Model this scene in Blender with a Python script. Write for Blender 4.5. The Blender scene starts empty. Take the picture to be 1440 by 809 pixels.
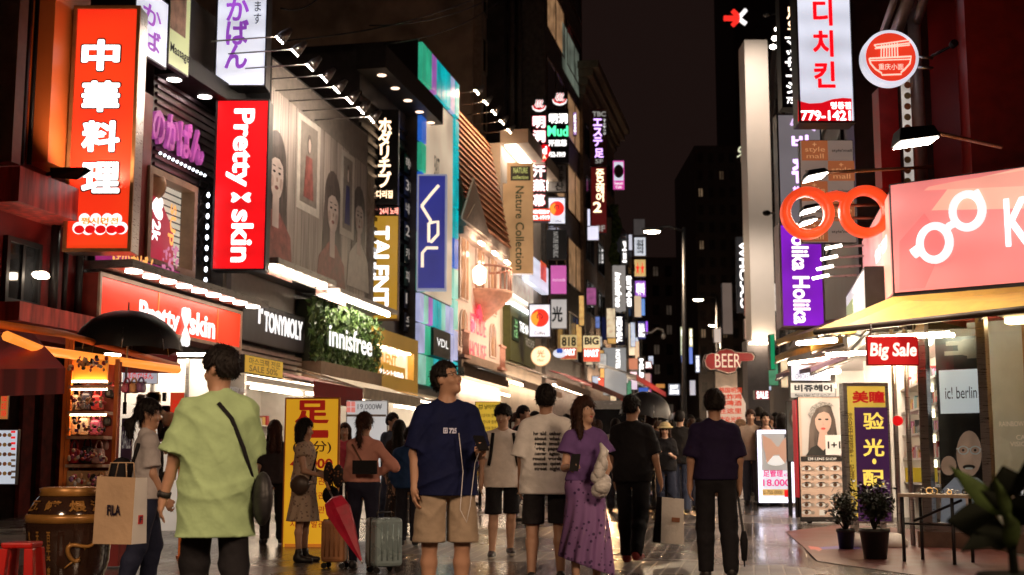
import bpy, math, random
import numpy as np
from mathutils import Vector, Matrix
random.seed(7)
S = bpy.context.scene
COL = S.collection
R = math.radians
F, HC, YH = 1800.0, 1.0, 652.0          # focal length in photo pixels, eye height, horizon row of the photo
TH = math.atan((YH - 404.5) / F)
cd = bpy.data.cameras.new('camera')
cam = bpy.data.objects.new('camera', cd)
COL.objects.link(cam)
cam.location = (0, 0, HC)
cam.rotation_euler = (math.pi / 2 + TH, 0, 0)
cd.sensor_width = 36
cd.lens = F / 1440 * 36
cd.clip_start, cd.clip_end = 0.1, 3000
cd.dof.use_dof = True
cd.dof.focus_distance = 10.5
cd.dof.aperture_fstop = 2.8
S.camera = cam
W_ = bpy.data.worlds.new('World')
S.world = W_
W_.use_nodes = True
bg = W_.node_tree.nodes['Background']
bg.inputs[0].default_value = (0.62, 0.32, 0.27, 1)
bg.inputs[1].default_value = 0.017
S.view_settings.view_transform = 'Standard'
S.view_settings.look = 'None'
S.view_settings.exposure = 0.0
S.view_settings.gamma = 1
S.render.engine = 'CYCLES'
S.cycles.use_denoising = True
S.cycles.max_bounces = 6
S.cycles.diffuse_bounces = 3
S.cycles.glossy_bounces = 3
S.cycles.transmission_bounces = 4
S.cycles.transparent_max_bounces = 6
S.cycles.sample_clamp_indirect = 4.0
S.cycles.caustics_reflective = False
S.cycles.caustics_refractive = False
CT, ST = math.cos(TH), math.sin(TH)
def ray(px, py):
 x, y = (px - 720) / F, (404.5 - py) / F
 return Vector((x, CT - y * ST, y * CT + ST))
def W(px, py, Y):
 d = ray(px, py); t = Y / d.y
 return Vector((d.x * t, Y, HC + d.z * t))
def G(px, py):
 d = ray(px, py); t = -HC / d.z
 return Vector((d.x * t, d.y * t, 0))
def gnd(Y): return .03 * max(0., min(16., Y - 14))      # the street climbs gently, then levels off
def GX(px, Y, up=0):
 return Vector(((px - 720) / F * Y * CT, Y, gnd(Y) if up else 0))
def gs(Y): return F / Y * 1.0
class Fr:
 def __init__(s, o, u, v=(0, 0, 1)):
  s.o, s.u, s.v = Vector(o), Vector(u).normalized(), Vector(v).normalized()
  s.n = s.u.cross(s.v).normalized()
 def p(s, a, b, c=0.0): return s.o + s.u * a + s.v * b + s.n * c
 def uv(s, px, py):
  d = ray(px, py); c = Vector((0, 0, HC))
  t = (s.o - c).dot(s.n) / d.dot(s.n)
  q = c + d * t - s.o
  return q.dot(s.u), q.dot(s.v)
 def off(s, n): return Fr(s.o + s.n * n, s.u, s.v)
 def rect(s, x0, y0, x1, y1, at='c'):
  ym = (y0 + y1) / 2
  xa = {'l': x0, 'r': x1, 'c': (x0 + x1) / 2}[at]
  return s.uv(x0, ym)[0], s.uv(xa, y1)[1], s.uv(x1, ym)[0], s.uv(xa, y0)[1]
def front(Y): return Fr((0, Y, 0), (1, 0, 0))
def wall(pa, Ya, pb, Yb):
 a, b = GX(pa, Ya), GX(pb, Yb)
 return Fr(a, b - a)
def turned(px, Y, deg):
 return Fr(GX(px, Y), (math.cos(R(deg)), math.sin(R(deg)), 0))
MATS = {}
def _nodes(m):
 m.use_nodes = True
 nt = m.node_tree
 return nt, nt.nodes['Principled BSDF']
def pm(name, col, rough=.6, metal=0., var=.18, scale=6., bump=.0, bscale=None, coat=0., spec=.5, stretch=None):
 if name in MATS: return MATS[name]
 m = bpy.data.materials.new(name); MATS[name] = m
 nt, b = _nodes(m)
 N, L = nt.nodes, nt.links
 tc = N.new('ShaderNodeTexCoord'); src = tc.outputs['Object']
 if stretch:
  mp = N.new('ShaderNodeMapping'); mp.inputs['Scale'].default_value = stretch
  L.new(src, mp.inputs[0]); src = mp.outputs[0]
 nz = N.new('ShaderNodeTexNoise'); nz.inputs['Scale'].default_value = scale
 nz.inputs['Detail'].default_value = 5
 L.new(src, nz.inputs['Vector'])
 cr = N.new('ShaderNodeValToRGB'); e = cr.color_ramp.elements
 e[0].position, e[1].position = .3, .7
 e[0].color = tuple(c * (1 - var) for c in col) + (1,)
 e[1].color = tuple(min(1, c * (1 + var)) for c in col) + (1,)
 L.new(nz.outputs[0], cr.inputs[0]); L.new(cr.outputs[0], b.inputs['Base Color'])
 mr = N.new('ShaderNodeMapRange'); mr.inputs[3].default_value = max(.02, rough - .1); mr.inputs[4].default_value = min(1, rough + .1)
 L.new(nz.outputs[0], mr.inputs[0]); L.new(mr.outputs[0], b.inputs['Roughness'])
 b.inputs['Metallic'].default_value = metal
 b.inputs['Coat Weight'].default_value = coat
 b.inputs['Specular IOR Level'].default_value = spec
 if bump:
  n2 = N.new('ShaderNodeTexNoise'); n2.inputs['Scale'].default_value = bscale or scale * 5
  L.new(src, n2.inputs['Vector'])
  bp = N.new('ShaderNodeBump'); bp.inputs['Strength'].default_value = bump; bp.inputs['Distance'].default_value = .02
  L.new(n2.outputs[0], bp.inputs['Height']); L.new(bp.outputs[0], b.inputs['Normal'])
 return m
def em(name, col, k=1., var=.12, scale=1.2, base=None, tube=0.):
 if name in MATS: return MATS[name]
 m = bpy.data.materials.new(name); MATS[name] = m
 nt, b = _nodes(m)
 N, L = nt.nodes, nt.links
 bc = base or tuple(c * .6 for c in col)
 b.inputs['Base Color'].default_value = tuple(bc) + (1,)
 b.inputs['Roughness'].default_value = .35
 b.inputs['Emission Color'].default_value = tuple(col) + (1,)
 if var:
  tc = N.new('ShaderNodeTexCoord')
  nz = N.new('ShaderNodeTexNoise'); nz.inputs['Scale'].default_value = scale
  L.new(tc.outputs['Object'], nz.inputs['Vector'])
  mr = N.new('ShaderNodeMapRange'); mr.inputs[1].default_value = .3; mr.inputs[2].default_value = .7
  mr.inputs[3].default_value = k * (1 - var); mr.inputs[4].default_value = k * (1 + var)
  L.new(nz.outputs[0], mr.inputs[0]); src = mr.outputs[0]
  if tube:        # fluorescent tubes behind the sheet show as soft level bands
   sx = N.new('ShaderNodeSeparateXYZ'); L.new(tc.outputs['Object'], sx.inputs[0])
   q = [N.new('ShaderNodeMath') for _ in range(4)]
   for n_, op, v in zip(q, ('MULTIPLY', 'SINE', 'MULTIPLY_ADD', 'MULTIPLY'), (14, 0, tube, 0)): n_.operation = op; n_.inputs[1].default_value = v
   q[2].inputs[2].default_value = 1; L.new(sx.outputs['Z'], q[0].inputs[0]); L.new(q[0].outputs[0], q[1].inputs[0]); L.new(q[1].outputs[0], q[2].inputs[0]); L.new(q[2].outputs[0], q[3].inputs[0]); L.new(src, q[3].inputs[1]); src = q[3].outputs[0]
  L.new(src, b.inputs['Emission Strength'])
 else:
  b.inputs['Emission Strength'].default_value = k
 return m
def glass(name='clear_glass', tint=(.8, .9, .9), rough=.02, alpha=.22):
 if name in MATS: return MATS[name]
 m = bpy.data.materials.new(name); MATS[name] = m
 nt, b = _nodes(m)
 N, L = nt.nodes, nt.links
 out = N['Material Output']
 t = N.new('ShaderNodeBsdfTransparent'); t.inputs[0].default_value = (*tint, 1)
 g = N.new('ShaderNodeBsdfGlossy'); g.inputs['Roughness'].default_value = rough
 mx = N.new('ShaderNodeMixShader')
 lw = N.new('ShaderNodeLayerWeight'); lw.inputs[0].default_value = .35
 mr = N.new('ShaderNodeMapRange'); mr.inputs[3].default_value = .06; mr.inputs[4].default_value = .8
 L.new(lw.outputs['Fresnel'], mr.inputs[0]); L.new(mr.outputs[0], mx.inputs[0])
 L.new(t.outputs[0], mx.inputs[1]); L.new(g.outputs[0], mx.inputs[2]); L.new(mx.outputs[0], out.inputs[0])
 return m
def nmat(name, build):
 if name in MATS: return MATS[name]
 m = bpy.data.materials.new(name); MATS[name] = m
 nt, b = _nodes(m)
 tc = nt.nodes.new('ShaderNodeTexCoord')
 build(nt.nodes, nt.links, b, tc.outputs['Object'])
 return m
class MB:
 def __init__(s): s.v, s.f, s.m, s.mats, s.sm = [], [], [], [], []
 def mi(s, m):
  if m not in s.mats: s.mats.append(m)
  return s.mats.index(m)
 def add(s, vs, fs, m, smooth=False):
  o = len(s.v); s.v += [tuple(v) for v in vs]; i = s.mi(m)
  for f in fs: s.f.append(tuple(o + k for k in f)); s.m.append(i); s.sm.append(smooth)
  return s
 def hexa(s, c, m):  # 8 corners: bottom 4 (ccw), top 4
  return s.add(c, [(3, 2, 1, 0), (4, 5, 6, 7), (0, 1, 5, 4), (1, 2, 6, 5), (2, 3, 7, 6), (3, 0, 4, 7)], m)
 def box(s, c, d, m, rz=0.):
  c = Vector(c); M = Matrix.Rotation(rz, 3, 'Z'); h = [x / 2 for x in d]
  return s.hexa([c + M @ Vector(q) for q in ((-h[0], -h[1], -h[2]), (h[0], -h[1], -h[2]), (h[0], h[1], -h[2]), (-h[0], h[1], -h[2]),
            (-h[0], -h[1], h[2]), (h[0], -h[1], h[2]), (h[0], h[1], h[2]), (-h[0], h[1], h[2]))], m)
 def fbox(s, fr, u0, v0, u1, v1, n0, n1, m):
  p = fr.p
  return s.hexa([p(u0, v0, n1), p(u1, v0, n1), p(u1, v0, n0), p(u0, v0, n0), p(u0, v1, n1), p(u1, v1, n1), p(u1, v1, n0), p(u0, v1, n0)], m)
 def fquad(s, fr, u0, v0, u1, v1, n, m):
  return s.add([fr.p(u0, v0, n), fr.p(u1, v0, n), fr.p(u1, v1, n), fr.p(u0, v1, n)], [(0, 1, 2, 3)], m)
 def ring_frame(s, fr, u0, v0, u1, v1, w, n0, n1, m):
  s.fbox(fr, u0, v0, u0 + w, v1, n0, n1, m); s.fbox(fr, u1 - w, v0, u1, v1, n0, n1, m)
  s.fbox(fr, u0 + w, v0, u1 - w, v0 + w, n0, n1, m); s.fbox(fr, u0 + w, v1 - w, u1 - w, v1, n0, n1, m)
  return s
 def prism(s, pts, fr, n0, n1, m, smooth=False):
  k = len(pts)
  a = sum(pts[i][0] * pts[(i + 1) % k][1] - pts[(i + 1) % k][0] * pts[i][1] for i in range(k))
  if a < 0: pts = pts[::-1]
  vs = [fr.p(u, v, n0) for u, v in pts] + [fr.p(u, v, n1) for u, v in pts]
  fs = [tuple(range(k))[::-1], tuple(range(k, 2 * k))] + [(i, (i + 1) % k, k + (i + 1) % k, k + i) for i in range(k)]
  return s.add(vs, fs, m, smooth)
 def tube(s, path, r, m, n=8, closed=False, cap=True):
  path = [Vector(p) for p in path]; k = len(path)
  rr = r if isinstance(r, (list, tuple)) else [r] * k
  vs, fs, up = [], [], None
  for i, p in enumerate(path):
   if closed: d = path[(i + 1) % k] - path[i - 1]
   else: d = path[min(i + 1, k - 1)] - path[max(i - 1, 0)]
   d.normalize()
   if up is None: up = Vector((0, 0, 1)) if abs(d.z) < .9 else Vector((1, 0, 0))
   x = d.cross(up)
   if x.length < 1e-4: x = d.orthogonal()
   x.normalize(); up = x.cross(d).normalized()
   for j in range(n):
    a = 2 * math.pi * j / n
    vs.append(p + (x * math.cos(a) + up * math.sin(a)) * rr[i])
  for i in range(k if closed else k - 1):
   for j in range(n):
    a, b = i * n + j, i * n + (j + 1) % n
    c, d = ((i + 1) % k) * n + (j + 1) % n, ((i + 1) % k) * n + j
    fs.append((a, d, c, b))
  s.add(vs, fs, m, True)
  if cap and not closed:
   o = len(s.v) - len(vs)
   i = s.mi(m)
   s.f.append(tuple(o + j for j in range(n))); s.f.append(tuple(o + (k - 1) * n + j for j in reversed(range(n))))
   s.m += [i, i]; s.sm += [False, False]
  return s
 def lathe(s, prof, c, m, n=24, smooth=True):
  c = Vector(c); vs, fs = [], []
  for r_, z in prof:
   for j in range(n):
    a = 2 * math.pi * j / n; vs.append(c + Vector((r_ * math.cos(a), r_ * math.sin(a), z)))
  for i in range(len(prof) - 1):
   for j in range(n):
    fs.append((i * n + j, i * n + (j + 1) % n, (i + 1) * n + (j + 1) % n, (i + 1) * n + j))
  s.add(vs, fs, m, smooth)
  o = len(s.v) - len(vs); i = s.mi(m)
  s.f.append(tuple(o + j for j in reversed(range(n)))); s.f.append(tuple(o + (len(prof) - 1) * n + j for j in range(n)))
  s.m += [i, i]; s.sm += [False, False]
  return s
 def disc(s, fr, u, v, r, n0, n1, m, k=40, ry=None):
  ry = ry or r
  return s.prism([(u + r * math.cos(2 * math.pi * i / k), v + ry * math.sin(2 * math.pi * i / k)) for i in range(k)], fr, n0, n1, m)
 def ell(s, c, r, m, n=14, rz=0., jit=0.):
  c = Vector(c); M = Matrix.Rotation(rz, 3, 'Z'); vs, fs = [], []; k = max(6, n // 2 + 1)
  for i in range(k + 1):
   t = math.pi * i / k
   for j in range(n):
    a = 2 * math.pi * j / n
    q = 1 + random.uniform(-jit, jit)
    vs.append(c + M @ Vector((r[0] * math.sin(t) * math.cos(a) * q, r[1] * math.sin(t) * math.sin(a) * q, -r[2] * math.cos(t) * q)))
  for i in range(k):
   for j in range(n):
    fs.append((i * n + j, i * n + (j + 1) % n, (i + 1) * n + (j + 1) % n, (i + 1) * n + j))
  return s.add(vs, fs, m, True)
 def build(s, name, parent=None, loc=None, bevel=0.):
  me = bpy.data.meshes.new(name)
  off = parent_loc(parent) if parent else Vector(loc or (0, 0, 0))
  me.from_pydata([(v[0] - off.x, v[1] - off.y, v[2] - off.z) for v in s.v], [], s.f)
  for m in s.mats: me.materials.append(m)
  me.polygons.foreach_set('material_index', s.m)
  me.polygons.foreach_set('use_smooth', s.sm)
  me.update()
  o = bpy.data.objects.new(name, me); COL.objects.link(o)
  if parent: o.parent = parent
  else: o.location = off
  if bevel:
   b = o.modifiers.new('bevel', 'BEVEL'); b.width = bevel; b.segments = 2; b.limit_method = 'ANGLE'
  return o
def parent_loc(o):
 l = Vector((0, 0, 0))
 while o: l += o.location; o = o.parent
 return l
def tag(o, label, cat, group=None):
 o['label'] = label; o['category'] = cat
 if group: o['group'] = group
 return o
def struct(o): o['kind'] = 'structure'; return o
def stuff(o): o['kind'] = 'stuff'; return o
def thing(name, label, cat, loc, group=None):
 o = bpy.data.objects.new(name, None); COL.objects.link(o)
 o.location = Vector(loc); o.empty_display_size = .1
 return tag(o, label, cat, group)
def copy_tree(o, parent=None):
 c = o.copy(); COL.objects.link(c); c.parent = parent
 for ch in list(o.children): copy_tree(ch, c)
 return c
TC = {}
def tmesh(s, bold=0., ext=.0, line=1., space=1., align='CENTER', shear=0.):
 key = (s, bold, ext, line, space, align, shear)
 if key in TC: return TC[key]
 c = bpy.data.curves.new('t', 'FONT'); c.body = s; c.size = 1; c.offset = bold; c.extrude = ext
 c.resolution_u = 3; c.align_x = align; c.space_line = line; c.space_character = space; c.shear = shear
 o = bpy.data.objects.new('t', c)
 me = bpy.data.meshes.new_from_object(o)
 v = [tuple(x.co) for x in me.vertices]; f = [tuple(p.vertices) for p in me.polygons]
 bpy.data.objects.remove(o); bpy.data.curves.remove(c); bpy.data.meshes.remove(me)
 TC[key] = (v, f); return TC[key]
def put_text(mb, s, fr, rect, m, n=.004, rot=0, bold=.02, ext=0., keep=False, **k):
 v, f = tmesh(s, min(bold, .012), .05 if ext else 0., **k)
 if not v: return
 if bold > .02:      # heavier stroke: the glyphs struck several times round a small circle
  r_ = bold * .42; c_ = 10 if bold > .06 else 6; k0 = len(v)
  v, f = ([(x + r_ * math.cos(6.2832 * i / c_), y + r_ * math.sin(6.2832 * i / c_), z + i * .0004) for i in range(c_) for x, y, z in v] + v, [tuple(q + i * k0 for q in p) for i in range(c_ + 1) for p in f])
 a = R(rot); ca, sa = round(math.cos(a), 6), round(math.sin(a), 6)
 q = [(x * ca - y * sa, x * sa + y * ca, z) for x, y, z in v]
 x0, x1 = min(p[0] for p in q), max(p[0] for p in q); y0, y1 = min(p[1] for p in q), max(p[1] for p in q)
 sx, sy = (rect[2] - rect[0]) / max(1e-6, x1 - x0), (rect[3] - rect[1]) / max(1e-6, y1 - y0)
 cx, cy = (rect[0] + rect[2]) / 2, (rect[1] + rect[3]) / 2
 if keep: sx = sy = min(sx, sy)
 mx, my = (x0 + x1) / 2, (y0 + y1) / 2
 mb.add([fr.p(cx + (p[0] - mx) * sx, cy + (p[1] - my) * sy, n + (ext * (p[2] / .05 + 1) / 2 if ext else 0)) for p in q], f, m)
def vert(s): return '\n'.join(s)
class Sign:
 def __init__(s, name, label, fr, px, face, case, depth=.16, border=.03, cat='sign', group=None, at='c', proud=.004, lip=None):
  s.fr = fr; s.r = fr.rect(*px, at=at); u0, v0, u1, v1 = s.r; s.at = at
  s.root = thing(name, label, cat, fr.p((u0 + u1) / 2, v0, -depth / 2), group)
  MB().fbox(fr, u0, v0, u1, v1, -depth, 0, case).build('case', s.root, bevel=.006)
  b = border
  s.face = MB().fbox(fr, u0 + b, v0 + b, u1 - b, v1 - b, .0, proud, face).build('face', s.root)
  if lip:
   MB().ring_frame(fr, u0 - .004, v0 - .004, u1 + .004, v1 + .004, b, -.01, lip[1], lip[0]).build('frame', s.root)
  s.n = proud + .003; s.mb = None
 def R(s, x0, y0, x1, y1): return s.fr.rect(x0, y0, x1, y1, at=s.at)
 def text(s, t, px, m, name='lettering', n=None, **k):
  mb = MB(); put_text(mb, t, s.fr, s.R(*px), m, n=n or s.n, **k)
  if mb.v: return mb.build(name, s.face)
 def rtext(s, t, fx, m, name='lettering', n=None, **k):
  u0, v0, u1, v1 = s.r
  rc = (u0 + (u1 - u0) * fx[0], v1 - (v1 - v0) * fx[3], u0 + (u1 - u0) * fx[2], v1 - (v1 - v0) * fx[1])
  mb = MB(); put_text(mb, t, s.fr, rc, m, n=n or s.n, **k)
  if mb.v: return mb.build(name, s.face)
 def panel(s, px, m, name='panel', n=None, h=.003):
  u0, v0, u1, v1 = s.R(*px); n = n or s.n
  return MB().fbox(s.fr, u0, v0, u1, v1, n - .003, n - .003 + h, m).build(name, s.face)
 def part(s, name, fn):
  mb = MB(); fn(mb, s.fr); return mb.build(name, s.root)
# ================================================================ people: smooth-union distance fields turned into one mesh each
def _smin(a, b, k):
 h = np.clip(.5 + .5 * (b - a) / k, 0, 1)
 return b + (a - b) * h - k * h * (1 - h)
class Cap:
 def __init__(s, a, b, ra, rb, sy=1.):
  s.a, s.b, s.ra, s.rb, s.sy = np.array(a, float), np.array(b, float), ra, rb, sy
  r = max(ra, rb); s.lo = np.minimum(s.a, s.b) - r; s.hi = np.maximum(s.a, s.b) + r
 def __call__(s, X, Y, Z):
  d = s.b - s.a; L = max(1e-9, float(d @ d))
  x, y, z = X - s.a[0], Y - s.a[1], Z - s.a[2]
  h = np.clip((x * d[0] + y * d[1] + z * d[2]) / L, 0, 1)
  ex, ey, ez = x - h * d[0], (y - h * d[1]) / s.sy, z - h * d[2]
  return (np.sqrt(ex * ex + ey * ey + ez * ez) - (s.ra + (s.rb - s.ra) * h)) * (s.sy if s.sy < 1 else 1)
class Trim:
 def __init__(s, p, c, d): s.p, s.c, s.d, s.lo, s.hi = p, c, d, p.lo, p.hi
 def __call__(s, X, Y, Z):
  c, d = s.c, s.d
  return np.maximum(s.p(X, Y, Z), (X - c[0]) * d[0] + (Y - c[1]) * d[1] + (Z - c[2]) * d[2])
class Ell:
 def __init__(s, c, r, M=None):
  s.c, s.r = np.array(c, float), np.array(r, float); s.M = np.eye(3) if M is None else np.array(M)
  q = float(s.r.max()); s.lo, s.hi = s.c - q, s.c + q
 def __call__(s, X, Y, Z):
  x, y, z = X - s.c[0], Y - s.c[1], Z - s.c[2]; M = s.M
  a = (M[0, 0] * x + M[1, 0] * y + M[2, 0] * z) / s.r[0]
  b = (M[0, 1] * x + M[1, 1] * y + M[2, 1] * z) / s.r[1]
  c = (M[0, 2] * x + M[1, 2] * y + M[2, 2] * z) / s.r[2]
  k0 = np.sqrt(a * a + b * b + c * c)
  k1 = np.sqrt((a / s.r[0]) ** 2 + (b / s.r[1]) ** 2 + (c / s.r[2]) ** 2) + 1e-9
  return k0 * (k0 - 1) / k1
class Field:
 def __init__(s): s.p = []; s.cuts = []
 def add(s, prim, k=.03): s.p.append((prim, k)); return s
 def sub(s, fn): s.cuts.append(fn); return s
 def bounds(s):
  return np.min([p.lo for p, _ in s.p], 0), np.max([p.hi for p, _ in s.p], 0)
 def at(s, X, Y, Z):
  d = np.full(np.shape(X), 9.)
  for p, k in s.p: d = _smin(d, p(X, Y, Z), k)
  for c in s.cuts: d = c(d, X, Y, Z)
  return d
 def mesh(s, vox):
  lo, hi = s.bounds(); lo = lo - 3 * vox - .02; hi = hi + 3 * vox + .02
  n = np.ceil((hi - lo) / vox).astype(int) + 1
  ax = [lo[i] + vox * np.arange(n[i]) for i in range(3)]
  D = np.full(tuple(n), .5, np.float32)
  for p, k in s.p:
   m = k + 4 * vox + .03
   i0 = np.maximum(0, np.floor((p.lo - m - lo) / vox).astype(int)); i1 = np.minimum(n, np.ceil((p.hi + m - lo) / vox).astype(int) + 1)
   sl = tuple(slice(i0[i], i1[i]) for i in range(3))
   X, Y, Z = np.meshgrid(ax[0][sl[0]], ax[1][sl[1]], ax[2][sl[2]], indexing='ij', sparse=True)
   D[sl] = _smin(D[sl], p(X, Y, Z), k)
  X, Y, Z = np.meshgrid(*ax, indexing='ij', sparse=True)
  for c in s.cuts: D = c(D, X, Y, Z)
  return nets(D, lo, vox)
def nets(D, lo, vox):
 I = D < 0
 n = np.array(D.shape) - 1
 cnt = np.zeros(n, np.int8); corners = []
 for dx in (0, 1):
  for dy in (0, 1):
   for dz in (0, 1):
    cnt += I[dx:n[0] + dx, dy:n[1] + dy, dz:n[2] + dz]; corners.append((dx, dy, dz))
 act = np.argwhere((cnt > 0) & (cnt < 8))
 if len(act) == 0: return np.zeros((0, 3)), []
 val = np.stack([D[act[:, 0] + c[0], act[:, 1] + c[1], act[:, 2] + c[2]] for c in corners], 1)
 P = np.zeros((len(act), 3)); w = np.zeros(len(act))
 for i in range(8):
  for j in range(i + 1, 8):
   ci, cj = np.array(corners[i]), np.array(corners[j])
   if abs(ci - cj).sum() != 1: continue
   a, b = val[:, i], val[:, j]; m = (a < 0) != (b < 0)
   t = np.where(m, a / np.where(m, a - b, 1), 0)
   P += np.where(m[:, None], ci + (cj - ci) * t[:, None], 0); w += m
 P = (act + P / w[:, None]) * vox + lo
 idx = np.full(n, -1, np.int64); idx[tuple(act.T)] = np.arange(len(act))
 F_ = []
 for ax in range(3):
  a, b = [i for i in range(3) if i != ax]
  s0 = [slice(1, n[i]) for i in range(3)]; s0[ax] = slice(0, n[ax])
  s1 = list(s0); s1[ax] = slice(1, n[ax] + 1)
  A, B = I[tuple(s0)], I[tuple(s1)]
  e = np.argwhere(A != B)
  if len(e) == 0: continue
  flip = A[tuple(e.T)]
  off = np.ones(3, int); off[ax] = 0
  g = e + off
  ea, eb = np.eye(3, dtype=int)[a], np.eye(3, dtype=int)[b]
  q = [idx[tuple(x.T)] for x in (g - ea - eb, g - eb, g, g - ea)]
  Q = np.stack(q, 1)
  if ax == 1: flip = ~flip
  Q[~flip] = Q[~flip][:, ::-1]
  F_.append(Q)
 return P, np.concatenate(F_)
def field_obj(name, fld, vox, mats, parent, loc, M, matfn=None):
 P, Q = fld.mesh(vox)
 me = bpy.data.meshes.new(name)
 if len(P):
  me.vertices.add(len(P)); me.vertices.foreach_set('co', P.astype(np.float32).ravel())
  me.loops.add(Q.size); me.loops.foreach_set('vertex_index', Q.ravel().astype(np.int32))
  me.polygons.add(len(Q)); me.polygons.foreach_set('loop_start', np.arange(0, Q.size, 4, dtype=np.int32))
  me.polygons.foreach_set('loop_total', np.full(len(Q), 4, np.int32))
  me.polygons.foreach_set('use_smooth', np.ones(len(Q), bool))
  if matfn is not None: me.polygons.foreach_set('material_index', matfn(P[Q].mean(1)).astype(np.int32))
  me.update(calc_edges=True); me.validate()
 for m in mats: me.materials.append(m)
 o = bpy.data.objects.new(name, me); COL.objects.link(o); o.parent = parent
 return o
SKIN = lambda i=0: pm('skin_%s' % ['light', 'tan', 'deep'][i], [(.52, .31, .21), (.40, .22, .14), (.27, .14, .085)][i], .5, var=.08, scale=14, bump=.03)
def hair_mat(name='black_hair', col=(.010, .007, .006)):
 return pm(name, col, .58, var=.5, scale=30, bump=.5, bscale=60, stretch=(1, 1, .12), spec=.18)
def unit(v): v = np.array(v, float); return v / np.linalg.norm(v)
def rot_head(yaw, pitch, roll=0):
 return np.array((Matrix.Rotation(R(yaw), 3, 'Z') @ Matrix.Rotation(R(pitch), 3, 'X') @ Matrix.Rotation(R(roll), 3, 'Y')))
class Person:
 def __init__(s, label, x, y, h=1.74, face=0, female=False, skin=0, vox=.011, head=(0, 0), armL=None, armR=None, legL=None, legR=None,
    hands=True, lean=0., build=1., group='people walking in the shopping street', show_face=True, fingers=(.5, .5), flat_shoe=True):
  s.h, s.female, s.vox = h, female, vox
  s.k = k = h / 1.75; s.b = build
  w = (.138 if female else .166) * k * build
  s.loc = Vector((x, y, gnd(y))); s.M = Matrix.Rotation(R(face), 3, 'Z')
  s.root = thing('person', label, 'person', s.loc, group); s.root.rotation_euler = (0, 0, R(face))
  armL = armL or ((.16, .02, -1), (.04, .22, -1)); armR = armR or ((.16, .02, -1), (.04, .22, -1))
  legL = legL or ((.03, .0, -1), (.0, -.02, -1)); legR = legR or ((.03, .0, -1), (.0, -.02, -1))
  cv = lambda v, sg: unit((v[0] * sg, -v[1], v[2]))
  J = s.J = {}
  lz = lean
  J['pel'] = np.array((0, 0, .93)) * k
  sh = lambda z: np.array((0, -lz * (z - .93), z)) * k
  J['waist'], J['chest'], J['neck'], J['head'] = sh(1.08), sh(1.30), sh(1.475), sh(1.625)
  for sg, n, arm, leg in ((1, 'L', armL, legL), (-1, 'R', armR, legR)):
   J['sho' + n] = sh(1.385) + np.array((sg * w, 0, 0))
   J['elb' + n] = J['sho' + n] + cv(arm[0], sg) * .285 * k
   J['wri' + n] = J['elb' + n] + cv(arm[1], sg) * .245 * k
   J['hd' + n] = cv(arm[1] if len(arm) < 3 else arm[2], sg)
   J['hip' + n] = J['pel'] + np.array((sg * .088 * k * (1.05 if female else 1), 0, -.02 * k))
   J['kne' + n] = J['hip' + n] + cv(leg[0], sg) * .43 * k
   J['ank' + n] = J['kne' + n] + cv(leg[1], sg) * .41 * k
   J['ft' + n] = unit((sg * .12, -1, -.0 if len(leg) < 3 else leg[2]))
  low = min(J['ankL'][2], J['ankR'][2]) - .075 * k
  for q in J:
   if not q.startswith(('hd', 'ft')): J[q] = J[q] - np.array((0, 0, low))
  s.H = rot_head(*head); s.topz = J['head'][2] + .125 * k
  s.skin = SKIN(skin)
  s.f = Field(); s._body(hands, fingers)
  s.body = field_obj('body', s.f, vox, [s.skin], s.root, s.loc, s.M)
  if show_face: s._face()
 def w(s, p): return s.M @ Vector(p) + s.loc
 def hp(s, x, y, z):
  return s.J['head'] + s.H @ (np.array((x, y, z)) * s.k)
 def torso(s, f, g=0., loose=0.):
  k, J, b = s.k, s.J, s.b
  a = np.array
  if s.female:
   f.add(Cap(J['chest'] - a((.03, 0, .03)) * k, J['chest'] + a((.03, 0, .03)) * k, .118 * k * b + g, .118 * k * b + g, .74))
   f.add(Cap(J['waist'], J['chest'], .112 * k * b + g + loose * .4, .122 * k * b + g + loose * .2, .72), .05)
   for q in (-1, 1): f.add(Cap(J['chest'] + a((q * .062, -.055, .0)) * k, J['chest'] + a((q * .062, -.065, -.01)) * k, .056 * k + g, .052 * k + g), .04)
   f.add(Cap(J['pel'] + a((-.055, 0, .02)) * k, J['pel'] + a((.055, 0, .02)) * k, .118 * k * b + g, .118 * k * b + g, .88), .06)
   f.add(Cap(J['pel'], J['waist'], .145 * k * b + g, .112 * k * b + g + loose * .4, .74), .05)
  else:
   f.add(Cap(J['chest'] - a((.04, 0, .02)) * k, J['chest'] + a((.04, 0, -.02)) * k, .135 * k * b + g, .135 * k * b + g, .76))
   f.add(Cap(J['waist'], J['chest'], .142 * k * b + g + loose * .4, .155 * k * b + g + loose * .2, .70), .05)
   f.add(Cap(J['pel'] + a((-.05, 0, .01)) * k, J['pel'] + a((.05, 0, .01)) * k, .118 * k * b + g, .118 * k * b + g, .86), .06)
   f.add(Cap(J['pel'], J['waist'], .142 * k * b + g, .142 * k * b + g + loose * .4, .74), .05)
  for n in 'LR':
   f.add(Cap(J['neck'] - a((0, -.008, .012)) * k, J['sho' + n] - a((0, 0, .012)) * k, .044 * k + g * .5, .048 * k + g * .9), .04)
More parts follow.
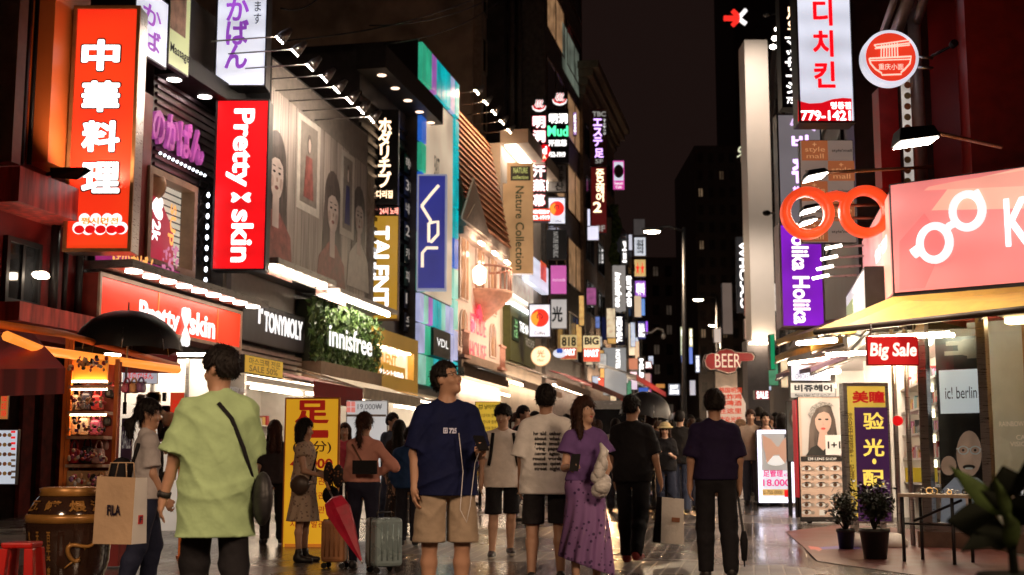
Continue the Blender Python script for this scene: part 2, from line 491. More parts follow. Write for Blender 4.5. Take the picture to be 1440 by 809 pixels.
 def _body(s, hands, fingers):
  f, k, J, vox = s.f, s.k, s.J, s.vox
  fe = .86 if s.female else 1.
  s.torso(f)
  f.add(Cap(J['neck'] - np.array((0, 0, .04)) * k, s.hp(0, .01, -.04), .058 * k * fe, .054 * k * fe), .03)
  for n, sg in (('L', 1), ('R', -1)):
   f.add(Cap(J['sho' + n], J['elb' + n], .053 * k * fe, .040 * k * fe), .035)
   f.add(Cap(J['elb' + n], J['wri' + n], .041 * k * fe, .027 * k * fe), .02)
   f.add(Cap(J['hip' + n], J['kne' + n], .088 * k * s.b, .055 * k * fe), .04)
   kn, an = J['kne' + n], J['ank' + n]
   mid = kn + (an - kn) * .3 + np.array((0, .014 * k, 0))
   f.add(Cap(kn, mid, .052 * k * fe, .056 * k * fe), .02); f.add(Cap(mid, an, .056 * k * fe, .036 * k * fe), .02)
   ft = J['ft' + n]
   f.add(Cap(an - np.array((0, -.02, .035)) * k, an + ft * .15 * k - np.array((0, 0, .047)) * k, .036 * k, .026 * k), .03)
   if hands: s._hand(n, sg, fingers[0 if n == 'L' else 1])
  H = s.H
  f.add(Ell(s.hp(0, .012, .035), np.array((.074, .092, .092)) * k, H), .02)
  f.add(Ell(s.hp(0, -.018, -.03), np.array((.060, .072, .088)) * k, H), .03)
  f.add(Cap(s.hp(0, -.062, -.092), s.hp(0, -.055, -.088), .024 * k, .024 * k), .03)        # chin
  f.add(Cap(s.hp(0, -.088, .012), s.hp(0, -.104, -.028), .009 * k, .015 * k), .014)        # nose
  for q in (-1, 1):
   f.add(Ell(s.hp(q * .076, .012, -.005), np.array((.012, .022, .032)) * k, H), .008)   # ears
   f.add(Ell(s.hp(q * .040, -.058, -.03), np.array((.024, .024, .022)) * k, H), .02)    # cheeks
  e = [s.hp(q * .031, -.096, .014) for q in (-1, 1)]
  kk = k
  def sockets(D, X, Y, Z):
   for c in e:
    d2 = (X - c[0]) ** 2 + (Y - c[1]) ** 2 + (Z - c[2]) ** 2
    D = D + .011 * kk * np.exp(-d2 / (2 * (.017 * kk) ** 2))
   return D
  f.sub(sockets)
 def _hand(s, n, sg, curl):
  f, k, J = s.f, s.k * (.93 if s.female else 1.), s.J
  d = J['hd' + n]; w = J['wri' + n]
  nrm = unit(np.cross(d, (0, 1, 0)) if abs(d[1]) < .8 else np.cross(d, (sg * .3, 0, -1)))   # palm normal roughly sideways
  if nrm[0] * sg > 0: nrm = -nrm                      # palm faces the body
  side = unit(np.cross(nrm, d))                        # across the knuckles
  if side[1] > 0: side = -side                         # thumb side looks forward
  pc = w + d * .052 * k
  f.add(Cap(w, w + d * .03 * k, .025 * k, .027 * k), .015)
  f.add(Cap(w + d * .03 * k + side * .018 * k, w + d * .078 * k + side * .025 * k, .017 * k, .016 * k), .014)
  f.add(Cap(w + d * .03 * k - side * .014 * k, w + d * .074 * k - side * .024 * k, .017 * k, .015 * k), .014)
  f.add(Cap(w + d * .03 * k, w + d * .08 * k, .017 * k, .016 * k), .014)
  for i, (o, L) in enumerate(((.029, .074), (.0095, .084), (-.010, .078), (-.029, .060))):
   b = w + d * (.082 - abs(o) * .25) * k + side * o * k
   a1 = curl * .7; a2 = curl * 1.7
   d1 = d * math.cos(a1) + nrm * math.sin(a1); d2 = d * math.cos(a2) + nrm * math.sin(a2)
   m = b + d1 * L * .5 * k
   f.add(Cap(b, m, .0092 * k, .0085 * k), .006); f.add(Cap(m, m + d2 * L * .5 * k, .0085 * k, .0070 * k), .004)
  t0 = w + d * .025 * k + side * .026 * k; t1 = t0 + (d * .7 + side * .75 + nrm * .25) * .036 * k
  f.add(Cap(t0, t1, .013 * k, .0105 * k), .008); f.add(Cap(t1, t1 + (d * .95 + side * .1 + nrm * .45) * .030 * k, .0105 * k, .008 * k), .004)
  s.J['grip' + n] = w + d * .085 * k + nrm * .018 * k
 def _face(s):
  k = s.k; dark = pm('eye_dark', (.012, .008, .006), .15, var=.1); wh = pm('eye_white', (.6, .56, .52), .2, var=.05)
  lip = pm('lip_red' if s.female else 'lip_plain', (.42, .06, .06) if s.female else (.36, .15, .11), .35, var=.1)
  brow = pm('eyebrow', (.06, .035, .025), .7, var=.2)
  surf = lambda x, z: s._front(x, z)
  for q in (-1, 1):
   mb = MB(); y = surf(q * .031, .012)
   mb.add(*s._orb(s.hp(q * .031, y + .004, .012), (.0125, .007, .0055)), wh, True); mb.add(*s._orb(s.hp(q * .031, y + .0005, .012), (.0062, .006, .0056)), dark, True)
   mb.lbuild('eye', s)
   y = surf(q * .034, .036)
   MB().add(*s._orb(s.hp(q * .034, y + .001, .036), (.018, .005, .0026)), brow, True).lbuild('eyebrow', s)
  y = surf(0, -.062); mb = MB()
  mb.add(*s._orb(s.hp(0, y + .003, -.058), (.023, .007, .0048)), lip, True); mb.add(*s._orb(s.hp(0, y + .003, -.066), (.019, .007, .005)), lip, True)
  mb.lbuild('lips', s)
 def _orb(s, c, r, n=8):
  vs, fs = [], []
  for i in range(6):
   t = math.pi * i / 5
   for j in range(n):
    a = 2 * math.pi * j / n
    q = s.H @ np.array((r[0] * math.sin(t) * math.cos(a), r[1] * math.sin(t) * math.sin(a), -r[2] * math.cos(t))) * s.k
    vs.append(tuple(c + q))
  for i in range(5):
   for j in range(n): fs.append((i * n + j, i * n + (j + 1) % n, (i + 1) * n + (j + 1) % n, (i + 1) * n + j))
  return vs, fs
 def _front(s, x, z):
  ys = np.linspace(-.14, 0, 57)
  P = np.array([s.hp(x, y, z) for y in ys])
  d = s.f.at(P[:, 0], P[:, 1], P[:, 2])
  i = np.argmax(d < 0)
  return ys[i]
 def folds(s, f, amp=.006, fr=1.):
  ws = []
  for i in range(7):
   t = random.uniform(-1.1, 1.1); q = random.uniform(14, 48) * fr
   ws.append((q * math.sin(t), random.uniform(-12, 12), q * math.cos(t) * .8, random.uniform(0, 6.3), random.uniform(4, 9), random.uniform(4, 9), random.uniform(0, 6)))
  def fn(D, X, Y, Z):
   o = 0
   for a, b, c, p, e, g, q in ws:
    o = o + (1 - np.abs(np.sin((X * a + Y * b + Z * c + p) * .5))) ** 3 * (.5 + .5 * np.sin(X * e + Z * g + q))
   return D - amp * (o - .9) * 1.15
  f.sub(fn); return f
 def top(s, name, mat, hem=.80, sleeve=.75, g=.016, loose=.03, neck=.075, flare=0., fold=.005, sl_w=.022, vox=None, mats=None, matfn=None, scoop=.0):
  f = Field(); k, J = s.k, s.J
  s.torso(f, g, loose)
  fe = .86 if s.female else 1.
  for n in 'LR':
   sh_, el, wr = J['sho' + n], J['elb' + n], J['wri' + n]
   if sleeve > 0:
    t = min(1, sleeve); e = sh_ + (el - sh_) * t; d_ = unit(el - sh_)
    c_ = Cap(sh_, e + d_ * .05, .055 * k * fe + g, .048 * k * fe + g + sl_w)
    f.add(Trim(c_, e, d_) if sleeve <= 1 else c_, .03)
   if sleeve > 1:
    w = el + (wr - el) * (sleeve - 1); d_ = unit(wr - el)
    f.add(Trim(Cap(el, w + d_ * .04, .046 * k * fe + g, .032 * k * fe + g), w, d_), .03)
  hz = hem * k
  base = J['pel'] + np.array((0, 0, -.05 * k))
  wide = (.150 if s.female else .160) * k * s.b + g + loose + flare
  f.add(Cap((base[0], base[1], hz + .0), J['waist'] + (0, 0, .06 * k), wide, (.125 if s.female else .145) * k * s.b + g + loose * .7, .72), .05)
  s.folds(f, fold)
  nk = J['neck'] + np.array((0, -.03 * k - scoop * .5, .055 * k - scoop)); nr = neck * k
  def cut(D, X, Y, Z):
   D = np.maximum(D, hz - Z)
   D = np.maximum(D, nr - np.sqrt((X - nk[0]) ** 2 + (Y - nk[1]) ** 2 + (Z - nk[2]) ** 2))
   return D
  f.sub(cut)
  s.shirt = f
  return field_obj(name, f, vox or s.vox, mats or [mat], s.root, s.loc, s.M, matfn)
 def trousers(s, name, mat, cuff=.07, g=.012, wide=.012, waist=1.02, fold=.004, flare=0., vox=None):
  f = Field(); k, J = s.k, s.J
  a = np.array
  f.add(Cap(J['pel'] + a((-.055, 0, .01)) * k, J['pel'] + a((.055, 0, .01)) * k, .120 * k * s.b + g, .120 * k * s.b + g, .88))
  f.add(Cap(J['pel'], J['waist'], (.145 if s.female else .140) * k * s.b + g, (.112 if s.female else .142) * k * s.b + g, .75), .04)
  cz = cuff * k; fe = .88 if s.female else 1.
  for n in 'LR':
   f.add(Cap(J['hip' + n], J['kne' + n], .092 * k * s.b + g, .060 * k * fe + g + wide), .035)
   if cuff < .45:
    kn, an = J['kne' + n], J['ank' + n]; mid = kn + (an - kn) * .3 + np.array((0, .014 * k, 0))
    f.add(Cap(kn, mid, .056 * k * fe + g + wide, .060 * k * fe + g + wide * .6), .025); f.add(Cap(mid, an, .060 * k * fe + g + wide * .6, .042 * k * fe + g + wide + flare), .025)
  s.folds(f, fold)
  wz = J['pel'][2] + (waist - .93) * k
  if cuff >= .5:
   gap = J['kne' + 'L'][2]
  def cut(D, X, Y, Z):
   D = np.maximum(D, Z - wz)
   D = np.maximum(D, cz - Z)
   pz = J['pel'][2] - .13 * k
   xm = .5 * (J['kneL'][0] + J['kneR'][0]) * np.clip((pz - Z) / .3, 0, 1)
   if abs(J['kneL'][0] - J['kneR'][0]) > .1: D = np.maximum(D, np.minimum(.012 - np.abs(X - xm), pz - Z))
   return D
  f.sub(cut)
  return field_obj(name, f, vox or s.vox, [mat], s.root, s.loc, s.M)
 def skirt(s, name, mat, hem=.35, r=.26, waist=1.04, sy=.8, fold=.012, slope=0., vox=None, off=(0, 0)):
  f = Field(); k, J = s.k, s.J
  hz = hem * k; wz = J['pel'][2] + (waist - .93) * k
  p = J['pel']
  f.add(Cap(p + np.array((-.058, 0, .0)) * k, p + np.array((.058, 0, .0)) * k, .132 * k, .132 * k, .88))
  f.add(Cap((p[0], p[1], p[2]), (p[0], p[1], wz + .05), .162 * k, .128 * k, .8), .04)
  f.add(Cap((p[0] + off[0], p[1] + off[1], hz - .0), (p[0], p[1], p[2] + .02), r * k, .165 * k, sy), .03)
  def pleat(D, X, Y, Z):
   an = np.arctan2(Y, X); t = np.clip((p[2] - Z) / (p[2] - hz), 0, 1.2)
   D = D + fold * t * np.sin(an * 11 + 2.2 * np.sin(Z * 7))
   D = np.maximum(D, Z - wz)
   return np.maximum(D, hz + slope * X - Z)
  f.sub(pleat)
  return field_obj(name, f, vox or s.vox, [mat], s.root, s.loc, s.M)
 def shoes(s, mat, sole=None, name='shoe', high=False):
  k, J = s.k, s.J
  for n in 'LR':
   f = Field(); an, ft = J['ank' + n], J['ft' + n]
   he = an - np.array((0, -.025, .04)) * k; to = an + ft * .165 * k - np.array((0, 0, .048)) * k
   f.add(Cap(he, to, .043 * k, .034 * k)); f.add(Cap(he + np.array((0, 0, .035 * k)), he + ft * .08 * k, .040 * k, .04 * k), .03)
   if high: f.add(Cap(an, an + np.array((0, 0, .06)) * k, .045 * k, .047 * k), .02)
   fl = an[2] - .075 * k
   f.sub(lambda D, X, Y, Z, fl=fl: np.maximum(D, fl - Z))
   sw = .022 * k
   field_obj(name, f, min(s.vox, .012), [mat, sole or mat], s.root, s.loc, s.M, (lambda C, fl=fl: (C[:, 2] < fl + .024).astype(int)) if sole else None)
 def hair(s, style='short', mat=None, vol=.018, name='hair', fringe=.055):
  f = Field(); k, H = s.k, s.H; mat = mat or hair_mat()
  f.add(Ell(s.hp(0, .014, .040), np.array((.076 + vol, .094 + vol, .094 + vol)) * k, H), .02)
  f.add(Ell(s.hp(0, .035, .0), np.array((.070 + vol * .8, .078 + vol * .6, .085)) * k, H), .03)
  low = -.055
  nd = lambda x, y, z: np.array(s.hp(x, y, z))
  if style == 'bob':
   for q in (-1, 1): f.add(Cap(nd(q * .072, .015, .03), nd(q * .085, .01, -.13), .035 * k, .036 * k), .03)
   f.add(Cap(nd(-.04, .06, 0), nd(-.045, .05, -.14), .05 * k, .05 * k), .03); f.add(Cap(nd(.04, .06, 0), nd(.045, .05, -.14), .05 * k, .05 * k), .03)
   low = -.3
  if style in ('long', 'verylong'):
   L = -.30 if style == 'long' else -.46
   for q in (-1, 1):
    f.add(Cap(nd(q * .072, .015, .03), nd(q * .082, -.0, -.16), .032 * k, .034 * k), .03)
    f.add(Cap(nd(q * .082, .0, -.16), nd(q * .095, -.02, L + .05), .034 * k, .022 * k), .03)
   f.add(Cap(nd(-.035, .07, 0), nd(-.05, .105, L), .055 * k, .045 * k), .04); f.add(Cap(nd(.035, .07, 0), nd(.05, .105, L), .055 * k, .045 * k), .04)
   low = -.6
  if style == 'tail':
   f.add(Cap(nd(0, .10, .02), nd(0, .135, -.01), .03 * k, .034 * k), .02)
   f.add(Cap(nd(0, .135, -.01), nd(.01, .125, -.17), .036 * k, .030 * k), .03); f.add(Cap(nd(.01, .125, -.17), nd(.0, .11, -.27), .03 * k, .012 * k), .03)
  if style == 'lowtail':
   f.add(Cap(nd(0, .09, -.04), nd(.0, .15, -.10), .035 * k, .048 * k), .03); f.add(Cap(nd(0, .15, -.10), nd(0, .14, -.20), .046 * k, .03 * k), .03)
  fc = nd(0, -.128, -.030); fr_ = .092 * k
  Hi = np.linalg.inv(H); hc = s.J['head']
  ph = random.uniform(0, 6)
  def cut(D, X, Y, Z):
   x, y, z = X - hc[0], Y - hc[1], Z - hc[2]
   lx = (Hi[0, 0] * x + Hi[0, 1] * y + Hi[0, 2] * z) / k; ly = (Hi[1, 0] * x + Hi[1, 1] * y + Hi[1, 2] * z) / k; lz = (Hi[2, 0] * x + Hi[2, 1] * y + Hi[2, 2] * z) / k
   an = np.arctan2(ly, lx)
   D = D + .0045 * np.sin(an * 17 + 9 * np.sin(lz * 22 + ph)) * k + .003 * np.sin(an * 41 + lz * 60) * k
   face = np.minimum(np.minimum(-.045 - ly, fringe + .012 * np.sin(lx * 90 + ph) - lz), .073 - np.abs(lx)) * k
   D = np.maximum(D, face)
   if low > -.2:
    ear = np.minimum(np.minimum(.040 - ly, -.002 + .3 * ly - lz + .018), np.abs(lx) - .058) * k
    D = np.maximum(D, ear)
   nape = (low + .35 * np.maximum(0, .05 - ly) - lz) * k if low > -.2 else (low - lz) * k
   if style in ('tail', 'lowtail'):
    nape = np.where(ly > .11, -1., nape)
   return np.maximum(D, nape)
  f.sub(cut)
  o = field_obj(name, f, min(s.vox, .010) if s.vox < .014 else s.vox, [mat], s.root, s.loc, s.M)
  if s.vox < .013:        # loose strands that break the outline
   me = o.data; n = len(me.vertices); co = np.zeros(n * 3); no = np.zeros(n * 3); me.vertices.foreach_get('co', co); me.vertices.foreach_get('normal', no); co = co.reshape(-1, 3); no = no.reshape(-1, 3)
   mb = MB(); L = {'short': .030, 'bob': .05}.get(style, .065)
   for i in np.random.RandomState(n).choice(n, min(n, 700)):
    p, q = Vector(co[i]), Vector(no[i]); d = Vector((random.gauss(0, .5), random.gauss(0, .5), -1)) if style != 'short' else Vector((random.gauss(0, 1), random.gauss(0, 1), random.gauss(-.2, .7)))
    d = (d - q * d.dot(q)); d = (d.normalized() * 1. + q * random.uniform(.1, .55)).normalized(); w = d.cross(q).normalized() * .0022; l = L * random.uniform(.5, 1.2) * k
    a = p - d * l * .3 - q * .002; m_ = a + d * l * .6 + q * .004; e = m_ + d * l * .5 - Vector((0, 0, .006))
    mb.add([a - w, a + w, m_ + w, m_ - w, e], [(0, 1, 2, 3), (3, 2, 4)], mat, True)
   mb.lbuild('hair_strands', s)
  return o
 def strap_line(s, pts, behind=True, fld=None):
  f = fld or s.shirt; out = []
  ys = np.linspace(.32, -.10, 85) if behind else np.linspace(-.32, .10, 85)
  for x, z in pts:
   d = f.at(np.full(85, x), ys, np.full(85, z)); i = int(np.argmax(d < .004))
   out.append((x, ys[i] if d[i] < .004 else (.0), z))
  return out
def _lbuild(mb, name, pers):
 me = bpy.data.meshes.new(name); me.from_pydata(mb.v, [], mb.f)
 for m in mb.mats: me.materials.append(m)
 me.polygons.foreach_set('material_index', mb.m); me.polygons.foreach_set('use_smooth', mb.sm); me.update()
 o = bpy.data.objects.new(name, me); COL.objects.link(o); o.parent = pers.root; return o
MB.lbuild = _lbuild
def loose(mb, name, label, cat, loc, rz=0., group=None):
 me = bpy.data.meshes.new(name); me.from_pydata(mb.v, [], mb.f)
 for m in mb.mats: me.materials.append(m)
 me.polygons.foreach_set('material_index', mb.m); me.polygons.foreach_set('use_smooth', mb.sm); me.update()
 o = bpy.data.objects.new(name, me); COL.objects.link(o); o.location = loc; o.rotation_euler = (0, 0, rz)
 return tag(o, label, cat, group)
# ================================================================ shared materials
WHT = em('backlit_white', (.80, .82, .95), .86, var=.15, tube=.10)
LWHT = em('lit_letter_white', (1, .97, .95), 1.25, var=.05)
WARM = em('warm_lamp', (1, .72, .42), 16, var=0)
LAMP = em('white_lamp', (1, .80, .58), 26, var=0)
LED = em('led_white', (.85, .9, 1), 9, var=0)
BLK = pm('black_metal', (.012, .011, .012), .45, .3)
DGREY = pm('dark_grey_metal', (.05, .048, .05), .4, .6)
STEEL = pm('brushed_steel', (.45, .43, .42), .3, 1., stretch=(1, 1, 20))
WHITEP = pm('white_paint', (.72, .70, .67), .5, var=.06)
INKB = pm('black_ink', (.015, .012, .012), .6, var=.1)
INKW = em('white_print', (.9, .88, .85), .10, var=.05, base=(.8, .78, .75))
CONC = pm('stained_concrete', (.42, .32, .25), .85, var=.4, scale=.8, bump=.3, bscale=9)
MAROON = pm('maroon_paint', (.20, .012, .010), .5, var=.3, scale=2)
DARKW = pm('dark_cladding', (.075, .062, .058), .5, .2, var=.3, scale=2)
BEIGE = pm('beige_render', (.52, .42, .33), .75, var=.12, scale=1.5, bump=.15)
CREAM = pm('cream_render', (.74, .60, .52), .7, var=.1, scale=1.2, bump=.12)
DGLASS = pm('dark_window_glass', (.012, .013, .015), .06, 0, var=.3, scale=1, spec=.8)
ORANGEP = pm('orange_paint', (.75, .20, .03), .5, var=.12)
GOLD = em('gold_letter', (1, .55, .16), .75, var=.1)
REDACR = em('backlit_red', (1, .006, .010), .82, var=.18, tube=.12)
REDLET = em('red_letter', (.9, .01, .012), .75, var=.08)
WIN_WARM = em('warm_lit_window', (1, .55, .26), .22, var=.5, scale=2)
GLASS = glass()
# ================================================================ ground
def _pave(N, L, b, src):
 mp = N.new('ShaderNodeMapping'); mp.inputs['Rotation'].default_value = (0, 0, R(-79.5)); L.new(src, mp.inputs[0])
 br = N.new('ShaderNodeTexBrick'); br.inputs['Scale'].default_value = 1
 br.offset = .5; br.inputs['Brick Width'].default_value = .42; br.inputs['Row Height'].default_value = .14
 br.inputs['Mortar Size'].default_value = .011; br.inputs['Mortar Smooth'].default_value = .4
 br.inputs['Color1'].default_value = (.115, .098, .088, 1); br.inputs['Color2'].default_value = (.06, .052, .048, 1); br.inputs['Mortar'].default_value = (.27, .225, .19, 1)  # joints paler than the blocks: wet glints put into the mortar colour
 L.new(mp.outputs[0], br.inputs['Vector'])
 nz = N.new('ShaderNodeTexNoise'); nz.inputs['Scale'].default_value = .45; nz.inputs['Detail'].default_value = 6; L.new(src, nz.inputs['Vector'])
 mx = N.new('ShaderNodeMixRGB'); mx.blend_type = 'MULTIPLY'; mx.inputs[0].default_value = .7
 cr = N.new('ShaderNodeValToRGB'); cr.color_ramp.elements[0].position = .3; cr.color_ramp.elements[0].color = (.45, .42, .42, 1); cr.color_ramp.elements[1].position = .7
 L.new(nz.outputs[0], cr.inputs[0]); L.new(br.outputs['Color'], mx.inputs[1]); L.new(cr.outputs[0], mx.inputs[2]); L.new(mx.outputs[0], b.inputs['Base Color'])
 mr = N.new('ShaderNodeMapRange'); mr.inputs[1].default_value = .35; mr.inputs[2].default_value = .65; mr.inputs[3].default_value = .10; mr.inputs[4].default_value = .40
 L.new(nz.outputs[0], mr.inputs[0]); L.new(mr.outputs[0], b.inputs['Roughness'])
 n2 = N.new('ShaderNodeTexNoise'); n2.inputs['Scale'].default_value = 22; L.new(src, n2.inputs['Vector'])
 ad = N.new('ShaderNodeMath'); ad.operation = 'MULTIPLY_ADD'; ad.inputs[1].default_value = .35; L.new(n2.outputs[0], ad.inputs[0])
 iv = N.new('ShaderNodeMath'); iv.operation = 'SUBTRACT'; iv.inputs[0].default_value = 1; L.new(br.outputs['Fac'], iv.inputs[1]); L.new(iv.outputs[0], ad.inputs[2])
 bp = N.new('ShaderNodeBump'); bp.inputs['Strength'].default_value = .8; bp.inputs['Distance'].default_value = .014
 L.new(ad.outputs[0], bp.inputs['Height']); L.new(bp.outputs[0], b.inputs['Normal'])
PAVE = nmat('wet_block_paving', _pave)
yy = [-30, 14] + list(range(15, 31)) + [420]
g = MB().add([(x, y, gnd(y)) for y in yy for x in (-90, 90)], [(2 * i, 2 * i + 1, 2 * i + 3, 2 * i + 2) for i in range(len(yy) - 1)], PAVE).build('street_pavement'); struct(g)
fl = Fr((0, 0, .004), (1, 0, 0), (0, 1, 0))
a, b_ = G(905, 787), G(1000, 789)
o = MB().add([(a.x, a.y, .004), (b_.x, b_.y - .1, .004), (b_.x, b_.y, .004), (a.x, a.y + .1, .004)], [(0, 1, 2, 3)], STEEL).build('drain_channel'); struct(o)
# ================================================================ building helper
LW = Fr((-5.15 - .209 * 12, 14, 0), (.209, 1, 0))
RSL = .176
RW = Fr((4.7 + RSL * 64.5, 80, 0), (-RSL, -1, 0))
class Bld:
 def __init__(s, name, label, fr, px0, px1, ytop, mat, depth=8, n=0., at='l', zb=0., cat='building', zt=None):
  s.fr = f = fr.off(n); s.u0 = f.uv(px0, 640)[0]; s.u1 = f.uv(px1, 640)[0]
  s.zt = zt or f.uv(px0 if at == 'l' else px1, ytop)[1]
  s.root = thing(name, label, cat, f.p((s.u0 + s.u1) / 2, 0, -depth / 2))
  s.depth = depth
  MB().fbox(f, s.u0, zb, s.u1, s.zt, -depth, 0, mat).build('wall', s.root)
 def part(s, name, fn, bevel=0.):
  mb = MB(); fn(mb, s.fr); return mb.build(name, s.root, bevel=bevel)
 def box(s, name, u0, v0, u1, v1, n0, n1, mat):
  return MB().fbox(s.fr, u0, v0, u1, v1, n0, n1, mat).build(name, s.root)
 def pbox(s, name, x0, y0, x1, y1, n0, n1, mat, at='l'):
  r = s.fr.rect(x0, y0, x1, y1, at=at); return MB().fbox(s.fr, *r, n0, n1, mat).build(name, s.root)
 def window(s, u0, v0, u1, v1, fm=DGREY, gm=None, mull=1, n=.0):
  w = (u1 - u0)
  mb = MB().ring_frame(s.fr, u0, v0, u1, v1, min(.07, w * .12), n - .02, n + .06, fm)
  for i in range(1, mull + 1):
   c = u0 + w * i / (mull + 1); mb.fbox(s.fr, c - .03, v0 + .03, c + .03, v1 - .03, n - .02, n + .045, fm)
  o = mb.build('window', s.root)
  MB().fquad(s.fr, u0 + .02, v0 + .02, u1 - .02, v1 - .02, n + .012, gm or DGLASS).build('pane', o)
 def shop(s, h, wallm, lampm_, depth=2.6, u0=None, u1=None, floor=None, goods=True, rows=5):
  lampm = em('shop_tube', (1, .80, .58), 15, var=0); f = s.fr; u0 = s.u0 + .1 if u0 is None else u0; u1 = s.u1 - .1 if u1 is None else u1
  mb = MB()
  mb.fbox(f, u0, .0, u1, h, -depth - .1, -depth, wallm); mb.fbox(f, u0 - .1, 0, u0, h, -depth - .1, -.02, wallm); mb.fbox(f, u1, 0, u1 + .1, h, -depth - .1, -.02, wallm)
  mb.fbox(f, u0, h - .05, u1, h, -depth, -.02, wallm); mb.fbox(f, u0, .0, u1, .05, -depth, -.02, floor or wallm)
  o = mb.build('shop_interior', s.root)
  side = MB(); sg = MB()
  mb = MB()
  for q in (-.35, -depth * .62): mb.fbox(f, u0 + .2, h - .09, u1 - .2, h - .055, q - .03, q + .03, lampm)
  mb.build('ceiling_lamp', o)
  if goods:
   mb = MB(); cols = [pm('goods_%d' % i, c, .4) for i, c in enumerate(((.6, .5, .45), (.5, .05, .06), (.55, .35, .1), (.1, .25, .3), (.65, .6, .6), (.45, .15, .3), (.05, .05, .06)))]
   mb2 = MB()
   for i in range(rows):
    z = .35 + i * (h - .9) / rows
    mb2.fbox(f, u0 + .1, z - .03, u1 - .1, z, -depth + .002, -depth + .32, WHITEP)
    u = u0 + .15
    while u < u1 - .25:
     w = random.uniform(.06, .2); hh = random.uniform(.1, (h - .9) / rows * .8)
     mb.fbox(f, u, z + .001, u + w, z + hh, -depth + .05, -depth + random.uniform(.2, .3), random.choice(cols)); u += w + random.uniform(.01, .05)
   for i in range(rows):       # stock on the far partition too, which faces us
    z = .55 + i * (h - 1.1) / rows; side.fbox(f, u1 - .3, z - .03, u1 - .002, z, -depth + .35, -.25, WHITEP); n = -depth + .4
    while n < -.4:
     w = random.uniform(.06, .2); sg.fbox(f, u1 - .26, z + .001, u1 - .05, z + random.uniform(.1, (h - 1.1) / rows * .8), n, n + w, random.choice(cols)); n += w + random.uniform(.01, .05)
   side.build('side_shelf', o); sg = sg.build('side_merchandise', o); sg['kind'] = 'stuff'
   mb2.build('shelf', o); mg = mb.build('merchandise', o); mg['kind'] = 'stuff'
def pipe(name, label, fr, px, y0, y1, n, r, m, cat='pipe'):
 u, v0 = fr.uv(px, y1); v1 = fr.uv(px, y0)[1]; b = fr.p(u, v0, n)
 o = MB().tube([b, fr.p(u, v1, n)], r, m).build(name, None, b)
 return tag(o, label, cat)
def arm_lamp(fr, u, v, n, L, m=None, rm=None, drop=.0, r=.05, name='sign_spotlight', label='', group=None):
 b = fr.p(u, v, n); t = thing(name, label, 'spotlight', b, group)
 h = fr.p(u, v + drop, n + L)
 MB().tube([b, fr.p(u, v + drop * .3, n + L * .6), h], .014, rm or STEEL, 6).build('arm', t)
 q = MB(); k = r
 back = (fr.n * -.75 - fr.v * .65).normalized()
 q.tube([h - back * k * 2.2, h - back * k * .4, h + back * k], [k * .4, k, k * 1.15], rm or STEEL, 10)
 hd = q.build('lamp_head', t)
 MB().tube([h + back * (k + .002), h + back * (k + .02)], k * 1.0, m or LAMP, 10).build('bulb', hd)
 return t
# ================================================================ left row of buildings
bA = Bld('restaurant_building', 'dark maroon restaurant building at the left edge, with a red canopy beam', LW, -120, 196, -60, MAROON, 6, zb=2.75)
bA.box('ground_wall', bA.u0, 0, bA.u1, 2.75, -6, -1.2, pm('near_black_wall', (.012, .006, .005), .9, var=.5, spec=.03))  # ground wall in a near-black tone, varied at random
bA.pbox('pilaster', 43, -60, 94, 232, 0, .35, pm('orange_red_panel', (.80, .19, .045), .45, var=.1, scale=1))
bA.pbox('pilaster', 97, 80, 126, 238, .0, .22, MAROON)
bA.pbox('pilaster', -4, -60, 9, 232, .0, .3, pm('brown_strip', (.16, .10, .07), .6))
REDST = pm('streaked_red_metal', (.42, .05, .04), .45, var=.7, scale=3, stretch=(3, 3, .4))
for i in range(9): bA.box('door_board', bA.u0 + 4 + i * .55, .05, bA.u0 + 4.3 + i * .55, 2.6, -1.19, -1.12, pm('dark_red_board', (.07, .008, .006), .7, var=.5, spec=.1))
bA.pbox('canopy_beam', -30, 236, 78, 286, 0, .6, REDST)
bA.pbox('lower_beam', -30, 425, 112, 452, 0, .6, REDST)
for x0, x1 in ((2, 52), (112, 150)):
 r = bA.fr.rect(x0, 330, x1, 425, at='l'); bA.window(*r, fm=BLK, mull=1, n=.02)
bA.part('ceiling_lamp', lambda m, f: m.disc(Fr(f.p(*f.uv(35, 388), .25), f.u), 0, 0, .14, -.05, .05, LAMP, ry=.05))
for i, (px, y0, y1, r_) in enumerate(((18, -50, 232, .05), (30, -50, 232, .035), (62, 290, 452, .07), (78, 290, 452, .04), (98, 290, 452, .06))):
 pipe('drain_pipe', ['slim black pipe nearest the left edge above the red canopy beam', 'thin black pipe beside the orange panel, above the red canopy beam', 'thick black pipe below the red canopy beam, nearest the dark window',
  'thin black pipe between two thicker ones under the red canopy beam', 'black pipe directly beside the big red characters sign, low down'][i], bA.fr, px, y0, y1, .12, r_, BLK)
bB = Bld('bag_shop_building', 'dark ribbed bag shop building with purple letters, behind the tall red sign', LW, 196, 306, -60, DARKW, 6, n=-.25, zb=2.9)
f = bB.fr
bB.part('ribbed_cladding', lambda m, f: [m.fbox(f, bB.u0 + .05, z, bB.u1 - .05, z + .06, 0, .05, pm('ribbed_dark_metal', (.09, .06, .07), .35, .6)) for z in np.arange(f.uv(200, 226)[1], f.uv(200, 90)[1], .14)])
r = f.rect(190, 62, 336, 88, at='l')
eave = MB().fbox(f, bB.u0, r[1], bB.u1 + 1.0, r[3], 0, .6, pm('eave_metal', (.012, .010, .010), .6, .1, spec=.15)).build('eave', bB.root)
for px, py in ((245, 112), (288, 136)):
 d = ray(px, py); t = (r[1] - HC) / d.z; p = Vector((0, 0, HC)) + d * t
 MB().lathe([(.13, -.012), (.13, -.002)], p, em('downlight', (1, .85, .8), 7, var=0), 16).build('downlight', eave)
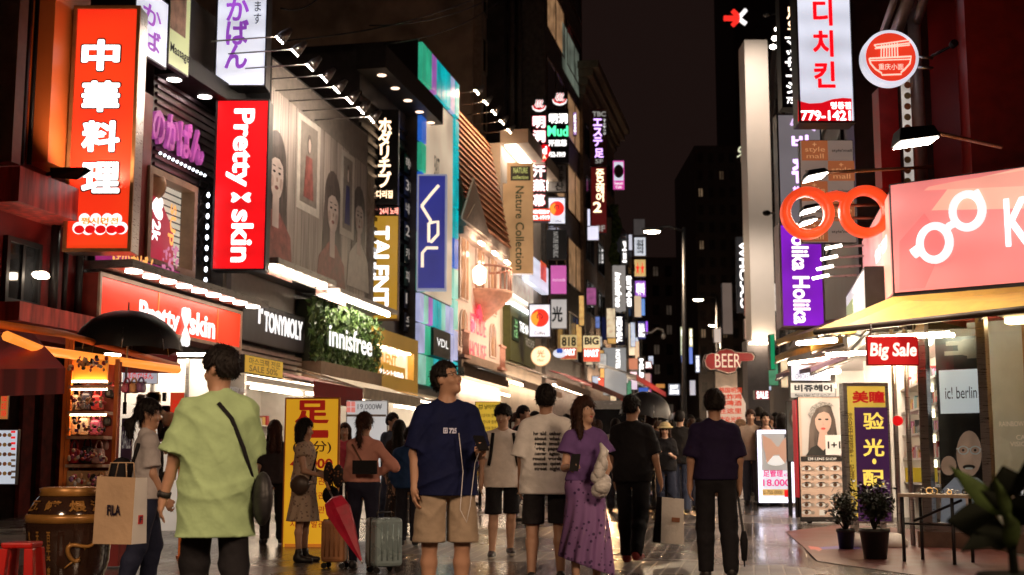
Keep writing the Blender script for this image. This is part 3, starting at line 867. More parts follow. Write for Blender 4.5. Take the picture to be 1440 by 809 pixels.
for nm, lab, px, m, bm in (('banner', 'white banner of mirrored purple characters high on the bag shop', (190, -30, 237, 70), WHT, None), ('banner', 'green and white massage banner high beside the purple character banner', (238, -30, 268, 92), em('pale_green_sheet', (.62, .66, .35), .55), None)):
 fr2 = f.off(.62); s = Sign(nm, lab, fr2, px, m, DGREY, depth=.1, border=.03, at='l', cat='banner')
 if m is WHT:
  s.text(vert('かば'), (200, -2, 227, 64), em('purple_letter', (.45, .12, .55), .6), bold=.03)
 else:
  s.panel((240, -30, 262, 40), pm('massage_photo', (.30, .17, .12), .6, var=.6, scale=4), 'photo'); s.text('Massage', (239, 58, 266, 76), INKB, bold=.03)
LEDS = em('led_bead', (.85, .9, 1), 5, var=0)
sw = thing('display_window', 'lit display window of the bag shop with giant printed snack and beaded lights', 'shop window', f.p(*f.uv(225, 385), 0))
r = f.rect(186, 232, 256, 372, at='l')
MB().ring_frame(f, *r, .12, 0, .3, pm('window_timber', (.35, .24, .15), .5)).build('frame', sw)
MB().fquad(f, *r, .03, em('lit_panelling', (.85, .75, .6), .62)).build('back_panel', sw)
mb = MB()
for i in range(1, 14): v = r[1] + (r[3] - r[1]) * i / 14; mb.fbox(f, r[0] + .12, v, r[2] - .12, v + .02, .032, .045, DGREY)
mb.build('panel_groove', sw)
q = f.rect(188, 268, 231, 372, at='l'); MB().prism([(q[0], q[1]), (q[2], q[1] - .2), (q[2] - .1, q[3] - .5), (q[2] - .55, q[3] - .1), (q[0], q[3])], f, .05, .22, em('printed_crimson', (.5, .02, .05), .55)).build('snack_print', sw)
mb = MB(); put_text(mb, '♥2k', f, f.rect(195, 272, 212, 338, at='l'), LWHT, n=.225, rot=-90, bold=.05); put_text(mb, 'SUp', f, f.rect(220, 285, 231, 345, at='l'), GOLD, n=.225, rot=-90, bold=.03); mb.build('lettering', sw)
MB().ell(f.p(*f.uv(206, 262), .14), (.22, .12, .26), pm('snack_tan', (.6, .35, .2), .5), 16).build('snack_top', sw)
mb = MB()
for i in range(12): mb.ell(f.p(r[0] + .1 + (r[2] - r[0] - .1) * i / 11, r[3] + .22 , .42), (.026, .026, .026), LEDS, 8)
for i in range(10): mb.ell(f.p(r[2] + .22, r[3] - .1 - (r[3] - r[1] + .1) * i / 9, .4), (.03, .03, .05), LEDS, 8)
mb.build('bead_lights', sw)
s = Sign('sign', 'magenta shop sign with gold cursive characters under the display window', f.off(.34), (133, 343, 254, 380), em('magenta_print', (.42, .02, .20), .6, var=.4, scale=2), DGREY, depth=.3, at='l')
s.text('ほのかばん', (158, 345, 220, 372), GOLD, bold=.05)
s.part('dotted_print', lambda m, fr: [m.disc(fr, *fr.uv(random.uniform(228, 250), random.uniform(349, 383)), random.uniform(.02, .05), .004, .009, em('pink_dot', (.8, .3, .5), .5), 8) for i in range(40)])
mb = MB(); put_text(mb, 'ほのかばん', f, f.rect(181, 133, 276, 190, at='l'), em('purple_raised_letters', (.52, .10, .42), .55, var=.5, scale=3), n=.12, bold=.04, ext=.07)
tag(mb.build('sign_letters', None, f.p(*f.uv(235, 190), .1)), 'purple three-dimensional characters mounted on the dark ribbed wall', 'sign')
cb = MB();
for i in range(9):
 u = f.uv(266 + i * 3.6, 300)[0]; z1 = f.uv(280, 250 + random.uniform(0, 25))[1]; z0 = f.uv(280, 360 + random.uniform(0, 20))[1]
 cb.tube([f.p(u + .12 * math.sin(i * 2 + j), z0 + (z1 - z0) * j / 8, .15 + .08 * math.sin(j * 1.3 + i)) for j in range(9)], .02, BLK, 5)
o = tag(cb.build('cable_bundle', None, f.p(*f.uv(280, 370), .1)), 'tangle of black cables hanging between the display window and red sign', 'cables')
for i in range(7):
 pass
bC = Bld('cosmetics_building', 'low grey cosmetics building carrying the wide timber-print billboard', LW, 306, 521, 96, pm('grey_concrete', (.3, .26, .23), .8, var=.3, bump=.2), 5, zb=2.9)
bC.shop(2.9, WHITEP, LAMP, u0=LW.uv(345, 640)[0])
def _planks(N, L, b, src):
 sp = N.new('ShaderNodeVectorMath'); sp.operation = 'DOT_PRODUCT'; sp.inputs[1].default_value = (.2046, .9788, 0); L.new(src, sp.inputs[0])
 sc = N.new('ShaderNodeMath'); sc.operation = 'MULTIPLY'; sc.inputs[1].default_value = 2.4; L.new(sp.outputs['Value'], sc.inputs[0])
 fl_ = N.new('ShaderNodeMath'); fl_.operation = 'FLOOR'; L.new(sc.outputs[0], fl_.inputs[0])
 fr_ = N.new('ShaderNodeMath'); fr_.operation = 'FRACT'; L.new(sc.outputs[0], fr_.inputs[0])
 wn = N.new('ShaderNodeTexWhiteNoise'); wn.noise_dimensions = '1D'; L.new(fl_.outputs[0], wn.inputs['W'])
 mp = N.new('ShaderNodeMapping'); mp.inputs['Scale'].default_value = (9, 9, .5); L.new(src, mp.inputs[0])
 nz = N.new('ShaderNodeTexNoise'); nz.inputs['Scale'].default_value = 1.4; nz.inputs['Detail'].default_value = 8; L.new(mp.outputs[0], nz.inputs['Vector'])
 ad = N.new('ShaderNodeMath'); ad.operation = 'MULTIPLY_ADD'; ad.inputs[1].default_value = .35; L.new(wn.outputs[0], ad.inputs[0]); L.new(nz.outputs[0], ad.inputs[2])
 cr = N.new('ShaderNodeValToRGB'); e = cr.color_ramp.elements; e[0].position = .35; e[0].color = (.20, .16, .14, 1); e[1].position = .95; e[1].color = (.58, .49, .43, 1); L.new(ad.outputs[0], cr.inputs[0])
 lt = N.new('ShaderNodeMath'); lt.operation = 'GREATER_THAN'; lt.inputs[1].default_value = .045; L.new(fr_.outputs[0], lt.inputs[0])
 mx = N.new('ShaderNodeMixRGB'); mx.inputs[1].default_value = (.02, .014, .01, 1); L.new(lt.outputs[0], mx.inputs[0]); L.new(cr.outputs[0], mx.inputs[2])
 L.new(mx.outputs[0], b.inputs['Base Color']); b.inputs['Roughness'].default_value = .38
PLK = nmat('printed_plank_sheet', _planks)
bf = LW.off(.75)
BB = Sign('billboard', 'wide timber-print billboard with women portraits and white picture frames', bf, (378, 76, 517, 382), PLK, DGREY, depth=.5, border=.05, at='l', cat='billboard', proud=.006)
BU0, BV0, BU1, BV1 = BB.r; BWD, BHT = BU1 - BU0, BV1 - BV0
def bb(u, v): return BU0 + BWD * u, BV0 + BHT * v
PSK = pm('printed_skin', (.62, .50, .45), .4, var=.18, scale=2); PHR = pm('printed_hair', (.11, .085, .075), .4, var=.6, scale=4, stretch=(3, 3, .5)); PRD = pm('printed_red', (.30, .10, .085), .4, var=.4); PWH = pm('printed_white', (.62, .56, .50), .4, var=.12); PBL = pm('printed_blue', (.05, .05, .20), .4); PGR = pm('printed_grey', (.26, .22, .19), .4, var=.2)
def el2(cx, cy, rx, ry, k=20, a0=0, a1=2 * math.pi): return [(cx + rx * math.cos(a0 + (a1 - a0) * i / k), cy + ry * math.sin(a0 + (a1 - a0) * i / k)) for i in range(k + (0 if abs(a1 - a0 - 2 * math.pi) < .01 else 1))]
def bbp(m, pts, mat, n): m.prism([bb(*p) for p in pts], bf, n, n + .003, mat)
def portrait(m, cx, cy, k, dress, hh):
 a = BHT / BWD
 E = lambda x, y, rx, ry: el2(cx + x * k * a, cy + y * k, rx * k * a, ry * k)
 bbp(m, E(0, .03, .13, .17), PHR, .009)
 if hh: bbp(m, [(cx - .13 * k * a, cy), (cx + .13 * k * a, cy), (cx + .16 * k * a, cy - .34 * k), (cx - .16 * k * a, cy - .34 * k)], PHR, .008)
 bbp(m, [(cx - .24 * k * a, cy - .52 * k), (cx - .20 * k * a, cy - .30 * k), (cx - .05 * k * a, cy - .2 * k), (cx + .05 * k * a, cy - .2 * k), (cx + .20 * k * a, cy - .30 * k), (cx + .24 * k * a, cy - .52 * k)], dress, .0125)
 bbp(m, [(cx - .04 * k * a, cy - .28 * k), (cx + .04 * k * a, cy - .28 * k), (cx + .04 * k * a, cy - .1 * k), (cx - .04 * k * a, cy - .1 * k)], PSK, .016)
 bbp(m, E(0, -.02, .085, .125), PSK, .0195)
 bbp(m, [(cx - .085 * k * a, cy + .03 * k), (cx - .07 * k * a, cy + .10 * k), (cx, cy + .125 * k), (cx + .07 * k * a, cy + .10 * k), (cx + .085 * k * a, cy + .03 * k), (cx + .03 * k * a, cy + .062 * k), (cx - .03 * k * a, cy + .06 * k)], PHR, .023)
 for q in (-1, 1): bbp(m, E(q * .034, -.01, .016, .006), INKB, .023); bbp(m, E(q * .036, .018, .02, .0035), PHR, .023); bbp(m, E(q * .058, -.06, .02, .03), pm('printed_blush', (.50, .36, .31), .4), .0215)
 bbp(m, E(0, -.085, .022, .010), PRD, .023)
 bbp(m, E(.004, -.045, .008, .012), pm('printed_shade', (.40, .25, .19), .4), .023)
BB.part('frieze', lambda m, f: bbp(m, [(0.01, .86), (.99, .80), (.99, .98), (.01, .98)], PGR, .009))
for i, (cx, cy, k, d, hh) in enumerate(((.06, .48, .95, PRD, True), (.60, .46, .95, PRD, True), (.90, .50, .80, PWH, True))):
 BB.part('portrait_print', lambda m, f: portrait(m, cx, cy, k, d, hh))
for i, (x0, x1, y0, y1, c) in enumerate(((.24, .46, .36, .83, PRD), (.68, .84, .34, .80, PBL))):
 def pic(m, f):
  bbp(m, [(x0, y0), (x1, y0), (x1, y1), (x0, y1)], PWH, .0095)
  a, b = x0 + .03, x1 - .03
  bbp(m, [(a, y0 + .04), (b, y0 + .04), (b, y1 - .03), (a, y1 - .03)], PGR, .013)
  cx = (a + b) / 2; w = (b - a) * .3
  bbp(m, [(cx - w, y0 + .07), (cx + w, y0 + .07), (cx + w * .6, y0 + .28), (cx - w * .6, y0 + .28)], c, .017)
  bbp(m, el2(cx, y0 + .345, w * .38, .05), PHR, .017); bbp(m, el2(cx, y0 + .335, w * .27, .036), PSK, .0205)
 BB.part('picture_frame_print', pic)
for i, (px, py) in enumerate(((399, 51), (420, 69), (441, 90), (461, 106), (478, 122), (496, 137), (512, 151), (527, 164))):
 f2 = LW.off(2.1); u, v = f2.uv(px, py)
 arm_lamp(LW, u, v, .75, 1.35, label='spotlight on a thin arm over the timber billboard, %s from the near end' % ['first', 'second', 'third', 'fourth', 'fifth', 'sixth', 'seventh', 'eighth'][i], group='spotlights over the timber billboard', r=.085, m=em('spot_bulb', (1, .84, .68), 260, var=0))
bD = Bld('ribbed_tower', 'dark ribbed building with round eave lights rising behind the timber billboard', LW, 497, 582, 62, DARKW, 9, n=-.1, zb=2.9)
bD.part('ribs', lambda m, f: [m.fbox(f, bD.u0, z, bD.u1, z + .10, 0, .07, pm('rib_metal', (.045, .037, .035), .35, .5)) for z in np.arange(6, bD.zt - .9, .28)])
bD.box('eave', bD.u0 - .3, bD.zt - .6, bD.u1, bD.zt, 0, .8, pm('eave_brown', (.035, .026, .024), .5))
for i in range(5):
 MB().lathe([(.12, -.012), (.12, -.002)], bD.fr.p(bD.u0 + .3 + i * (bD.u1 - bD.u0 - .6) / 4, bD.zt - .6, .5), em('eave_downlight', (1, .7, .5), 2.5, var=0), 12).build('downlight', bD.root)
bD.part('small_sign_column', lambda m, f: [m.fbox(f, *f.rect(561, y, 576, y + 26, at='l'), .08, .16, [BLK, DGREY][k % 2]) for k, y in enumerate(range(215, 480, 32))])
for t, y in zip(('헤어', '3F', '네일', '2F', '카페', '피부', '1F', '옷'), range(215, 480, 32)): bD.part('small_lettering', lambda m, f: put_text(m, t, f, f.rect(563, y + 5, 574, y + 20, at='l'), em('dim_white', (.8, .7, .6), .35), n=.165))
bD.shop(2.9, WHITEP, LAMP)
bV = Bld('glass_panel_building', 'narrow cosmetics building framed by green, violet and turquoise glass panels', LW, 582, 638, 48, DARKW, 8, n=.25, zb=2.9)
PAN = {k: em('glass_panel_' + k, c, e, var=.35, scale=1.5) for k, c, e in (('green', (.05, .62, .35), .5), ('teal', (.0, .55, .60), .6), ('purple', (.50, .16, .62), .6), ('lav', (.50, .52, .80), .65), ('blue', (.03, .16, .72), .6), ('mint', (.35, .75, .60), .6))}
f = bV.fr; U0, U1 = bV.u0, bV.u1; UW = U1 - U0
zt = bV.zt; zb_ = f.uv(582, 540)[1]
def gl(u0, u1, z0, z1, c):
 o = MB().fbox(f, U0 + UW * u0 + .03, z0 + .03, U0 + UW * u1 - .03, z1 - .03, 0, .12, PAN[c]).build('glass_panel', bV.root)
for i, c in enumerate(('green', 'green', 'purple', 'teal', 'teal', 'teal', 'lav', 'teal')): gl(i / 8, (i + 1) / 8, zt - 1.25, zt - .05, c)
lz = zt - 1.3; zc = f.uv(582, 408)[1]
hh = (lz - zc) / 7
for i, c in enumerate(('green', 'blue', 'green', 'blue', 'blue', 'mint', 'green')): gl(0, .13, lz - hh * (i + 1), lz - hh * i, c)
hh = (lz - zb_) / 9
for i, c in enumerate(('teal', 'teal', 'teal', 'teal', 'blue', 'mint', 'mint', 'lav', 'teal')): gl(.87, 1, lz - hh * (i + 1), lz - hh * i, c)
MB().fbox(f, U0 + UW * .15, zc + .05, U0 + UW * .85, lz - .05, 0, .08, em('lit_display_sheet', (.80, .62, .44), .62, var=.35, scale=.5)).build('display_sheet', bV.root)
mb = MB(); put_text(mb, 'EAST\nFOUNDATION', f, (U0 + UW * .22, lz - 3.3, U0 + UW * .62, lz - 1.8), pm('sheet_grey', (.2, .17, .15)), n=.085); mb.build('display_lettering', bV.root)
h2 = (zc - zb_) / 3
for i, c in enumerate(('lav', 'mint', 'purple', 'teal', 'teal', 'mint', 'lav', 'lav')): gl(i * .87 / 8, (i + 1) * .87 / 8, zc - h2, zc - .02, c)
for i, c in enumerate(('lav', 'green')): gl(i * .14, (i + 1) * .14, zc - 2 * h2, zc - h2, c)
gl(.72, .87, zc - 2 * h2, zc - h2, 'lav')
for i, c in enumerate(('mint', 'green', 'teal', 'teal', 'mint')): gl(i * .87 / 5, (i + 1) * .87 / 5, zb_, zc - 2 * h2, c)
bx = MB().fbox(f, U0 + UW * .28, zc - 2 * h2 + .03, U0 + UW * .72, zc - h2 - .03, 0, .2, BLK).build('shop_sign_box', bV.root)
mb = MB(); put_text(mb, 'VDL', f, (U0 + UW * .36, zc - 2 * h2 + .35, U0 + UW * .66, zc - h2 - .3), LWHT, n=.206, bold=.0); mb.build('lettering', bx)
bV.shop(2.9, WHITEP, LAMP)
bE = Bld('tiled_roof_shop', 'pale pink house-style shop with terracotta tiled roof, arches and balcony', LW, 638, 703, 300, CREAM, 7, n=.1, zb=2.9)
f = bE.fr; U0, U1 = bE.u0, bE.u1; UW = U1 - U0
zr = f.uv(640, 127)[1]
def _tiles(N, L, b, src):
 sx = N.new('ShaderNodeSeparateXYZ'); L.new(src, sx.inputs[0])
 m1 = N.new('ShaderNodeMath'); m1.operation = 'MULTIPLY'; m1.inputs[1].default_value = 2.2; L.new(sx.outputs['Z'], m1.inputs[0])
 fr_ = N.new('ShaderNodeMath'); fr_.operation = 'FRACT'; L.new(m1.outputs[0], fr_.inputs[0])
 wv = N.new('ShaderNodeMath'); wv.operation = 'MULTIPLY'; wv.inputs[1].default_value = 22; L.new(sx.outputs['Y'], wv.inputs[0])
 sn = N.new('ShaderNodeMath'); sn.operation = 'SINE'; L.new(wv.outputs[0], sn.inputs[0])
 ad = N.new('ShaderNodeMath'); ad.operation = 'MULTIPLY_ADD'; ad.inputs[1].default_value = .25; L.new(sn.outputs[0], ad.inputs[0]); L.new(fr_.outputs[0], ad.inputs[2])
 bp = N.new('ShaderNodeBump'); bp.inputs['Strength'].default_value = 1; bp.inputs['Distance'].default_value = .12; bp.invert = True; L.new(ad.outputs[0], bp.inputs['Height']); L.new(bp.outputs[0], b.inputs['Normal'])
 nz = N.new('ShaderNodeTexNoise'); nz.inputs['Scale'].default_value = 5; L.new(src, nz.inputs['Vector'])
 cr = N.new('ShaderNodeValToRGB'); e = cr.color_ramp.elements; e[0].color = (.42, .17, .10, 1); e[1].color = (.62, .30, .18, 1); L.new(nz.outputs[0], cr.inputs[0]); L.new(cr.outputs[0], b.inputs['Base Color']); b.inputs['Roughness'].default_value = .7
TILE = nmat('terracotta_tiles', _tiles)
def roof(m, f):
 A = [f.p(U0, bE.zt, .35), f.p(U1, bE.zt, .35), f.p(U1, zr, -.5), f.p(U0, zr, -.5)]; B = [f.p(U0, bE.zt, -.6), f.p(U1, bE.zt, -.6), f.p(U1, zr, -1.2), f.p(U0, zr, -1.2)]
 m.hexa([A[0], A[1], B[1], B[0], A[3], A[2], B[2], B[3]], TILE)
 k = 17; sl = (zr - bE.zt)
 for i in range(k):      # overlapping courses
  z0 = bE.zt + sl * i / k; n0 = .35 - .85 * i / k; n1 = .35 - .85 * (i + 1) / k
  m.hexa([f.p(U0, z0, n0 + .11), f.p(U1, z0, n0 + .11), f.p(U1, z0, n0 - .05), f.p(U0, z0, n0 - .05), f.p(U0, z0 + sl / k, n1 + .02), f.p(U1, z0 + sl / k, n1 + .02), f.p(U1, z0 + sl / k, n1 - .05), f.p(U0, z0 + sl / k, n1 - .05)], TILE)
bE.part('roof', roof)
PWHT = pm('pale_plaster', (.74, .62, .54), .6, var=.06, bump=.1)
gx = f.uv(674, 300)[0]; gz = f.uv(674, 232)[1]; gb = bE.zt - .35; gw = UW * .34
fg = f.off(.5); G3 = [fg.uv(651, 303), fg.uv(667, 250), fg.uv(690, 338)]
bE.part('gable', lambda m, f: (m.prism([(G3[0][0], gb), G3[0], G3[1], G3[2], (G3[2][0], gb)], f, .44, .50, PWHT), m.prism([(G3[0][0] + .35, gb), (G3[1][0], G3[1][1] - .9), (G3[2][0] - .35, gb)], f, .502, .52, pm('gable_recess', (.80, .70, .62), .6))))
bE.part('cornice', lambda m, f: (m.fbox(f, U0, bE.zt - .4, U1, bE.zt - .05, 0, .38, PWHT), m.fbox(f, U0, bE.zt - .65, U1, bE.zt - .42, 0, .3, PWHT)))
def archwin(cx, z0, w, h, nm='arched_window'):
 pts = [(cx - w / 2, z0), (cx + w / 2, z0)] + el2(cx, z0 + h - w / 2, w / 2, w / 2, 12, 0, math.pi)
 o = MB().prism([(cx + (x - cx) * 1.25, z0 + (z - z0) * 1.06 - .05) for x, z in pts], f, 0, .06, PWHT).build(nm, bE.root)
 MB().prism(pts, f, .062, .075, pm('warm_lit_pane', (.42, .25, .15), .15)).build('pane', o)
 MB().fbox(f, cx - .03, z0, cx + .03, z0 + h, .077, .1, PWHT).build('glazing_bar', o)
ez = lambda y: f.uv(660, y)[1]
for q, y0, h in ((.16, 425, 2.3), (.5, 395, 3.2), (.8, 425, 2.3)): archwin(U0 + UW * q, ez(y0), 1.0, h)
for q in (.16, .8):
 archwin(U0 + UW * q, ez(490), .8, 1.2)
bc = U0 + UW * .52; bz = ez(408)
IRON = pm('pink_ironwork', (.52, .27, .2), .5)
def balc(m, f):
 m.lathe([(.1, -.9), (.75, -.35), (1.05, 0), (1.05, .14)], f.p(bc, bz, .1), pm('balcony_plaster', (.55, .28, .19), .6), 24)
ba = bE.part('balcony', balc)
rl = MB()
for i in range(15):
 a = math.pi * (i / 14) - math.pi / 2; p = f.p(bc, bz + .14, .1) + (f.n * math.cos(a) + f.u * math.sin(a)) * 1.0
 rl.tube([p, p + Vector((0, 0, .8))], .025, IRON, 5)
rl.tube([f.p(bc, bz + .95, .1) + (f.n * math.cos(math.pi * i / 20 - math.pi / 2) + f.u * math.sin(math.pi * i / 20 - math.pi / 2)) * 1.0 for i in range(21)], .045, IRON, 6)
rl.build('railing', ba)
for q in (.08, .9):
 rl = MB(); c_ = U0 + UW * q; z_ = ez(505)
 for i in range(6): rl.tube([f.p(c_ - .4 + i * .16, z_, .25), f.p(c_ - .4 + i * .16, z_ + .75, .25)], .02, IRON, 5)
 rl.fbox(f, c_ - .48, z_ - .1, c_ + .48, z_, .0, .32, IRON); rl.fbox(f, c_ - .45, z_ + .75, c_ + .45, z_ + .82, .2, .3, IRON); rl.build('window_railing', bE.root)
ln = MB().lathe([(.05, 0), (.2, .1), (.24, .5), (.1, .65), (.02, .7)], f.p(U0 + UW * .2, ez(405), .5), em('wall_lantern', (1, .72, .5), 6, var=0), 12).build('wall_lantern', bE.root)
bE.part('fascia', lambda m, f: [m.fbox(f, U0, ez(500) - i * .28 - .26, U1, ez(500) - i * .28, 0, .15 + .09 * i, pm('fascia_brown', (.32, .22, .16), .6)) for i in range(3)])
for i, px in enumerate((655, 664, 674, 683, 692)):
 u = U0 + UW * (.12 + .19 * i)
 arm_lamp(f, u, zr + .15, -.5, 1.1, drop=.1, label='roof spotlight above the terracotta tiles, %s from the near end' % ['first', 'second', 'third', 'fourth', 'fifth'][i], group='spotlights over the tiled roof', r=.10, m=em('roof_spot_bulb', (1, .68, .42), 420, var=0))
mb = MB()
for q in (.2, .5, .8): mb.fbox(f, U0 + UW * q - .3, bE.zt - .80, U0 + UW * q + .3, bE.zt - .72, .52, .62, em('facade_lamp', (1, .74, .52), 22, var=0))
el_ = mb.build('eave_lamp', bE.root)
for q in (.15, .5, .85):
 for v_, up_ in ((bE.zt - .9, -1), (f.uv(640, 480)[1], 1)):
  l_ = bpy.data.lights.new('facade_wash', 'SPOT'); l_.energy = 120; l_.color = (1, .72, .55); l_.spot_size = R(150); l_.spot_blend = .9; l_.shadow_soft_size = .2
  o_ = bpy.data.objects.new('facade_wash', l_); COL.objects.link(o_); o_.parent = el_; o_.location = f.p(U0 + UW * q, v_, 1.5) - bE.root.location; o_.rotation_euler = (f.n * .8 - f.v * up_ * .6).to_track_quat('Z', 'Y').to_euler()
bE.shop(2.9, pm('pink_shop_wall', (.7, .5, .45), .6), LAMP)
mb = MB(); put_text(mb, 'ETUDE\nHOUSE', f, f.rect(656, 440, 679, 505, at='l'), em('pink_red_neon', (1, .05, .10), 1.1, var=0), n=.12, bold=.0, ext=.008)
put_text(mb, '♣', f, f.rect(665, 427, 673, 447, at='l'), em('pink_red_neon', (1, .05, .10), 1.1), n=.12, ext=.05)
tag(mb.build('sign_letters', None, f.p(*f.uv(668, 500), .1)), 'glowing red letters on the pale pink house-style shop wall', 'sign')
bN = Bld('beige_shop_building', 'beige shop building with bright white soffit beside the long wooden blade sign', LW, 703, 762, 200, BEIGE, 7, n=.0, zb=2.9)
f = bN.fr; U0, U1 = bN.u0, bN.u1
bN.box('soffit_canopy', U0, bN.zt - .05, U1, bN.zt + .5, 0, 1.1, BEIGE)
bN.part('soffit_lamp', lambda m, f: m.fbox(f, U0 + .2, bN.zt - .12, U1 - .2, bN.zt - .06, .15, .6, em('soffit_lamp_glow', (1, .92, .8), 14, var=0)))
bN.shop(2.9, WHITEP, LAMP)
bN.pbox('timber_sign_board', 713, 385, 742, 413, .0, .25, em('whitewashed_board', (.8, .66, .52), .5, var=.4, scale=3))
gs_ = MB().fbox(f, *f.rect(707, 428, 743, 506, at='l'), 0, .3, pm('olive_board', (.09, .10, .03), .5)).build('olive_sign', bN.root)
mb = MB(); put_text(mb, 'THE NATURE', f, f.rect(720, 452, 741, 466, at='l'), LWHT, n=.31, bold=.03); put_text(mb, 'FACE SHOP', f, f.rect(729, 475, 741, 486, at='l'), INKW, n=.31); mb.fbox(f, *f.rect(709, 445, 718, 478, at='l'), .30, .34, pm('dark_green', (.01, .03, .012))); put_text(mb, '자연', f, f.rect(711, 448, 716, 474, at='l'), em('green_glow', (.3, .7, .3), .7), n=.345, rot=-90)
mb.build('lettering', gs_)
MB().fbox(f, *f.rect(709, 426, 741, 429, at='l'), .02, .4, LED).build('lamp_strip', gs_)
def tower(name, label, fr, px0, px1, ztop, mat, n=0., depth=9, rows=5, cols=3, z0=6., litp=.06, zb=2.9, shoplamp=LAMP, fm=DGREY, shopw=WHITEP, wfrac=.62):
 b = Bld(name, label, fr, px0, px1, 0, mat, depth, n=n, zb=zb, zt=ztop)
 dz = (ztop - z0 - .6) / max(1, rows); du = (b.u1 - b.u0) / cols
 for i in range(rows):
  for j in range(cols):
   u, z = b.u0 + du * (j + .5), z0 + dz * i
   lit = random.random() < litp
   b.window(u - du * wfrac / 2, z + .3, u + du * wfrac / 2, z + dz * .72, fm=fm, gm=WIN_WARM if lit else None, mull=1)
 b.box('parapet', b.u0 - .05, ztop, b.u1 + .05, ztop + .45, -depth, .18, mat)
 if zb: b.shop(zb, shopw, shoplamp, rows=4)
 return b
tK = tower('concrete_building', 'tall stained concrete building with a blank side wall above the shop roofs', LW, 662, 708, 24, CONC, n=-2.2, depth=16, rows=4, cols=2, z0=12.5, zb=0, fm=pm('pale_frame', (.3, .25, .2)))
for i, q in enumerate((.06, .5, .95)): tK.box('pilaster', tK.u0 + (tK.u1 - tK.u0) * q - .2, 11, tK.u0 + (tK.u1 - tK.u0) * q + .2, 24, 0, .35, pm('pale_pilaster', (.30, .22, .17), .8, var=.25))
tL = tower('dark_clad_building', 'dark corrugated building with long drain pipes behind the sauna signs', LW, 708, 768, 25, DARKW, n=-1.4, depth=9, rows=4, cols=3, z0=12, zb=0)
for i, px in enumerate((713, 724)):
 pipe('drain_pipe', ['tall brown drain pipe on the dark corrugated building, nearer one', 'tall brown drain pipe on the dark corrugated building, farther one'][i], tL.fr, px, -40, 205, .2, .13, pm('brown_pipe', (.11, .08, .06), .5))
tM = tower('glazed_building', 'tall building with big glazed bays beyond the sauna signs', LW, 768, 823, 30, pm('grey_brown_wall', (.17, .14, .12), .7, var=.3), n=-.2, depth=9, rows=6, cols=2, z0=6, litp=.45, fm=pm('bronze_frame', (.16, .09, .05), .4, .6), wfrac=.86)
tM.part('lit_bay', lambda m, f: m.fquad(f, *f.rect(790, 30, 813, 95, at='l'), .03, em('greenish_lit_window', (.30, .36, .28), .28, var=.6, scale=.9)))
tO = tower('corniced_building', 'old building with a heavy projecting cornice against the night sky', LW, 823, 868, 21.5, pm('brown_stone', (.24, .17, .13), .8, var=.3), n=.0, depth=12, rows=5, cols=3, z0=6, litp=.05)
tO.part('cornice', lambda m, f: [m.fbox(f, tO.u0 - .3 - .22 * i, 21.95 + .42 * i, tO.u1 + .5, 22.35 + .42 * i, -12, .35 + .32 * i, pm('cornice_stone', (.20, .14, .10), .8)) for i in range(3)])
tP = tower('narrow_building', 'narrow dark building with steeply receding front past the old cornice', LW, 868, 892, 16, DARKW, n=.3, depth=9, rows=4, cols=3, z0=5, litp=.1)
tQ = tower('distant_building', 'last dark building of the left row before the far crossing', LW, 892, 905, 15, pm('dark_stone', (.05, .04, .04), .8), n=.0, depth=9, rows=3, cols=2, z0=5, litp=.1)
# ================================================================ blocks closing the far end
fe = front(125)
def far(name, label, px0, px1, ytop, Y, mat, rows, cols, lit, litm=None, wf=.5):
 f = front(Y); b = Bld(name, label, f, px0, px1, ytop, mat, 14)
 dz = (b.zt - 4) / rows; du = (b.u1 - b.u0) / cols
 for i in range(rows):
  for j in range(cols):
   u, z = b.u0 + du * (j + .5), 4 + dz * i
   b.window(u - du * wf / 2, z, u + du * wf / 2, z + dz * .55, fm=DGREY, gm=(litm or WIN_WARM) if random.random() < lit else pm('far_pane', (.05, .045, .045), .3), mull=1)
 return b
FARM = pm('far_dark_concrete', (.22, .18, .165), .85, var=.2, scale=.4)
far('office_block', 'broad dark office block closing the far end of the street', 880, 990, 362, 135, FARM, 9, 6, .22, em('dim_far_window', (.8, .6, .45), .035, var=.6))
far('office_block', 'taller dark office block to the right of the far street lamps', 985, 1062, 205, 112, pm('far_black_stone', (.09, .075, .07), .6), 16, 5, .12, em('dim_far_window2', (.9, .6, .35), .10, var=.8))
far('tower_block', 'tallest dark tower behind the red arrow sign', 1046, 1140, -140, 150, pm('far_tower', (.06, .048, .048), .7), 14, 4, .0)
# ================================================================ signs of the left row
CAS = pm('sign_case', (.035, .032, .034), .4, .4)
OUTL = pm('sign_outline', (.10, .01, .012), .5)
def _cgrad(N, L, b, src):
 nz = N.new('ShaderNodeTexNoise'); nz.inputs['Scale'].default_value = .35; L.new(src, nz.inputs['Vector'])
 cr = N.new('ShaderNodeValToRGB'); e = cr.color_ramp.elements; e[0].position = .35; e[0].color = (.95, .012, .008, 1); e[1].position = .65; e[1].color = (.98, .09, .012, 1)
 L.new(nz.outputs[0], cr.inputs[0]); L.new(cr.outputs[0], b.inputs['Emission Color']); b.inputs['Emission Strength'].default_value = .85
 b.inputs['Base Color'].default_value = (.75, .03, .015, 1); b.inputs['Roughness'].default_value = .3
CH = Sign('sign', 'tall orange-red box sign with four chunky white Chinese characters', front(18), (97, 9, 191, 354), nmat('backlit_orange_red', _cgrad), STEEL, depth=.38, border=.05, lip=(pm('gilt_edge', (.55, .28, .12), .35, .7), .03), group=None)
for i, c in enumerate('中華料理'):
 y0 = 56 + i * 58 - (2 if i > 1 else 0)
 CH.text(c, (113, y0 - 2, 171, y0 + 46), OUTL, 'letter_outline', n=.008, bold=.12)
 CH.text(c, (115, y0, 169, y0 + 44), LWHT, 'lettering', n=.014, bold=.075)
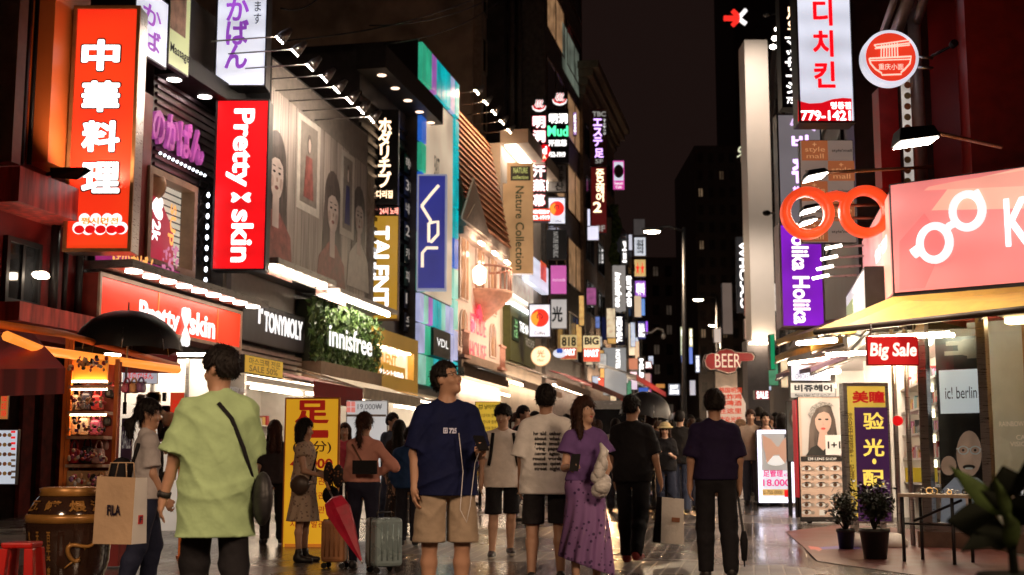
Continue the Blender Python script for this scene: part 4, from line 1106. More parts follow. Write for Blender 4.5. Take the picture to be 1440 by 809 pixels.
def blob(m, f, y, s=1.):
 for dx, dy, r in ((-30, 0, 9), (-17, 1, 9), (0, 1, 9), (17, 1, 9), (30, 0, 9), (-22, -13, 8), (-6, -13, 8), (10, -13, 8), (23, -13, 8)):
  u, v = f.uv(141 + dx, y + dy); m.disc(f, u, v, r / 100 * s, .008, .011, LWHT, 18)
CH.part('emblem', lambda m, f: blob(m, f, 321))
CH.text('쩡시먼전', (114, 306, 167, 316), em('gold_print', (.85, .42, .03), .7), 'lettering', n=.016, bold=.05)
CH.part('emblem_blobs', lambda m, f: [m.disc(f, *f.uv(x, 323), .075, .0125, .016, REDLET, 16, ry=.06) for x in (112, 127, 142, 157, 169)])
fl_ = thing('floodlight', 'black floodlight on a bracket shining up at the tall red characters sign', 'floodlight', W(86, 246, 17.2))
MB().tube([W(60, 247, 18.6), W(86, 240, 17.4)], .03, BLK).build('bracket', fl_)
fh = MB().add([W(70, 236, 17.3), W(120, 235, 17.0), W(129, 240, 17.0), W(108, 253, 16.9), W(72, 250, 17.2), W(74, 238, 17.9), W(118, 236, 17.7), W(112, 252, 17.6)], [(0, 1, 2, 3, 4), (0, 5, 6, 1), (1, 6, 7, 2), (4, 3, 7, 5), (3, 2, 7), (0, 4, 5)], BLK).build('lamp_head', fl_)
ld = bpy.data.lights.new('flood_lamp', 'SPOT'); ld.energy = 160; ld.color = (1, .62, .38); ld.spot_size = R(100); ld.shadow_soft_size = .12
lo = bpy.data.objects.new('flood_lamp', ld); COL.objects.link(lo); lo.parent = fl_; lo.location = Vector(W(112, 232, 17.2)) - fl_.location
lo.rotation_euler = (Vector(W(112, 232, 17.2)) - Vector(W(142, 190, 18))).to_track_quat('Z', 'Y').to_euler()
s = Sign('sign', 'dim dark red box sign with gold emblem at the far left edge', front(18), (-40, 291, 38, 354), pm('unlit_red', (.20, .012, .010), .4), CAS, depth=.2, border=.03)
s.part('emblem', lambda m, f: [m.disc(f, *f.uv(x, y), .08, .008, .011, INKW, 16) for x, y in ((-20, 323), (-4, 323), (10, 323), (23, 323), (-10, 313), (4, 313), (14, 313))])
s.text('시먼동', (-14, 307, 20, 317), GOLD, bold=.05, n=.015)
s.part('emblem_blobs', lambda m, f: [m.disc(f, *f.uv(x, 325), .06, .012, .016, REDLET, 14) for x in (-18, -4, 10, 22)])
s = Sign('sign', 'white backlit blade sign with purple characters, above the red blade sign', front(23.4), (304, -60, 376, 122), WHT, CAS, depth=.45, border=.03, lip=(CAS, .03))
s.text(vert('かばん'), (317, -4, 350, 97), em('purple_letter2', (.40, .10, .58), .65, var=.35), bold=.045, line=.86)
s.text(vert('います'), (357, -14, 368, 34), INKB, bold=.01)
s = Sign('sign', 'bright red blade sign with white rounded lettering running downwards', front(23.4), (301, 140, 376, 380), REDACR, CAS, depth=.4, border=.03, lip=(CAS, .03))
s.text('Pretty', (319, 153, 357, 263), LWHT, rot=-90, bold=.045, shear=0)
def xheart(m, f):
 u, v = f.uv(339, 278); a = f.uv(325, 278)[0] - u; k = abs(a)
 for q in (-1, 1):
  m.prism([(u, v)] + [(u + q * k * (.16 + .95 * t_) , v + k * .52 * z_) for t_, z_ in ((.3, -.75), (.62, -1.05), (.9, -.8), (.78, -.12), (.72, 0), (.78, .12), (.9, .8), (.62, 1.05), (.3, .75))], f, .008, .012, LWHT)
s.part('heart_emblem', xheart)
s.text('skin', (325, 295, 356, 369), LWHT, rot=-90, bold=.045)
ps = LW.off(.35)
s = Sign('shop_sign', 'long glowing red shop sign with white lettering under a row of round lamps', ps, (138, 382, 340, 452), em('backlit_red_orange', (.95, .045, .012), .85, var=.5, scale=.6), pm('dull_red_case', (.25, .03, .02), .5), depth=.5, border=.06, at='l', lip=(pm('cream_trim', (.5, .35, .25), .5), .03), cat='shop sign')
s.text('Pretty', (195, 421, 252, 464), LWHT, bold=.045, ext=.006); s.text('skin', (266, 437, 302, 470), LWHT, bold=.045, ext=.006)
def xh(m, f):
 u, v = f.uv(259, 460); k = .16
 for q in (-1, 1): m.prism([(u, v)] + [(u + k * x, v + q * k * y) for x, y in ((-.9, 1.2), (-.8, 1.9), (-.35, 2.1), (0, 1.7), (.35, 2.1), (.8, 1.9), (.9, 1.2))], f, .01, .05, LWHT)
s.part('heart_emblem', xh)
s.part('panel_seam', lambda m, f: [m.fbox(f, f.uv(x, 440)[0] - .015, s.r[1] + .06, f.uv(x, 440)[0] + .015, s.r[3] - .06, .005, .012, pm('seam_gold', (.8, .4, .1), .4)) for x in (222, 306)])
up = MB().fbox(ps, s.r[0], s.r[3] + .05, s.r[2], s.r[3] + .18, -.4, .55, STEEL).build('lamp_rail', s.root)
RL = em('round_sign_lamp', (1, .80, .66), 18, var=0)
for i in range(9):
 u = s.r[0] + .35 + i * (s.r[2] - s.r[0] - .7) / 8
 MB().lathe([(.13, -.02), (.13, 0)], ps.p(u, s.r[3] + .048, .38), RL, 14).build('round_lamp', up)
s = Sign('shop_sign', 'charcoal shop sign with haloed white capitals under bright white tubes', ps, (341, 420, 429, 478), pm('charcoal_panel', (.10, .10, .11), .45, .2), DGREY, depth=.3, border=.02, at='l', cat='shop sign')
s.text('TONYMOLY', (371, 437, 425, 466), LWHT, bold=.045, ext=.006); s.text("I'", (363, 430, 369, 455), LWHT, bold=.045, ext=.006)
for i in range(7): s.part('round_lamp', lambda m, f: m.lathe([(.13, -.02), (.13, .02)], f.p(s.r[0] + .2 + i * (s.r[2] - s.r[0] - .4) / 6, s.r[3] + .62, .42), LAMP, 12))
s.part('lamp_hood', lambda m, f: (m.fbox(f, s.r[0], s.r[3] + .66, s.r[2], s.r[3] + .78, -.3, .7, STEEL), m.fbox(f, s.r[0], s.r[3] + .02, s.r[2], s.r[3] + .66, -.35, -.25, WHITEP)))
s.part('vent_panel', lambda m, f: [m.fbox(f, s.r[0], s.r[1] - .16 - i * .11, s.r[2], s.r[1] - .09 - i * .11, -.25, -.05, pm('beige_slat', (.42, .36, .3), .6)) for i in range(5)])
def leafwall(m, fr, u0, v0, u1, v1, n0, n1, cnt, size, mats, mask=None):
 for i in range(cnt):
  u, v = random.uniform(u0, u1), random.uniform(v0, v1)
  if mask and not mask((u - u0) / (u1 - u0), (v - v0) / (v1 - v0)): continue
  n = random.uniform(n0, n1); c = fr.p(u, v, n); a = random.uniform(0, 6.28); k = size * random.uniform(.6, 1.3)
  d = (fr.u * math.cos(a) + fr.v * math.sin(a) + fr.n * random.uniform(-.6, .6)).normalized(); w = d.cross(fr.n + fr.u * random.uniform(-.7, .7)).normalized()
  m.add([c - d * k, c + w * k * .45 + fr.n * k * .15, c + d * k, c - w * k * .45 + fr.n * k * .15], [(0, 1, 2, 3)], random.choice(mats))
LEAF = [pm('leaf_%d' % i, c, .5, var=.3) for i, c in enumerate(((.06, .12, .025), (.10, .18, .04), (.035, .08, .02), (.14, .22, .07)))]
lw = thing('living_wall', 'green living wall of leaves with white lettering above an awning', 'plant wall', ps.p(*ps.uv(474, 540), 0))
r = ps.rect(431, 420, 519, 508, at='l')
MB().fbox(ps, *r, -.25, .1, pm('soil_backing', (.03, .035, .02), .9)).build('backing', lw)
mb = MB(); bl = [(random.uniform(r[0], r[2]), random.uniform(r[1], r[3]), random.uniform(.25, .6)) for i in range(60)]
leafwall(mb, ps, r[0], r[1], r[2] - .3, r[3], .1, .18, 5200, .10, LEAF)
for u, v, k in bl: leafwall(mb, ps, u - k, max(r[1], v - k), u + k, min(r[3], v + k), .15, .30, 90, .10, LEAF)
mb.build('leaves', lw)
mb = MB(); put_text(mb, 'innisfree', ps, ps.rect(443, 455, 505, 487, at='l'), LWHT, n=.33, bold=.02, ext=.006); mb.build('lettering', lw)
mb = MB(); mb.fbox(ps, r[0], r[3] + .12, r[2], r[3] + .22, -.1, .75, STEEL); mb.build('lamp_hood', lw)
mb = MB(); mb.fbox(ps, r[0] + .1, r[3] + .07, r[2] - .1, r[3] + .115, .5, .56, em('wall_wash_tube', (1, .86, .68), 75, var=0)); mb.build('lamp_tube', lw)
MB().fbox(ps, r[0], r[1] - .45, r[2], r[1], -.2, .35, pm('timber_trough', (.22, .14, .09), .7)).build('trough', lw)
s = Sign('sign', 'black blade sign with glowing cream brush characters, beside the timber billboard', front(33.6), (516, 154, 560, 288), BLK, CAS, depth=.35, border=.02)
CG = em('cream_glow', (1, .80, .58), 1.25, var=.05)
s.text(vert('ホダリチブ'), (531, 166, 551, 264), CG, bold=.06, line=.82)
s.text('K-POP LIVE', (521, 219, 527, 260), em('dull_red_letter', (.6, .08, .05), .5), rot=-90, bold=.02)
s.text('오다리집', (521, 268, 552, 279), CG, bold=.04)
s = Sign('sign', 'small black strip of glowing red and cream lettering over the mustard sign', front(33.7), (520, 290, 561, 303), BLK, CAS, depth=.3, border=.01)
s.text('24시 노래', (534, 292, 560, 302), em('pinkish_letter', (1, .5, .4), 1), bold=.04)
s = Sign('sign', 'mustard blade sign with heavy white serif capitals running downwards', front(33.6), (517, 303, 560, 449), em('mustard_acrylic', (.52, .27, .02), .72, var=.1), pm('mustard_case', (.4, .2, .03), .5), depth=.4, border=.02)
s.text('TALENT', (524, 318, 547, 431), LWHT, rot=-90, bold=.06)
s.part('letter_serif', lambda m, f: [m.fbox(f, *f.rect(x0, y0, x1, y1), .008, .011, LWHT) for x0, y0, x1, y1 in ((524, 318, 527, 321), (543, 318, 547, 322), (524, 325, 528, 330), (524, 338, 526, 347), (524, 352, 526, 360), (524, 375, 526, 383))])
pt = LW.off(.62)
t = thing('shop_sign', 'mustard yellow portal frame sign with golden letters and lit white back', 'shop sign', pt.p(*pt.uv(555, 545), -.4))
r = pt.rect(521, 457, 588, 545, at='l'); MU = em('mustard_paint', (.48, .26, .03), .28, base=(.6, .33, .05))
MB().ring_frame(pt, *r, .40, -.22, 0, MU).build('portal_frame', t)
MB().fquad(pt, r[0] + .3, r[1] + .3, r[2] - .3, r[3] - .3, -.18, em('lit_cream_back', (1, .80, .52), .85, var=.3)).build('back_panel', t)
mb = MB(); put_text(mb, 'TALENT', pt, pt.rect(534, 492, 566, 508, at='l'), em('golden_letter', (.75, .38, .06), .7), n=-.16, bold=.03, ext=.01); mb.build('lettering', t)
bx = MB().fbox(pt, *pt.rect(530, 508, 571, 533, at='l'), -.17, -.02, em('ochre_sign', (.62, .30, .03), .7)).build('name_board', t)
mb = MB(); put_text(mb, 'タレント化粧品', pt, pt.rect(534, 517, 568, 525, at='l'), LWHT, n=-.012, bold=.03); mb.build('lettering', bx)
for i in range(5): MB().lathe([(.09, -.02), (.09, 0)], pt.p(r[0] + .7 + i * (r[2] - r[0] - 1.4) / 4, r[3] - .42, -.1), LAMP, 12).build('downlight', t)
s = Sign('sign', 'indigo blade sign with tall white linked monogram and pale border', front(35.7), (586, 245, 628, 408), em('indigo_acrylic', (.045, .05, .32), .62, var=.3, scale=.8), em('pale_rim', (.45, .45, .6), .5), depth=.35, border=.05)
def mono(m, f):
 P = lambda *q: [f.p(*f.uv(x, y), .02) for x, y in q]
 m.tube(P((593, 290), (605, 275), (617, 261)), .045, CG, 6); m.tube(P((593, 290), (601, 303), (606, 311)), .045, CG, 6)
 m.tube(P((603, 314), (616, 312), (616, 330), (606, 341), (603, 341), (603, 314)), .045, CG, 6); m.tube(P((616, 349), (600, 349), (594, 356), (594, 376)), .045, CG, 6)
s.part('monogram', mono)
s2 = thing('sign', 'pink oval hanging sign with scrolled iron bracket on the pale pink shop', 'sign', W(652, 470, 43.5))
f = front(43.5); u, v = f.uv(651, 458)
MB().disc(f, u, v, .40, -.08, .0, em('pink_oval', (.85, .35, .45), .8), 32, ry=.31).build('oval_board', s2)
MB().disc(f, u, v, .44, -.09, -.01, em('pale_pink_rim', (1, .7, .72), .9), 32, ry=.35).build('oval_rim', s2)
mb = MB(); put_text(mb, 'ETUDE\nHOUSE', f, (u - .28, v - .15, u + .28, v + .15), LWHT, n=.01, bold=.02); mb.build('lettering', s2)
MB().tube([f.p(u - .4 + .5 * t_, v + .55 + .13 * math.sin(t_ * 9), -.04) for t_ in np.linspace(0, 1.2, 20)], .03, DGREY, 6).build('bracket', s2)
s = Sign('sign', 'long beige blade sign with dark green lettering running downwards', front(48), (707, 258, 750, 355), em('warm_beige_face', (.50, .30, .14), .50, var=.3), pm('beige_case', (.45, .3, .18), .5), depth=.4, border=.02)
r = s.fr.rect(715, 352, 750, 385); MB().fbox(s.fr, *r, -.38, .002, em('warm_beige_face', (.5, .3, .14))).build('lower_face', s.root)
r = s.fr.rect(713, 229, 750, 260); MB().fbox(s.fr, *r, -.38, .002, em('warm_beige_face', (.5, .3, .14))).build('upper_face', s.root)
s.text('Nature Collection', (725, 262, 737, 380), pm('deep_green_letter', (.02, .045, .015)), rot=-90, bold=.015, n=.012)
s.part('crest_board', lambda m, f: m.fbox(f, *f.rect(718, 234, 746, 254), .003, .02, pm('dark_brown', (.02, .018, .01))))
s.text('NATURE', (722, 236, 742, 244), em('pale_green_print', (.5, .6, .2), .6), n=.025, bold=.02); s.text('collection', (721, 247, 743, 252), em('pale_green_print', (.5, .6, .2)), n=.025)
def steam(m, f, cx, cy, k):
 E = lambda x, y: f.p(*f.uv(cx + x * k, cy + y * k), .03)
 for dx in (-4, 0, 4): m.tube([E(dx + 1.3 * math.sin(j * 1.6), -12 + j * 2.2) for j in range(6)], .05 * k, LWHT, 6); m.tube([E(dx + 1.3 * math.sin(j * 1.6), -12 + j * 2.2) - Vector((0, .03, 0)) for j in range(6)], .022 * k, REDLET, 6)
 m.tube([E(-9, -3), E(-8, 1), E(-4, 3.5), E(0, 4), E(4, 3.5), E(8, 1), E(9, -3)], .07 * k, LWHT, 6)
 m.tube([E(-9, -3) - Vector((0, .06, 0)), E(-7, 1) - Vector((0, .06, 0)), E(0, 3.2) - Vector((0, .06, 0)), E(7, 1) - Vector((0, .06, 0)), E(9, -3) - Vector((0, .06, 0))], .045 * k, REDLET, 6)
s = Sign('sign', 'vertical sauna sign of glowing white characters topped by a red steam symbol', front(52), (747, 160, 769, 311), BLK, CAS, depth=.4, border=.02)
s.part('steam_symbol', lambda m, f: steam(m, f, 758, 152, .9))
PG = em('pink_glow_edge', (.9, .25, .3), .8)
for c, y in zip('明洞汗蒸幕', (163, 183, 232, 252, 273)):
 s.text(c, (748.5, y, 767.5, y + 18), PG, 'letter_outline', n=.01, bold=.07); s.text(c, (749.5, y + 1, 766.5, y + 17), LWHT, n=.02, bold=.04)
s2 = Sign('sign', 'vertical sauna sign with dark rows and green lettering, behind the steam-topped one', front(55), (770, 153, 800, 229), BLK, CAS, depth=.4, border=.02)
s2.part('steam_symbol', lambda m, f: steam(m, f, 787, 143, .95))
s2.panel((771, 156, 799, 176), DGREY); s2.text('明洞', (772, 160, 798, 174), LWHT, n=.02, bold=.05)
s2.text('Mud', (770, 177, 799, 192), em('mint_neon', (.15, .9, .5), 1.0), bold=.05); s2.panel((771, 196, 799, 207), DGREY); s2.text('汗蒸幕', (771, 197, 797, 206), LWHT, n=.02, bold=.05); s2.text('752-1919', (771, 214, 795, 221), LWHT, bold=.05)
hb = thing('sign', 'red heart-shaped sauna sign with white lettering', 'sign', W(758, 228, 51.3)); f = front(51.3)
MB().prism([f.uv(x, y) for x, y in ((742, 214), (745, 207), (752, 204), (758, 208), (764, 203), (771, 204), (774, 211), (771, 220), (766, 227), (758, 226), (748, 227), (743, 222))], f, -.15, 0, REDACR).build('heart_board', hb)
mb = MB(); put_text(mb, 'Mud', f, f.rect(746, 206, 769, 217), LWHT, n=.01, bold=.06); put_text(mb, 'SAUNA', f, f.rect(746, 218, 768, 224), CG, n=.01, bold=.04); mb.build('lettering', hb)
s = Sign('sign', 'orange-red phone number sign at the foot of the sauna sign', front(51.6), (745, 293, 774, 311), em('orange_red_acrylic', (.9, .06, .02), .85), CAS, depth=.3, border=.015)
s.text('豫約電話3F', (746, 295, 773, 301), LWHT, bold=.03); s.text('752-1919', (746, 303, 773, 309), LWHT, bold=.03)
s = Sign('sign', 'grey estate agent sign with black Korean lettering behind the sauna sign', front(55.2), (770, 231, 796, 270), pm('grey_sign_face', (.18, .16, .15), .5), CAS, depth=.3, border=.02)
s.text(vert('부동산'), (780, 233, 793, 268), INKB, bold=.04); s.text(vert('인터컵'), (772, 236, 777, 256), INKB)
def sunbox(label, Y, px, group=None):
 s = Sign('sign', label, front(Y), px, WHT, CAS, depth=.3, border=.05, lip=(CAS, .04))
 x0, y0, x1, y1 = px; w, h = x1 - x0, y1 - y0; cx, cy = x0 + w * .5, y0 + h * .42
 u, v = s.fr.uv(cx, cy); rr = (s.r[2] - s.r[0]) * .40
 s.part('sun_disc', lambda m, f: m.disc(f, u, v, rr, .008, .012, em('sun_red', (.95, .03, .015), .9), 28))
 s.part('sun_segment', lambda m, f: m.prism([(u - rr * .95, v + rr * .3)] + [(u + rr * math.cos(a), v + rr * math.sin(a)) for a in np.linspace(2.8, 4.3, 9)] + [(u - rr * .1, v - rr * .3), (u - rr * .25, v + rr * .75)], f, .013, .016, em('sun_orange', (.9, .32, .03), .8)))
 s.part('swirl', lambda m, f: m.tube([f.p(u + rr * .3 * math.cos(a), v + rr * .15 + rr * .3 * math.sin(a), .018) for a in np.linspace(-1, 4, 12)], rr * .07, em('sun_dark', (.25, .02, .02), .3), 6))
 s.rtext('Coffee', (.25, .82, .75, .92), PGR, bold=.01)
 return s
sunbox('upper white box sign with a red sun disc, under the estate agent sign', 55, (770, 277, 796, 316))
sunbox('lower white box sign with a red sun disc, above the round paper lantern', 50, (743, 427, 775, 475))
s = Sign('sign', 'black blade sign with small white capitals running downwards', front(56), (768, 323, 797, 365), BLK, CAS, depth=.3, border=.02); s.text('NATURE REPUBLIC', (778, 326, 785, 362), INKW, rot=-90, bold=.03)
s = Sign('sign', 'plain magenta pink square blade sign', front(56), (774, 373, 797, 414), em('magenta_acrylic', (.62, .12, .42), .75), CAS, depth=.3, border=.02); s.text('mamonde', (777, 391, 795, 396), em('pale_pink_letter', (.9, .5, .75), .8))
s = Sign('sign', 'grey-white square blade sign with one black brush character', front(55), (775, 421, 797, 462), em('grey_white', (.5, .47, .45), .75), CAS, depth=.3, border=.01); s.text('光', (776, 431, 791, 453), INKB, bold=.05)
rl = thing('sign', 'round cream paper-lantern sign with a gold character', 'sign', W(760, 516, 49)); f = front(49); u, v = f.uv(760.5, 501)
MB().disc(f, u, v, .36, -.12, 0, em('lantern_cream', (1, .82, .55), .95), 36).build('disc', rl); MB().disc(f, u, v, .39, -.13, -.01, em('lantern_rim', (.7, .4, .15), .6), 36).build('rim', rl)
mb = MB(); put_text(mb, '光', f, (u - .15, v - .05, u + .15, v + .24), em('dull_gold', (.5, .25, .05), .5), n=.008, bold=.02); put_text(mb, 'Hair', f, (u - .13, v - .2, u + .13, v - .1), em('dull_gold', (.5, .25, .05), .5), n=.008); mb.build('lettering', rl)
fcb = MB().fbox(LW.off(.5), *LW.off(.5).rect(744, 356, 771, 395, at='l'), -.3, 0, WHT).build('sign', None, LW.p(*LW.uv(757, 415), .3)); tag(fcb, 'white facade light box with red food photo beside the wooden blade sign', 'sign')
MB().fbox(LW.off(.5), *LW.off(.5).rect(760, 366, 768, 392, at='l'), .003, .012, em('food_red', (.75, .10, .03), .8, var=.6, scale=3)).build('food_photo', fcb)
s = Sign('sign', 'yellow and red mart sign, smaller faded copy to the left', front(60), (788, 471, 812, 506), em('pale_yellow', (.85, .62, .28), .6), CAS, depth=.2, border=.01); s.text('818', (790, 474, 810, 487), INKB, bold=.05); s.panel((789, 489, 811, 505), em('dull_red_half', (.8, .12, .05), .5)); s.text('MART', (791, 491, 809, 500), LWHT, n=.02, bold=.03)
s = Sign('sign', 'bright yellow and red mart sign with bold black and white words', front(62), (820, 472, 844, 509), em('bright_yellow', (.95, .72, .38), .9), CAS, depth=.25, border=.01); s.text('BIG', (822, 474, 842, 485), INKB, bold=.07); s.panel((820.5, 490, 843.5, 508.5), em('mart_red', (.95, .09, .04), .9)); s.text('MART', (822, 492, 842, 502), LWHT, n=.02, bold=.05)
tf = thing('sign', 'small white sign with blue three-leaf emblem over the shop awnings', 'sign', W(787, 503, 58)); f = front(58); u, v = f.uv(787, 497)
MB().disc(f, u, v, .30, -.1, 0, WHT, 24, ry=.2).build('board', tf)
mb = MB()
for a in (60, 90, 120): mb.disc(f, u + .14 * math.cos(R(a)), v + .02 + .10 * math.sin(R(a)), .07, .005, .01, em('blue_print', (.03, .1, .5), .7), 14, ry=.11)
mb.build('emblem', tf)
s = Sign('sign', 'tall dark brown sign with violet and white characters, above the maroon sign', front(69), (830, 153, 854, 233), pm('plum_brown', (.09, .03, .035), .5), CAS, depth=.4, border=.02)
s.text('TBC', (833, 157, 852, 164), INKW, bold=.05); VIO = em('violet_glow', (.80, .55, 1), 1.1)
s.text(vert('エステ'), (834, 167, 847, 206), VIO, bold=.06, line=.9); s.text('足', (836, 209, 849, 222), VIO, bold=.05); s.text('5F', (837, 224, 848, 230), INKW, bold=.04); s.text(vert('マッサージ'), (848, 168, 852, 190), LWHT)
s = Sign('sign', 'tall maroon sign with cream Korean lettering and a big number two', front(69), (831, 235, 853, 328), em('deep_maroon', (.14, .008, .008), .5), CAS, depth=.4, border=.02)
s.text(vert('준오헤어'), (838, 238, 850, 284), CG, bold=.04, line=.85); s.text('2', (834, 284, 846, 299), CG, bold=.04); s.text('3F', (839, 317, 851, 326), INKW, bold=.05)
s = Sign('sign', 'small magenta and white cafe sign hung out against the night sky', front(76), (862, 226, 878, 267), em('magenta_cafe', (.82, .10, .45), .8), CAS, depth=.25, border=.01); s.panel((863.5, 228, 876.5, 254), WHT); s.text('Sweet\nCafe', (864, 256, 876, 265), LWHT); s.part('sketch_print', lambda m, f: m.disc(f, *f.uv(870, 241), .3, .012, .015, pm('sketch_grey', (.25, .2, .18)), 16, ry=.42))
s = Sign('sign', 'tall pale grey blade sign with white italic lettering running downwards', front(75), (861, 373, 880, 438), em('pale_grey_face', (.40, .36, .33), .6), CAS, depth=.35, border=.015); s.text('innisfree', (865, 383, 874, 432), LWHT, rot=-90, bold=.03, shear=.2)
s = Sign('sign', 'dark navy blade sign with white capitals running downwards', front(77), (863, 441, 879, 486), pm('navy_face', (.012, .014, .07), .4), CAS, depth=.3, border=.015); s.text('MEDIHEAL', (867, 446, 875, 482), LWHT, rot=-90, bold=.05)
s = Sign('sign', 'black blade sign with white blocky Korean lettering beside the pale grey blade', front(81), (879, 385, 890, 433), BLK, CAS, depth=.3, border=.01); s.text(vert('칼국수집'), (880.5, 388, 888.5, 431), LWHT, bold=.04, line=.85)
s = Sign('sign', 'pale silvery hotel sign standing tall under the navy blade', front(74), (848, 489, 881, 556), em('silver_face', (.42, .42, .42), .55), CAS, depth=.3, border=.015); s.text('HOTEL', (866, 492, 872, 520), LWHT, rot=-90, bold=.03)
iv = thing('ivy_column', 'climbing ivy lit on a pale pillar above the pale grey blade sign', 'ivy', GX(862, 73)); f = front(73)
MB().fbox(f, *f.rect(851, 305, 861, 440), -.5, -.2, pm('pale_pillar', (.35, .3, .26), .7)).build('pillar', iv)
mb = MB(); r = f.rect(857, 290, 873, 372); leafwall(mb, f, *r, -.2, .35, 1500, .12, LEAF, mask=lambda a, b: abs(a - .5 + .15 * math.sin(b * 7)) < .28 + .1 * math.sin(b * 13)); mb.build('leaves', iv)
ROWF = [((892, 334, 908, 360), 92, (.75, .78, .85), .9, '성형외과', 'k', 'small white sign with black lettering high in the far left row'), ((892, 365, 908, 389), 93, (.9, .6, .22), .75, '★ ★', 'r', 'small amber sign with red stars in the far left row'),
  ((893, 395, 908, 418), 94, (.45, .15, .75), .9, '피부과', 'w', 'small violet sign with white lettering in the far left row'), ((892, 416, 902, 446), 88, (.85, .62, .4), .8, '', '', 'small cream light box in the far left row'), ((898, 420, 907, 444), 91, (.2, .4, .9), .8, '', '', 'small blue light box beside the cream light box'),
  ((897, 452, 908, 477), 90, (.05, .05, .22), .7, 'BANILA', 'w', 'small navy sign with white letters in the far left row'), ((884, 455, 893, 500), 86, (.9, .72, .5), .95, '', '', 'tall cream light box low in the far left row'), ((893, 480, 899, 520), 88, (.9, .6, .38), .8, '', '', 'narrow peach light box low in the far left row'),
  ((897, 502, 907, 535), 84, (.01, .01, .012), .5, 'MLB', 'wv', 'black sign with white bold capitals running downwards, far left row'), ((884, 504, 897, 520), 82, (.32, .14, .10), .5, '', '', 'square brown sign in the far left row'), ((886, 523, 896, 548), 83, (.75, .6, .75), .9, '', '', 'pale lilac light box low in the far left row'),
  ((907, 508, 917, 519), 90, (.25, .05, .06), .5, 'SPA', 'w', 'small dark red sign with white letters in the far left row'), ((906, 525, 915, 545), 90, (.6, .35, .32), .6, '', '', 'dusty pink sign low in the far left row'), ((891, 308, 907, 331), 95, (.10, .085, .08), .5, '', '', 'blank grey board topmost in the far left row'),
  ((908, 452, 911, 470), 95, (.35, .1, .8), 1.5, '', '', 'violet neon strip at the end of the left row'), ((898, 545, 912, 556), 85, (.05, .12, .5), .8, '', '', 'small blue light box above the far crowd'), ((826, 294, 830, 318), 66, (.8, .8, 1), 1.1, '', '', 'white strip light beside the maroon sign'), ((826, 318, 842, 338), 67, (.85, .83, 1), 1, '', '', 'white lilac light box under the maroon sign'),
  ((806, 158, 811, 190), 60, (.55, .3, .7), .8, '안마', 'wv', 'narrow violet sign on the glazed building'), ((846, 446, 866, 478), 76, (.012, .014, .06), .5, '', '', 'plain navy board left of the navy blade sign'),
  ((873, 336, 883, 372), 82, (.06, .06, .055), .5, '커피', 'wv', 'dark board with white Korean letters beside the ivy'), ((884, 330, 889, 352), 86, (.7, .7, .8), .9, '', '', 'thin white light box beside the dark boards')]
INKR = em('small_red_letter', (.8, .05, .03), .7)
for i, (px, Y, c, k, t, tc, lab) in enumerate(ROWF):
 s = Sign('sign', lab, front(Y), px, em('small_sign_%d' % i, c, k, base=c), CAS, depth=.3, border=.015, group='small signs far along the left row')
 if t: s.rtext(vert(t) if tc == 'k' else t, (.12, .12, .88, .88) if tc != 'wv' else (.2, .08, .8, .92), {'k': INKB, 'w': LWHT, 'r': INKR}[tc[0]], rot=-90 if tc == 'wv' else 0, bold=.05)
TSC = [em('tiny_sign_%d' % i, c, k, var=.5, scale=4) for i, (c, k) in enumerate((((.9, .7, .45), .8), ((.7, .75, .9), .8), ((.8, .1, .06), .6), ((.9, .5, .15), .7), ((.2, .3, .75), .6), ((.85, .8, .75), .5), ((.45, .1, .3), .6), ((.1, .35, .2), .5)))]
random.seed(4)
for i in range(46):
 lft = i % 5 < 3; Y = random.uniform(62, 98) if lft else random.uniform(45, 100); x0 = (LW.uv(720, 640)[0] * 0 + (-5.15 + .209 * (Y - 26)) + random.uniform(.1, .9)) if lft else (4.7 + RSL * (Y - 15.5) - random.uniform(.3, 1.2))
 w, h, z = random.uniform(.25, .6), random.uniform(.4, 1.8), random.uniform(2.9, 9); f = front(Y)
 o = MB().fbox(f, x0, z, x0 + w, z + h, -.2, 0, CAS).build('sign', None, (x0 + w / 2, Y, z)); tag(o, 'tiny lit sign box among many crowded deep in the street', 'sign', 'tiny sign boxes deep in the street')
 MB().fbox(f, x0 + .03, z + .03, x0 + w - .03, z + h - .03, 0, .004, random.choice(TSC)).build('face', o)
for i, (x0, y0, Y0, x1, y1, Y1, lab) in enumerate(((395, 58, 27, 690, -12, 44, 'thin black wire sagging in front of the concrete wall, lowest one'), (540, 62, 33, 700, 4, 46, 'thin black wire in front of the concrete wall, beside a second strand'), (520, 36, 33, 700, -8, 46, 'thin black wire in front of the concrete wall, upper strand'), (395, 12, 26, 470, -30, 30, 'short black wire near the white blade sign top'))):
 a, b = W(x0, y0, Y0), W(x1, y1, Y1)
 o = MB().tube([a.lerp(b, t_) - Vector((0, 0, 1.2 * t_ * (1 - t_))) for t_ in np.linspace(0, 1, 14)], .02, BLK, 5).build('overhead_wire', None, a); tag(o, lab, 'wire')
